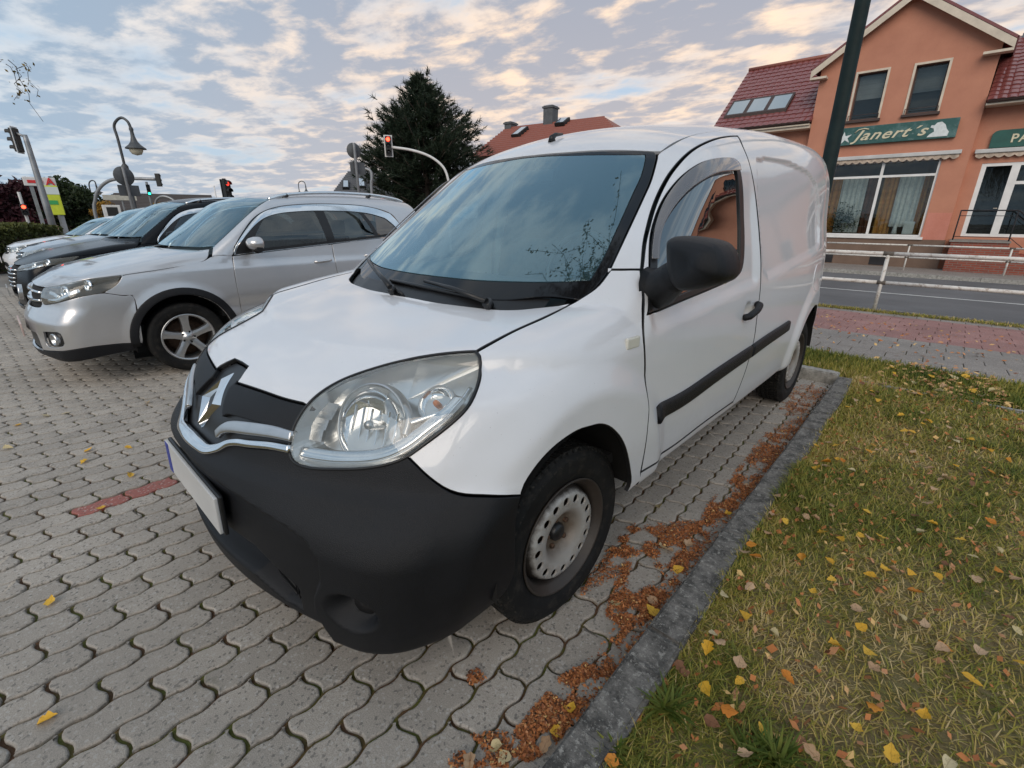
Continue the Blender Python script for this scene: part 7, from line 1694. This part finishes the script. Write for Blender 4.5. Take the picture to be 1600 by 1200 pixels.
def leaves_at(P, size, r_, flat=0.0):
    """kite-shaped leaves at points P"""
    n = len(P); d = r_.normal(0, 1, (n, 3)); d /= np.linalg.norm(d, axis=1, keepdims=True); e = np.cross(d, r_.normal(0, 1, (n, 3))); e /= np.linalg.norm(e, axis=1, keepdims=True); s = size*(.6+.8*r_.random((n, 1)))
    return np.stack([P-d*s, P+e*s*.5, P+d*s, P-e*s*.5], 1)
MAT['bark'] = mat('bark', (.075, .055, .042), .9, var=.4, vscale=6, bump=.6, bscale=30); MAT['birchbark'] = mat('birch_bark', (.42, .40, .37), .8, var=.3, vscale=3, dirt=(.05, .045, .04), bump=.3, bscale=14)
def conifer():
    D = 30; top = dpt(680, 128, D); bl = dpt(575, 262, D); br = dpt(760, 245, D); B = dpt(667, 320, D); t = thing('conifer', 'dark dense pine tree behind the red traffic light and the van', 'tree', base(B)); r_ = np.random.default_rng(11)
    H = top[2]-FZ; W = np.linalg.norm((br-bl)[:2])/2*1.10; tr = MB(); tr.tube([(0, 0, 0), (.05, .02, H*.5), (0, 0, H*.98)], [.30, .18, .03], 10); tr.build('trunk', MAT['bark'], t)
    lb = MB(); tips = []
    for z in np.linspace(H*.24, H*.985, 46):
        f = (z/H-.24)/.745; rad = W*(np.interp(f, [0, .12, .3, .55, .8, 1.0], [.72, .95, 1.0, .72, .34, .05])); nb_ = 7 if f < .85 else 5
        for k in range(nb_):
            a = r_.random()*2*math.pi; L = rad*(.62+.5*r_.random()); up_ = .10+.30*f+.15*r_.random()
            P = [np.array([0, 0, z]), np.array([math.cos(a)*L*.5, math.sin(a)*L*.5, z+L*up_*.25]), np.array([math.cos(a)*L, math.sin(a)*L, z+L*up_])]
            lb.tube(P, [.05, .03, .012], 5); 
            for s in np.linspace(.30, 1.0, max(3, int(L*3.2))):
                for j in range(2):
                    q = P[0]*(1-s)**2+2*P[1]*s*(1-s)+P[2]*s*s+r_.normal(0, .10+.14*s, 3); q[2] += .05; tips.append((q, a, s))
    lb.build('limbs', MAT['bark'], t)
    V = []; T = []
    for q, a, s in tips:                              # each tip: a brush of needles pointing outward and up
        ax = np.array([math.cos(a), math.sin(a), .55]); n = 26; d = r_.normal(0, .62, (n, 3))+ax*.75; d /= np.linalg.norm(d, axis=1, keepdims=True); L = .20+.17*r_.random((n, 1)); o = q+ax*(r_.random((n, 1))-.5)*.28
        e = np.cross(d, r_.normal(0, 1, (n, 3))); e /= np.linalg.norm(e, axis=1, keepdims=True); w_ = .020
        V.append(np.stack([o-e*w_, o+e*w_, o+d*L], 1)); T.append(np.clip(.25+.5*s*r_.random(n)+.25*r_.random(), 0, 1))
    tri_cloud('crown', np.vstack(V), np.concatenate(T), leaf_mat('pine_needles', (.012, .022, .016), (.038, .056, .030), .55), t)
conifer()
def broad(name, label, B, H, W, mt, n=9000, size=.10, seed=1, trunk=True, squash=.8, group=None, low=.25, sway=1.0):
    t = thing(name, label, 'tree' if 'tree' in name else 'shrub', tuple(B), 0, group); r_ = np.random.default_rng(seed); tm_ = MB(); lim = MB(); C = []
    tm_.tube([(0, 0, 0), (.06*H*.1, .0, H*.3), (0, .03*H*.1, H*.62)], [.035*H, .026*H, .012*H], 9)
    for k in range(26):
        a = r_.random()*2*math.pi; z = H*(low+(.95-low)*r_.random()); f = (z/H-low)/(1-low); rad = W*math.sqrt(max(.05, 1-(2*f-.9)**2*.85))*(.45+.6*r_.random()); c = np.array([math.cos(a)*rad*.8, math.sin(a)*rad*.8, z]); C.append((c, W*(.22+.22*r_.random())))
        lim.tube([(0, 0, max(.1*H, z-H*.28)), tuple(c*[.5, .5, 1]-[0, 0, H*.06]), tuple(c)], [.012*H, .008*H, .003*H], 5)
    tm_.build('trunk', MAT['bark'], t); lim.build('limbs', MAT['bark'], t)
    P = []; T = []
    for c, rr in C:
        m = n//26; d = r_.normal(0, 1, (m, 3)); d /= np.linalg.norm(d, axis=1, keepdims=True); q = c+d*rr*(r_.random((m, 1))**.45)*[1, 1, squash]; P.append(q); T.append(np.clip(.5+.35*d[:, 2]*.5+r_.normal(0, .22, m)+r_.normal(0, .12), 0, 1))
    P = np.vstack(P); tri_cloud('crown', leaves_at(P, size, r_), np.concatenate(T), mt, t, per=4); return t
purple = leaf_mat('purple_leaves', (.020, .007, .010), (.085, .022, .030)); dgreen = leaf_mat('dark_green_leaves', (.010, .018, .008), (.040, .060, .022)); autumn = leaf_mat('autumn_leaves', (.14, .075, .012), (.42, .24, .04)); hedge_m = leaf_mat('hedge_leaves', (.030, .042, .014), (.12, .13, .035))
B = dpt(-6, 350, 30); broad('purple_tree', 'dark purple leaved tree at the far left edge behind the hedge', base(B), dpt(5, 263, 30)[2]-FZ, 2.0, purple, 13000, .10, 3, low=.18)
B = dpt(110, 345, 46); broad('green_tree', 'dark green tree between the lime board and the curved mast arm', base(B), dpt(100, 283, 46)[2]-FZ, 2.6, dgreen, 9000, .14, 4, low=.2)
B = dpt(75, 345, 50); broad('green_tree', 'broad dark tree behind the lime advertising board', base(B), dpt(70, 296, 50)[2]-FZ, 3.2, dgreen, 8000, .15, 5, low=.15)
B = dpt(172, 345, 33); broad('autumn_shrub', 'yellow orange autumn shrub before the long dark building', base(B), dpt(172, 316, 33)[2]-FZ, .8, autumn, 4000, .06, 6, low=.12)
B = dpt(255, 335, 46); broad('autumn_shrub', 'orange shrub beside the green traffic light', base(B), dpt(252, 313, 46)[2]-FZ, 1.0, autumn, 3500, .08, 7, low=.12)
B = dpt(640, 320, 44); broad('green_tree', 'low dark tree under the conifer and beside the slate roof', base(B), dpt(640, 285, 44)[2]-FZ, 2.4, dgreen, 7000, .13, 9, low=.15)
def hedge():
    a, b = dpt(-120, 385, 15.5), dpt(78, 378, 17.5); t = thing('hedge', 'low clipped autumn hedge at the far left behind the white saloon', 'hedge', ((a[0]+b[0])/2, (a[1]+b[1])/2, 0), math.atan2(b[1]-a[1], b[0]-a[0])); L = math.hypot(*(b-a)[:2]); h = dpt(40, 352, 16.5)[2]; r_ = np.random.default_rng(8); n = 24000
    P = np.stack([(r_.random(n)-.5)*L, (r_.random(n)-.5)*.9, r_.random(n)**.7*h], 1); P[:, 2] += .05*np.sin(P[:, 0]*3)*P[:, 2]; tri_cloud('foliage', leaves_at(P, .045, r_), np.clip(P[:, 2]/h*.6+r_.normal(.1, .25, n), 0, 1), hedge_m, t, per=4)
    c = MB(); c.box((-L/2, -.36, 0), (L/2, .36, h*.8)); c.build('branches', MAT['bark'], t)
hedge()
r_ov = np.random.default_rng(5).uniform([-.7, .7, 6.0], [1.0, 1.7, 8.4], (80, 3))
# weeping birches: one whose twigs hang into the top left corner, one behind the camera that the windscreen mirrors
blm = leaf_mat('birch_leaves', (.07, .05, .012), (.22, .15, .03)); twm = mat('birch_twig', (.035, .025, .022), .8)
def birch(label, B, H, spread, seed, n_br=26, leafy=1.0, extra=(), lmax=2.4):
    t = thing('birch_tree', label, 'tree', B); r_ = np.random.default_rng(seed); tk = MB(); tk.tube([(0, 0, 0), (.1, .05, H*.4), (.0, .15, H*.75), (.1, .1, H)], [.17, .13, .07, .015], 12); tk.build('trunk', MAT['birchbark'], t)
    lb = MB(); tw = MB(); LP = []
    starts = []
    for k in range(n_br):
        a = r_.random()*2*math.pi; z = H*(.42+.5*r_.random()); L = spread*(.45+.6*r_.random()); e = np.array([math.cos(a)*L, math.sin(a)*L, z+L*(.25+.2*r_.random())]); lb.tube([(0, 0, z-.1), tuple(e*[.5, .5, 1]+[0, 0, .15]), tuple(e)], [.04, .022, .008], 6); starts += [e*[s, s, 1]-[0, 0, (1-s)*L*.2] for s in (.45, .6, .72, .84, .93, 1.0)]
    starts += [np.array(q) for q in extra]
    for q in extra[:2] if lmax < 1.5 else ():
        lb.tube([(0, 0, H*.55), tuple(np.array(q)*[.5, .5, 1]+[0, 0, .35]), tuple(np.array(q)*[.85, .85, 1]+[0, 0, .22]), tuple(q)], [.05, .03, .014, .006], 6)
    for s in starts:
        for j in range(3):
            p = s+r_.normal(0, .12, 3); dr = r_.normal(0, .10 if lmax > 1.5 else .025, 2); Lh = lmax*(.38+.62*r_.random()); pts = [p]; 
            for q in range(1, 6): pts.append(p+np.array([dr[0]*q*.8, dr[1]*q*.8, -Lh*(q/5)**1.3])+r_.normal(0, .025, 3))
            tw.tube(pts, [.006, .005, .0045, .004, .0035, .003], 3, False)
            m = int(18*leafy); tt = r_.random(m)*4.99; i0_ = tt.astype(int); A = np.array(pts); LP.append(A[i0_]+(A[i0_+1]-A[i0_])*(tt-i0_)[:, None]+r_.normal(0, .035, (m, 3)))
    lb.build('limbs', MAT['birchbark'], t); tw.build('twigs', twm, t); P = np.vstack(LP); tri_cloud('crown', leaves_at(P, .026, r_), r_.random(len(P)), blm, t, per=4); return t
Q = dpt(-330, 330, 11.5); ex = [np.array(dpt(u, v, 10.5))-np.array([Q[0], Q[1], 0]) for u, v in ((-13, 92), (-20, 96))]
birch('weeping birch whose thin twigs hang into the top left corner of the sky', (Q[0], Q[1], 0), 5.2, .9, 21, 5, .8, ex, .95)
ov = [np.array([x_, y_, z_])-np.array([3.4, -2.4, LZ]) for x_, y_, z_ in r_ov]
birch('weeping birch on the lawn behind the camera with boughs over the van', (3.4, -2.4, LZ), 8.5, 2.4, 22, 34, 2.0, ov)
# ------------------------------------------------------------------ grass blades, fallen leaves, litter
r8 = np.random.default_rng(88)
def vnoise(x, y, s, seed=0):
    """smooth value noise in 0..1"""
    g = np.random.default_rng(seed).random((64, 64)); x = np.asarray(x)/s+100; y = np.asarray(y)/s+100
    i = np.floor(x).astype(int); j = np.floor(y).astype(int); fx = x-i; fy = y-j; fx = fx*fx*(3-2*fx); fy = fy*fy*(3-2*fy); G = lambda a, b: g[a % 64, b % 64]
    return (G(i, j)*(1-fx)+G(i+1, j)*fx)*(1-fy)+(G(i, j+1)*(1-fx)+G(i+1, j+1)*fx)*fy
def grass_mat():
    m, t = new_mat('grass_blades'); at = t.n('ShaderNodeAttribute', attribute_name='tint').outputs['Fac']
    c = t.ramp(at, [(0.0, (.085, .130, .022)), (.30, (.205, .22, .048)), (.55, (.36, .33, .065)), (.78, (.52, .39, .13)), (1.0, (.66, .52, .27))])
    d = t.n('ShaderNodeBsdfPrincipled', {'Base Color': c, 'Roughness': .6, 'Specular IOR Level': .25}).outputs[0]; tr = t.n('ShaderNodeBsdfTranslucent', {'Color': c}).outputs[0]
    return finish(m, t, t.n('ShaderNodeMixShader', {0: .3, 1: d, 2: tr}).outputs[0])
MAT['grass'] = grass_mat()
def blades(P, L, w, tint, name, parent=None, lean=.9):
    n = len(P); a = r8.random(n)*2*np.pi; ln = np.clip(r8.normal(lean, .3, n), .15, 1.5); d = np.stack([np.cos(a)*np.sin(ln), np.sin(a)*np.sin(ln), np.cos(ln)], 1); sd = np.stack([-np.sin(a), np.cos(a), np.zeros(n)], 1)
    d2 = d.copy(); d2[:, 2] -= .55*r8.random(n); d2 /= np.linalg.norm(d2, axis=1, keepdims=True); L = L[:, None]; w = w[:, None]
    A = P-sd*w; B = P+sd*w; M1 = P+d*L*.55+sd*w*.8; M0 = P+d*L*.55-sd*w*.8; T = P+d*L*.55+d2*L*.45
    V = np.concatenate([np.stack([A, B, M1, M0], 1), np.stack([M0, M1, T, T], 1)[:, [0, 1, 2]].repeat(1, 0)[:, [0, 1, 2, 2]]], 0)
    q = np.stack([A, B, M1, M0, T], 1); me = bpy.data.meshes.new(name); me.vertices.add(n*5); me.vertices.foreach_set('co', q.astype(np.float32).ravel())
    i = np.arange(n)[:, None]*5; li = np.concatenate([np.concatenate([i, i+1, i+2, i+3], 1).ravel(), np.concatenate([i+3, i+2, i+4], 1).ravel()]); me.loops.add(len(li)); me.loops.foreach_set('vertex_index', li.astype(np.int32))
    ls = np.concatenate([np.arange(n)*4, n*4+np.arange(n)*3]); me.polygons.add(2*n); me.polygons.foreach_set('loop_start', ls.astype(np.int32)); me.update(calc_edges=True)
    at = me.attributes.new('tint', 'FLOAT', 'POINT'); at.data.foreach_set('value', np.repeat(tint, 5).astype(np.float32)); return link(name, me, MAT['grass'], parent)
n = 360000
u = r8.random(n)**1.5; yy = -1.0+r8.random(n)**1.25*(KYE+1.0); xx = np.array([kx(y) for y in yy])+KW*.96+u*6.0
keep = np.ones(n, bool); pr = proj(np.stack([xx, yy, np.full(n, LZ)], 1)); keep &= ((pr[:, 0] < 1680) & (pr[:, 1] < 1290) | (r8.random(n) < .42) & (pr[:, 0] < 3200)) & (pr[:, 1] > 500)
xx, yy = xx[keep], yy[keep]; n = len(xx)
gn = vnoise(xx, yy, .55, 1)*.55+vnoise(xx, yy, .17, 2)*.45; far_ = np.hypot(xx-CAM_O[0], yy-CAM_O[1])
thin = r8.random(n) < np.clip(.45+gn*.9, 0, 1); xx, yy, gn, far_ = xx[thin], yy[thin], gn[thin], far_[thin]; n = len(xx)
tint = np.clip(1.02-gn*1.15+r8.normal(0, .22, n)+.10, 0, 1)
P = np.stack([xx, yy, lawn_z(xx, yy)-.004], 1)
tag(blades(P, (.022+.030*r8.random(n)+.02*(gn > .62)*r8.random(n))*(1+.05*far_), .0008+.0008*r8.random(n)+.00035*far_, tint, 'lawn_grass', None, 1.05), kind='stuff')
n = 34000; xx = 4.5*r8.random(n)-.9+.0; yy = KYE+.02+r8.random(n)*(G2-KYE-.04); gn = vnoise(xx, yy, .4, 3)
tag(blades(np.stack([xx, yy, np.full(n, .035)], 1), .03+.05*r8.random(n), .0025+.002*r8.random(n), np.clip(.75-gn*.9+r8.normal(0, .2, n), 0, 1), 'verge_grass', None, .7), kind='stuff')
n = 9000; xx = -6+12*r8.random(n); yy = P_end-.16+.16*r8.random(n)+(xx-1)*math.sin(RA)
tag(blades(np.stack([xx, yy, zg(yy)], 1), .03+.05*r8.random(n), .004+.003*r8.random(n), np.clip(.55+r8.normal(0, .25, n), 0, 1), 'roadside_grass', None, .8), kind='stuff')
# broad-leaved weed tufts at the kerb
def tuft(u_, v_, label, n=60, L=.11):
    q = at_z(u_, v_, LZ); t = thing('weed_tuft', label, 'weed', (q[0], q[1], LZ)); a = r8.random(n)*2*np.pi
    P_ = np.stack([np.cos(a)*.012, np.sin(a)*.012, np.zeros(n)], 1); o = blades(P_, L*(.5+.6*r8.random(n)), .0028+.002*r8.random(n), np.clip(.08+r8.normal(0, .1, n), 0, .4), 'blades', t, .95)
tuft(1042, 1108, 'bright green weed tuft growing against the edge of the kerb', 44, .105); tuft(1210, 1190, 'green grass tuft among the leaves at the bottom of the lawn', 110, .10); tuft(1168, 1180, 'smaller green tuft on the lawn at the bottom edge', 60, .07); tuft(960, 1168, 'small green weed at the near end of the kerb', 40, .06)
# leaves
def leaf_mesh(k, mt):
    rr = np.random.default_rng(k); m = 9; t = np.linspace(0, 1, m); wdt = .42*np.sin(np.pi*t**.72)**.9*(1-.35*t); wdt[0] = .03; wdt[-1] = .0; ser = 1+.14*rr.normal(0, 1, m); wdt *= ser
    curl = rr.normal(.55, .5); fold = rr.normal(.35, .35); V = []
    for i in range(m):
        z = curl*.30*(t[i]-.5)**2
        for sd_ in (-1, 0, 1): V.append((sd_*wdt[i], t[i]-.5, z+abs(sd_)*wdt[i]*fold+rr.normal(0, .018)))
    V += [(-.012, -.5, 0), (.012, -.5, 0), (.03+rr.normal(0, .05), -.72, .05)]
    F = [(3*i+j, 3*i+j+1, 3*i+4+j, 3*i+3+j) for i in range(m-1) for j in range(2)]+[(len(V)-3, len(V)-2, len(V)-1)]
    me = pydata('leaf', V, F, True); me.materials.append(mt); return me
def leafm(name, a, b, vein=.6):
    m, t = new_mat(name); g = t.n('ShaderNodeTexCoord').outputs['Object']; oi = t.n('ShaderNodeObjectInfo').outputs['Random']
    c = t.mix(oi, a, b); sp = t.ramp(t.noise(g, 5, 6, .7), [(.54, 0), (.68, .7)]); c = t.mix(sp, c, tuple(x*.35 for x in a)); s = t.n('ShaderNodeSeparateXYZ', {0: g}).outputs[0]
    c = t.mix(t.ramp(t.math('ABSOLUTE', s), [(.0, vein), (.03, 0)]), c, tuple(x*.6 for x in a)); d = t.n('ShaderNodeBsdfPrincipled', {'Base Color': c, 'Roughness': .55}).outputs[0]; tr = t.n('ShaderNodeBsdfTranslucent', {'Color': c}).outputs[0]
    return finish(m, t, t.n('ShaderNodeMixShader', {0: .25, 1: d, 2: tr}).outputs[0])
LM = dict(yellow=leafm('yellow_leaf', (.78, .42, .025), (.85, .52, .06)), orange=leafm('orange_leaf', (.62, .21, .02), (.70, .33, .03)), tan=leafm('tan_leaf', (.50, .30, .16), (.62, .43, .27)), brown=leafm('brown_leaf', (.20, .085, .035), (.33, .15, .075)), pale=leafm('pale_leaf', (.62, .50, .25), (.70, .60, .38)))
LV = {k: [leaf_mesh(i*7+j, m) for j in range(5)] for i, (k, m) in enumerate(LM.items())}
LEAFN = 0
def put_leaf(P, kind, size, label, group):
    global LEAFN; LEAFN += 1
    o = link('fallen_leaf', LV[kind][r8.integers(5)], None, None, (P[0], P[1], P[2]+size*.05), (r8.normal(0, .22), r8.normal(0, .22), r8.random()*6.28)); o.scale = (size, size*(.85+.3*r8.random()), size); return tag(o, label, 'leaf', group)
YL = [(1297, 878), (1298, 906), (1358, 899), (1303, 1008), (1355, 1021), (1164, 964), (1105, 1014), (1444, 1118), (1189, 1139), (1339, 1137), (1392, 1177), (1347, 980), (1595, 1036), (1227, 815), (1352, 800), (1284, 833), (1343, 837), (1313, 843), (1500, 844), (1306, 697), (1407, 649), (1450, 658), (1442, 662), (1516, 687), (1546, 705), (1397, 584), (1362, 611), (1520, 1063), (1466, 902), (1456, 818)]
OL = [(1414, 690), (1245, 735), (1290, 722), (1316, 720), (1253, 870), (1180, 870), (1430, 926), (1575, 720), (1590, 655), (1560, 890), (1478, 1010), (1230, 1060), (1140, 1110)]
PLf = [(1155, 1034), (1339, 953), (1113, 990), (1365, 1045), (1266, 1175), (1528, 1020), (1410, 965), (1330, 735), (1255, 780), (1495, 690), (1400, 620), (1215, 775), (1170, 917), (1445, 975), (1590, 985), (1165, 1180), (1210, 990), (1130, 930), (1395, 890), (1520, 870), (1300, 790), (1560, 860), (1440, 830), (1480, 1195)]
for p in YL: put_leaf(at_z(*p, LZ+.028), 'yellow', .032+.016*r8.random(), 'bright yellow birch leaf lying on the lawn grass', 'bright yellow leaves on the lawn')
for p in OL: put_leaf(at_z(*p, LZ+.026), 'orange', .032+.016*r8.random(), 'orange brown leaf lying on the lawn grass', 'orange leaves on the lawn')
for p in PLf: put_leaf(at_z(*p, LZ+.026), 'pale' if r8.random() < .4 else 'tan', .030+.016*r8.random(), 'pale tan dry leaf lying on the lawn grass', 'pale leaves on the lawn')
def lawn_spot():
    while True:
        y = -.6+r8.random()**1.2*(KYE+.5); x = kx(y)+KW+r8.random()**1.2*4.5; p = proj((x, y, LZ))
        if 850 < p[0] < 1620 and 560 < p[1] < 1215: return (x, y, float(lawn_z(x, y))+.022)
for i in range(78):
    k = ('yellow', 'tan', 'tan', 'brown', 'brown', 'orange')[r8.integers(6)]; lb, gp = {'yellow': ('bright yellow birch leaf lying on the lawn grass', 'bright yellow leaves on the lawn'), 'tan': ('pale tan dry leaf lying on the lawn grass', 'pale leaves on the lawn'), 'brown': ('dark brown dead leaf lying on the lawn grass', 'brown leaves on the lawn'), 'orange': ('orange brown leaf lying on the lawn grass', 'orange leaves on the lawn')}[k]
    put_leaf(lawn_spot(), k, .030+.018*r8.random(), lb, gp)
for p in [(75, 1125), (72, 650), (102, 646), (27, 665), (13, 701), (139, 704), (201, 700), (132, 722), (204, 743), (159, 794), (231, 629), (963, 943), (80, 940)]: put_leaf(at_z(*p, .004), 'yellow' if r8.random() < .5 else 'pale', .045, 'single yellow leaf lying on the open grey pavers', 'leaves on the open pavers')
for p in [(1018, 955), (852, 1164), (787, 1186), (774, 1170), (734, 1192), (867, 1144), (891, 1108), (1045, 860), (1033, 855), (1060, 890), (1018, 940), (1137, 803), (1075, 850), (1170, 760), (1030, 792)]: put_leaf(at_z(*p, .008), ('yellow', 'pale', 'tan')[r8.integers(3)], .040+.012*r8.random(), 'pale leaf lying in the rusty litter along the kerb', 'leaves in the kerb litter')
for p in [(1410, 607), (1430, 600), (1455, 590), (1475, 605), (1500, 600), (1520, 612), (1490, 590), (1440, 575), (1380, 600), (1350, 590), (1535, 620), (1465, 612), (1510, 590), (1425, 615), (1395, 575), (1550, 612)]: put_leaf(at_z(*p, .07), ('yellow', 'pale', 'tan')[r8.integers(3)], .065, 'yellow leaf in the leaf drift on the rear grass verge', 'leaves in the verge drift')
# countless small stuff: shed leaves, seed scales
def flakes(P, size, name, tint, mt, flat=.25):
    n = len(P); a = r8.random(n)*6.28; tl = r8.normal(0, flat, (n, 2)); d = np.stack([np.cos(a), np.sin(a), tl[:, 0]], 1); e = np.stack([-np.sin(a), np.cos(a), tl[:, 1]], 1); s = size[:, None]
    V = np.stack([P-d*s, P+e*s*.6-d*s*.1, P+d*s, P-e*s*.6+d*s*.1], 1); return tag(tri_cloud(name, V, tint, mt, None, None, 4), kind='stuff')
def litter_mat():
    m, t = new_mat('leaf_litter'); at = t.n('ShaderNodeAttribute', attribute_name='tint').outputs['Fac']; c = t.ramp(at, [(0, (.045, .022, .012)), (.35, (.27, .085, .026)), (.7, (.48, .175, .050)), (.93, (.48, .25, .13)), (1, (.66, .42, .16))])
    return finish(m, t, t.n('ShaderNodeBsdfPrincipled', {'Base Color': c, 'Roughness': .75}).outputs[0])
MAT['litter'] = litter_mat()
polys = [([(1235, 610), (1290, 600), (1262, 640), (1228, 650), (1215, 630)], 2400), ([(1250, 655), (1262, 665), (1150, 790), (1090, 830), (1110, 790), (1160, 730), (1200, 680)], 8200), ([(1090, 815), (1110, 835), (1020, 960), (985, 990), (950, 960), (975, 880), (940, 850), (990, 825)], 8500), ([(975, 985), (1000, 1000), (960, 1060), (935, 1060)], 700), ([(925, 1040), (935, 1070), (860, 1170), (800, 1200), (770, 1200), (820, 1130), (880, 1060)], 5600), ([(700, 1200), (740, 1150), (830, 1140), (800, 1200)], 700), ([(730, 1060), (760, 1040), (775, 1050), (740, 1070)], 160), ([(905, 930), (960, 900), (1000, 820), (960, 850)], 700)]
P = []
for pg, m in polys:
    pg = np.array(pg, float); lo, hi = pg.min(0), pg.max(0); k = 0
    while k < m:
        q = lo+(hi-lo)*r8.random((m*3, 2)); q = q[sdf2(pg, q[:, 0], q[:, 1]) < 8*r8.random(len(q))-2]
        q = np.array([at_z(*v, 0.0) for v in q[:m-k]]); 
        if not len(q): break
        w = vnoise(q[:, 0], q[:, 1], .045, 5); q = q[(w > .33+.14*r8.random(len(q))) & (q[:, 0] < kx(q[:, 1])-.004)]; P.append(q); k += max(1, len(q))
P = np.vstack(P); P[:, 2] = .002+.010*r8.random(len(P))**2
flakes(P, .0025+.0045*r8.random(len(P))**2, 'leaf_litter', np.clip(r8.normal(.5, .25, len(P)), 0, 1), MAT['litter'], .35)
# litter lying in the joints along the kerb and under the van
n = 5200; yy = -1.2+5.6*r8.random(n); xx = np.array([kx(y) for y in yy])-.004-.10*r8.random(n)**2.2; w = vnoise(xx, yy, .22, 9) > .42
flakes(np.stack([xx, yy, .002+.010*r8.random(n)], 1)[w], (.003+.006*r8.random(n)**2)[w], 'kerbside_litter', np.clip(r8.normal(.5, .25, n), 0, 1)[w], MAT['litter'], .35)
n = 1000; L_ = [lawn_spot() for _ in range(n)]; flakes(np.array(L_)+[0, 0, -.006], .006+.010*r8.random(n), 'small_dead_leaves', np.clip(r8.normal(.72, .22, n), 0, 1), MAT['litter'], .5)
pg = np.array([(1370, 577), (1440, 566), (1500, 575), (1545, 592), (1590, 640), (1500, 628), (1400, 606)], float); q = pg.min(0)+(pg.max(0)-pg.min(0))*r8.random((2600, 2)); q = q[sdf2(pg, q[:, 0], q[:, 1]) < 6*r8.random(len(q))]; q = np.array([at_z(*v, .06) for v in q[:330]]); n = len(q); q[:, 2] = .055+.02*r8.random(n); flakes(q, .016+.02*r8.random(n), 'verge_leaf_drift', np.clip(r8.normal(.95, .12, n), 0, 1), MAT['litter'], .22)
n = 260; q = np.stack([2.2*r8.random(n), 5.2+3.8*r8.random(n), np.zeros(n)], 1); q[:, 2] = zg(q[:, 1])+.008; flakes(q, .014+.016*r8.random(n), 'footway_leaves', np.clip(r8.normal(.8, .2, n), 0, 1), MAT['litter'], .3)
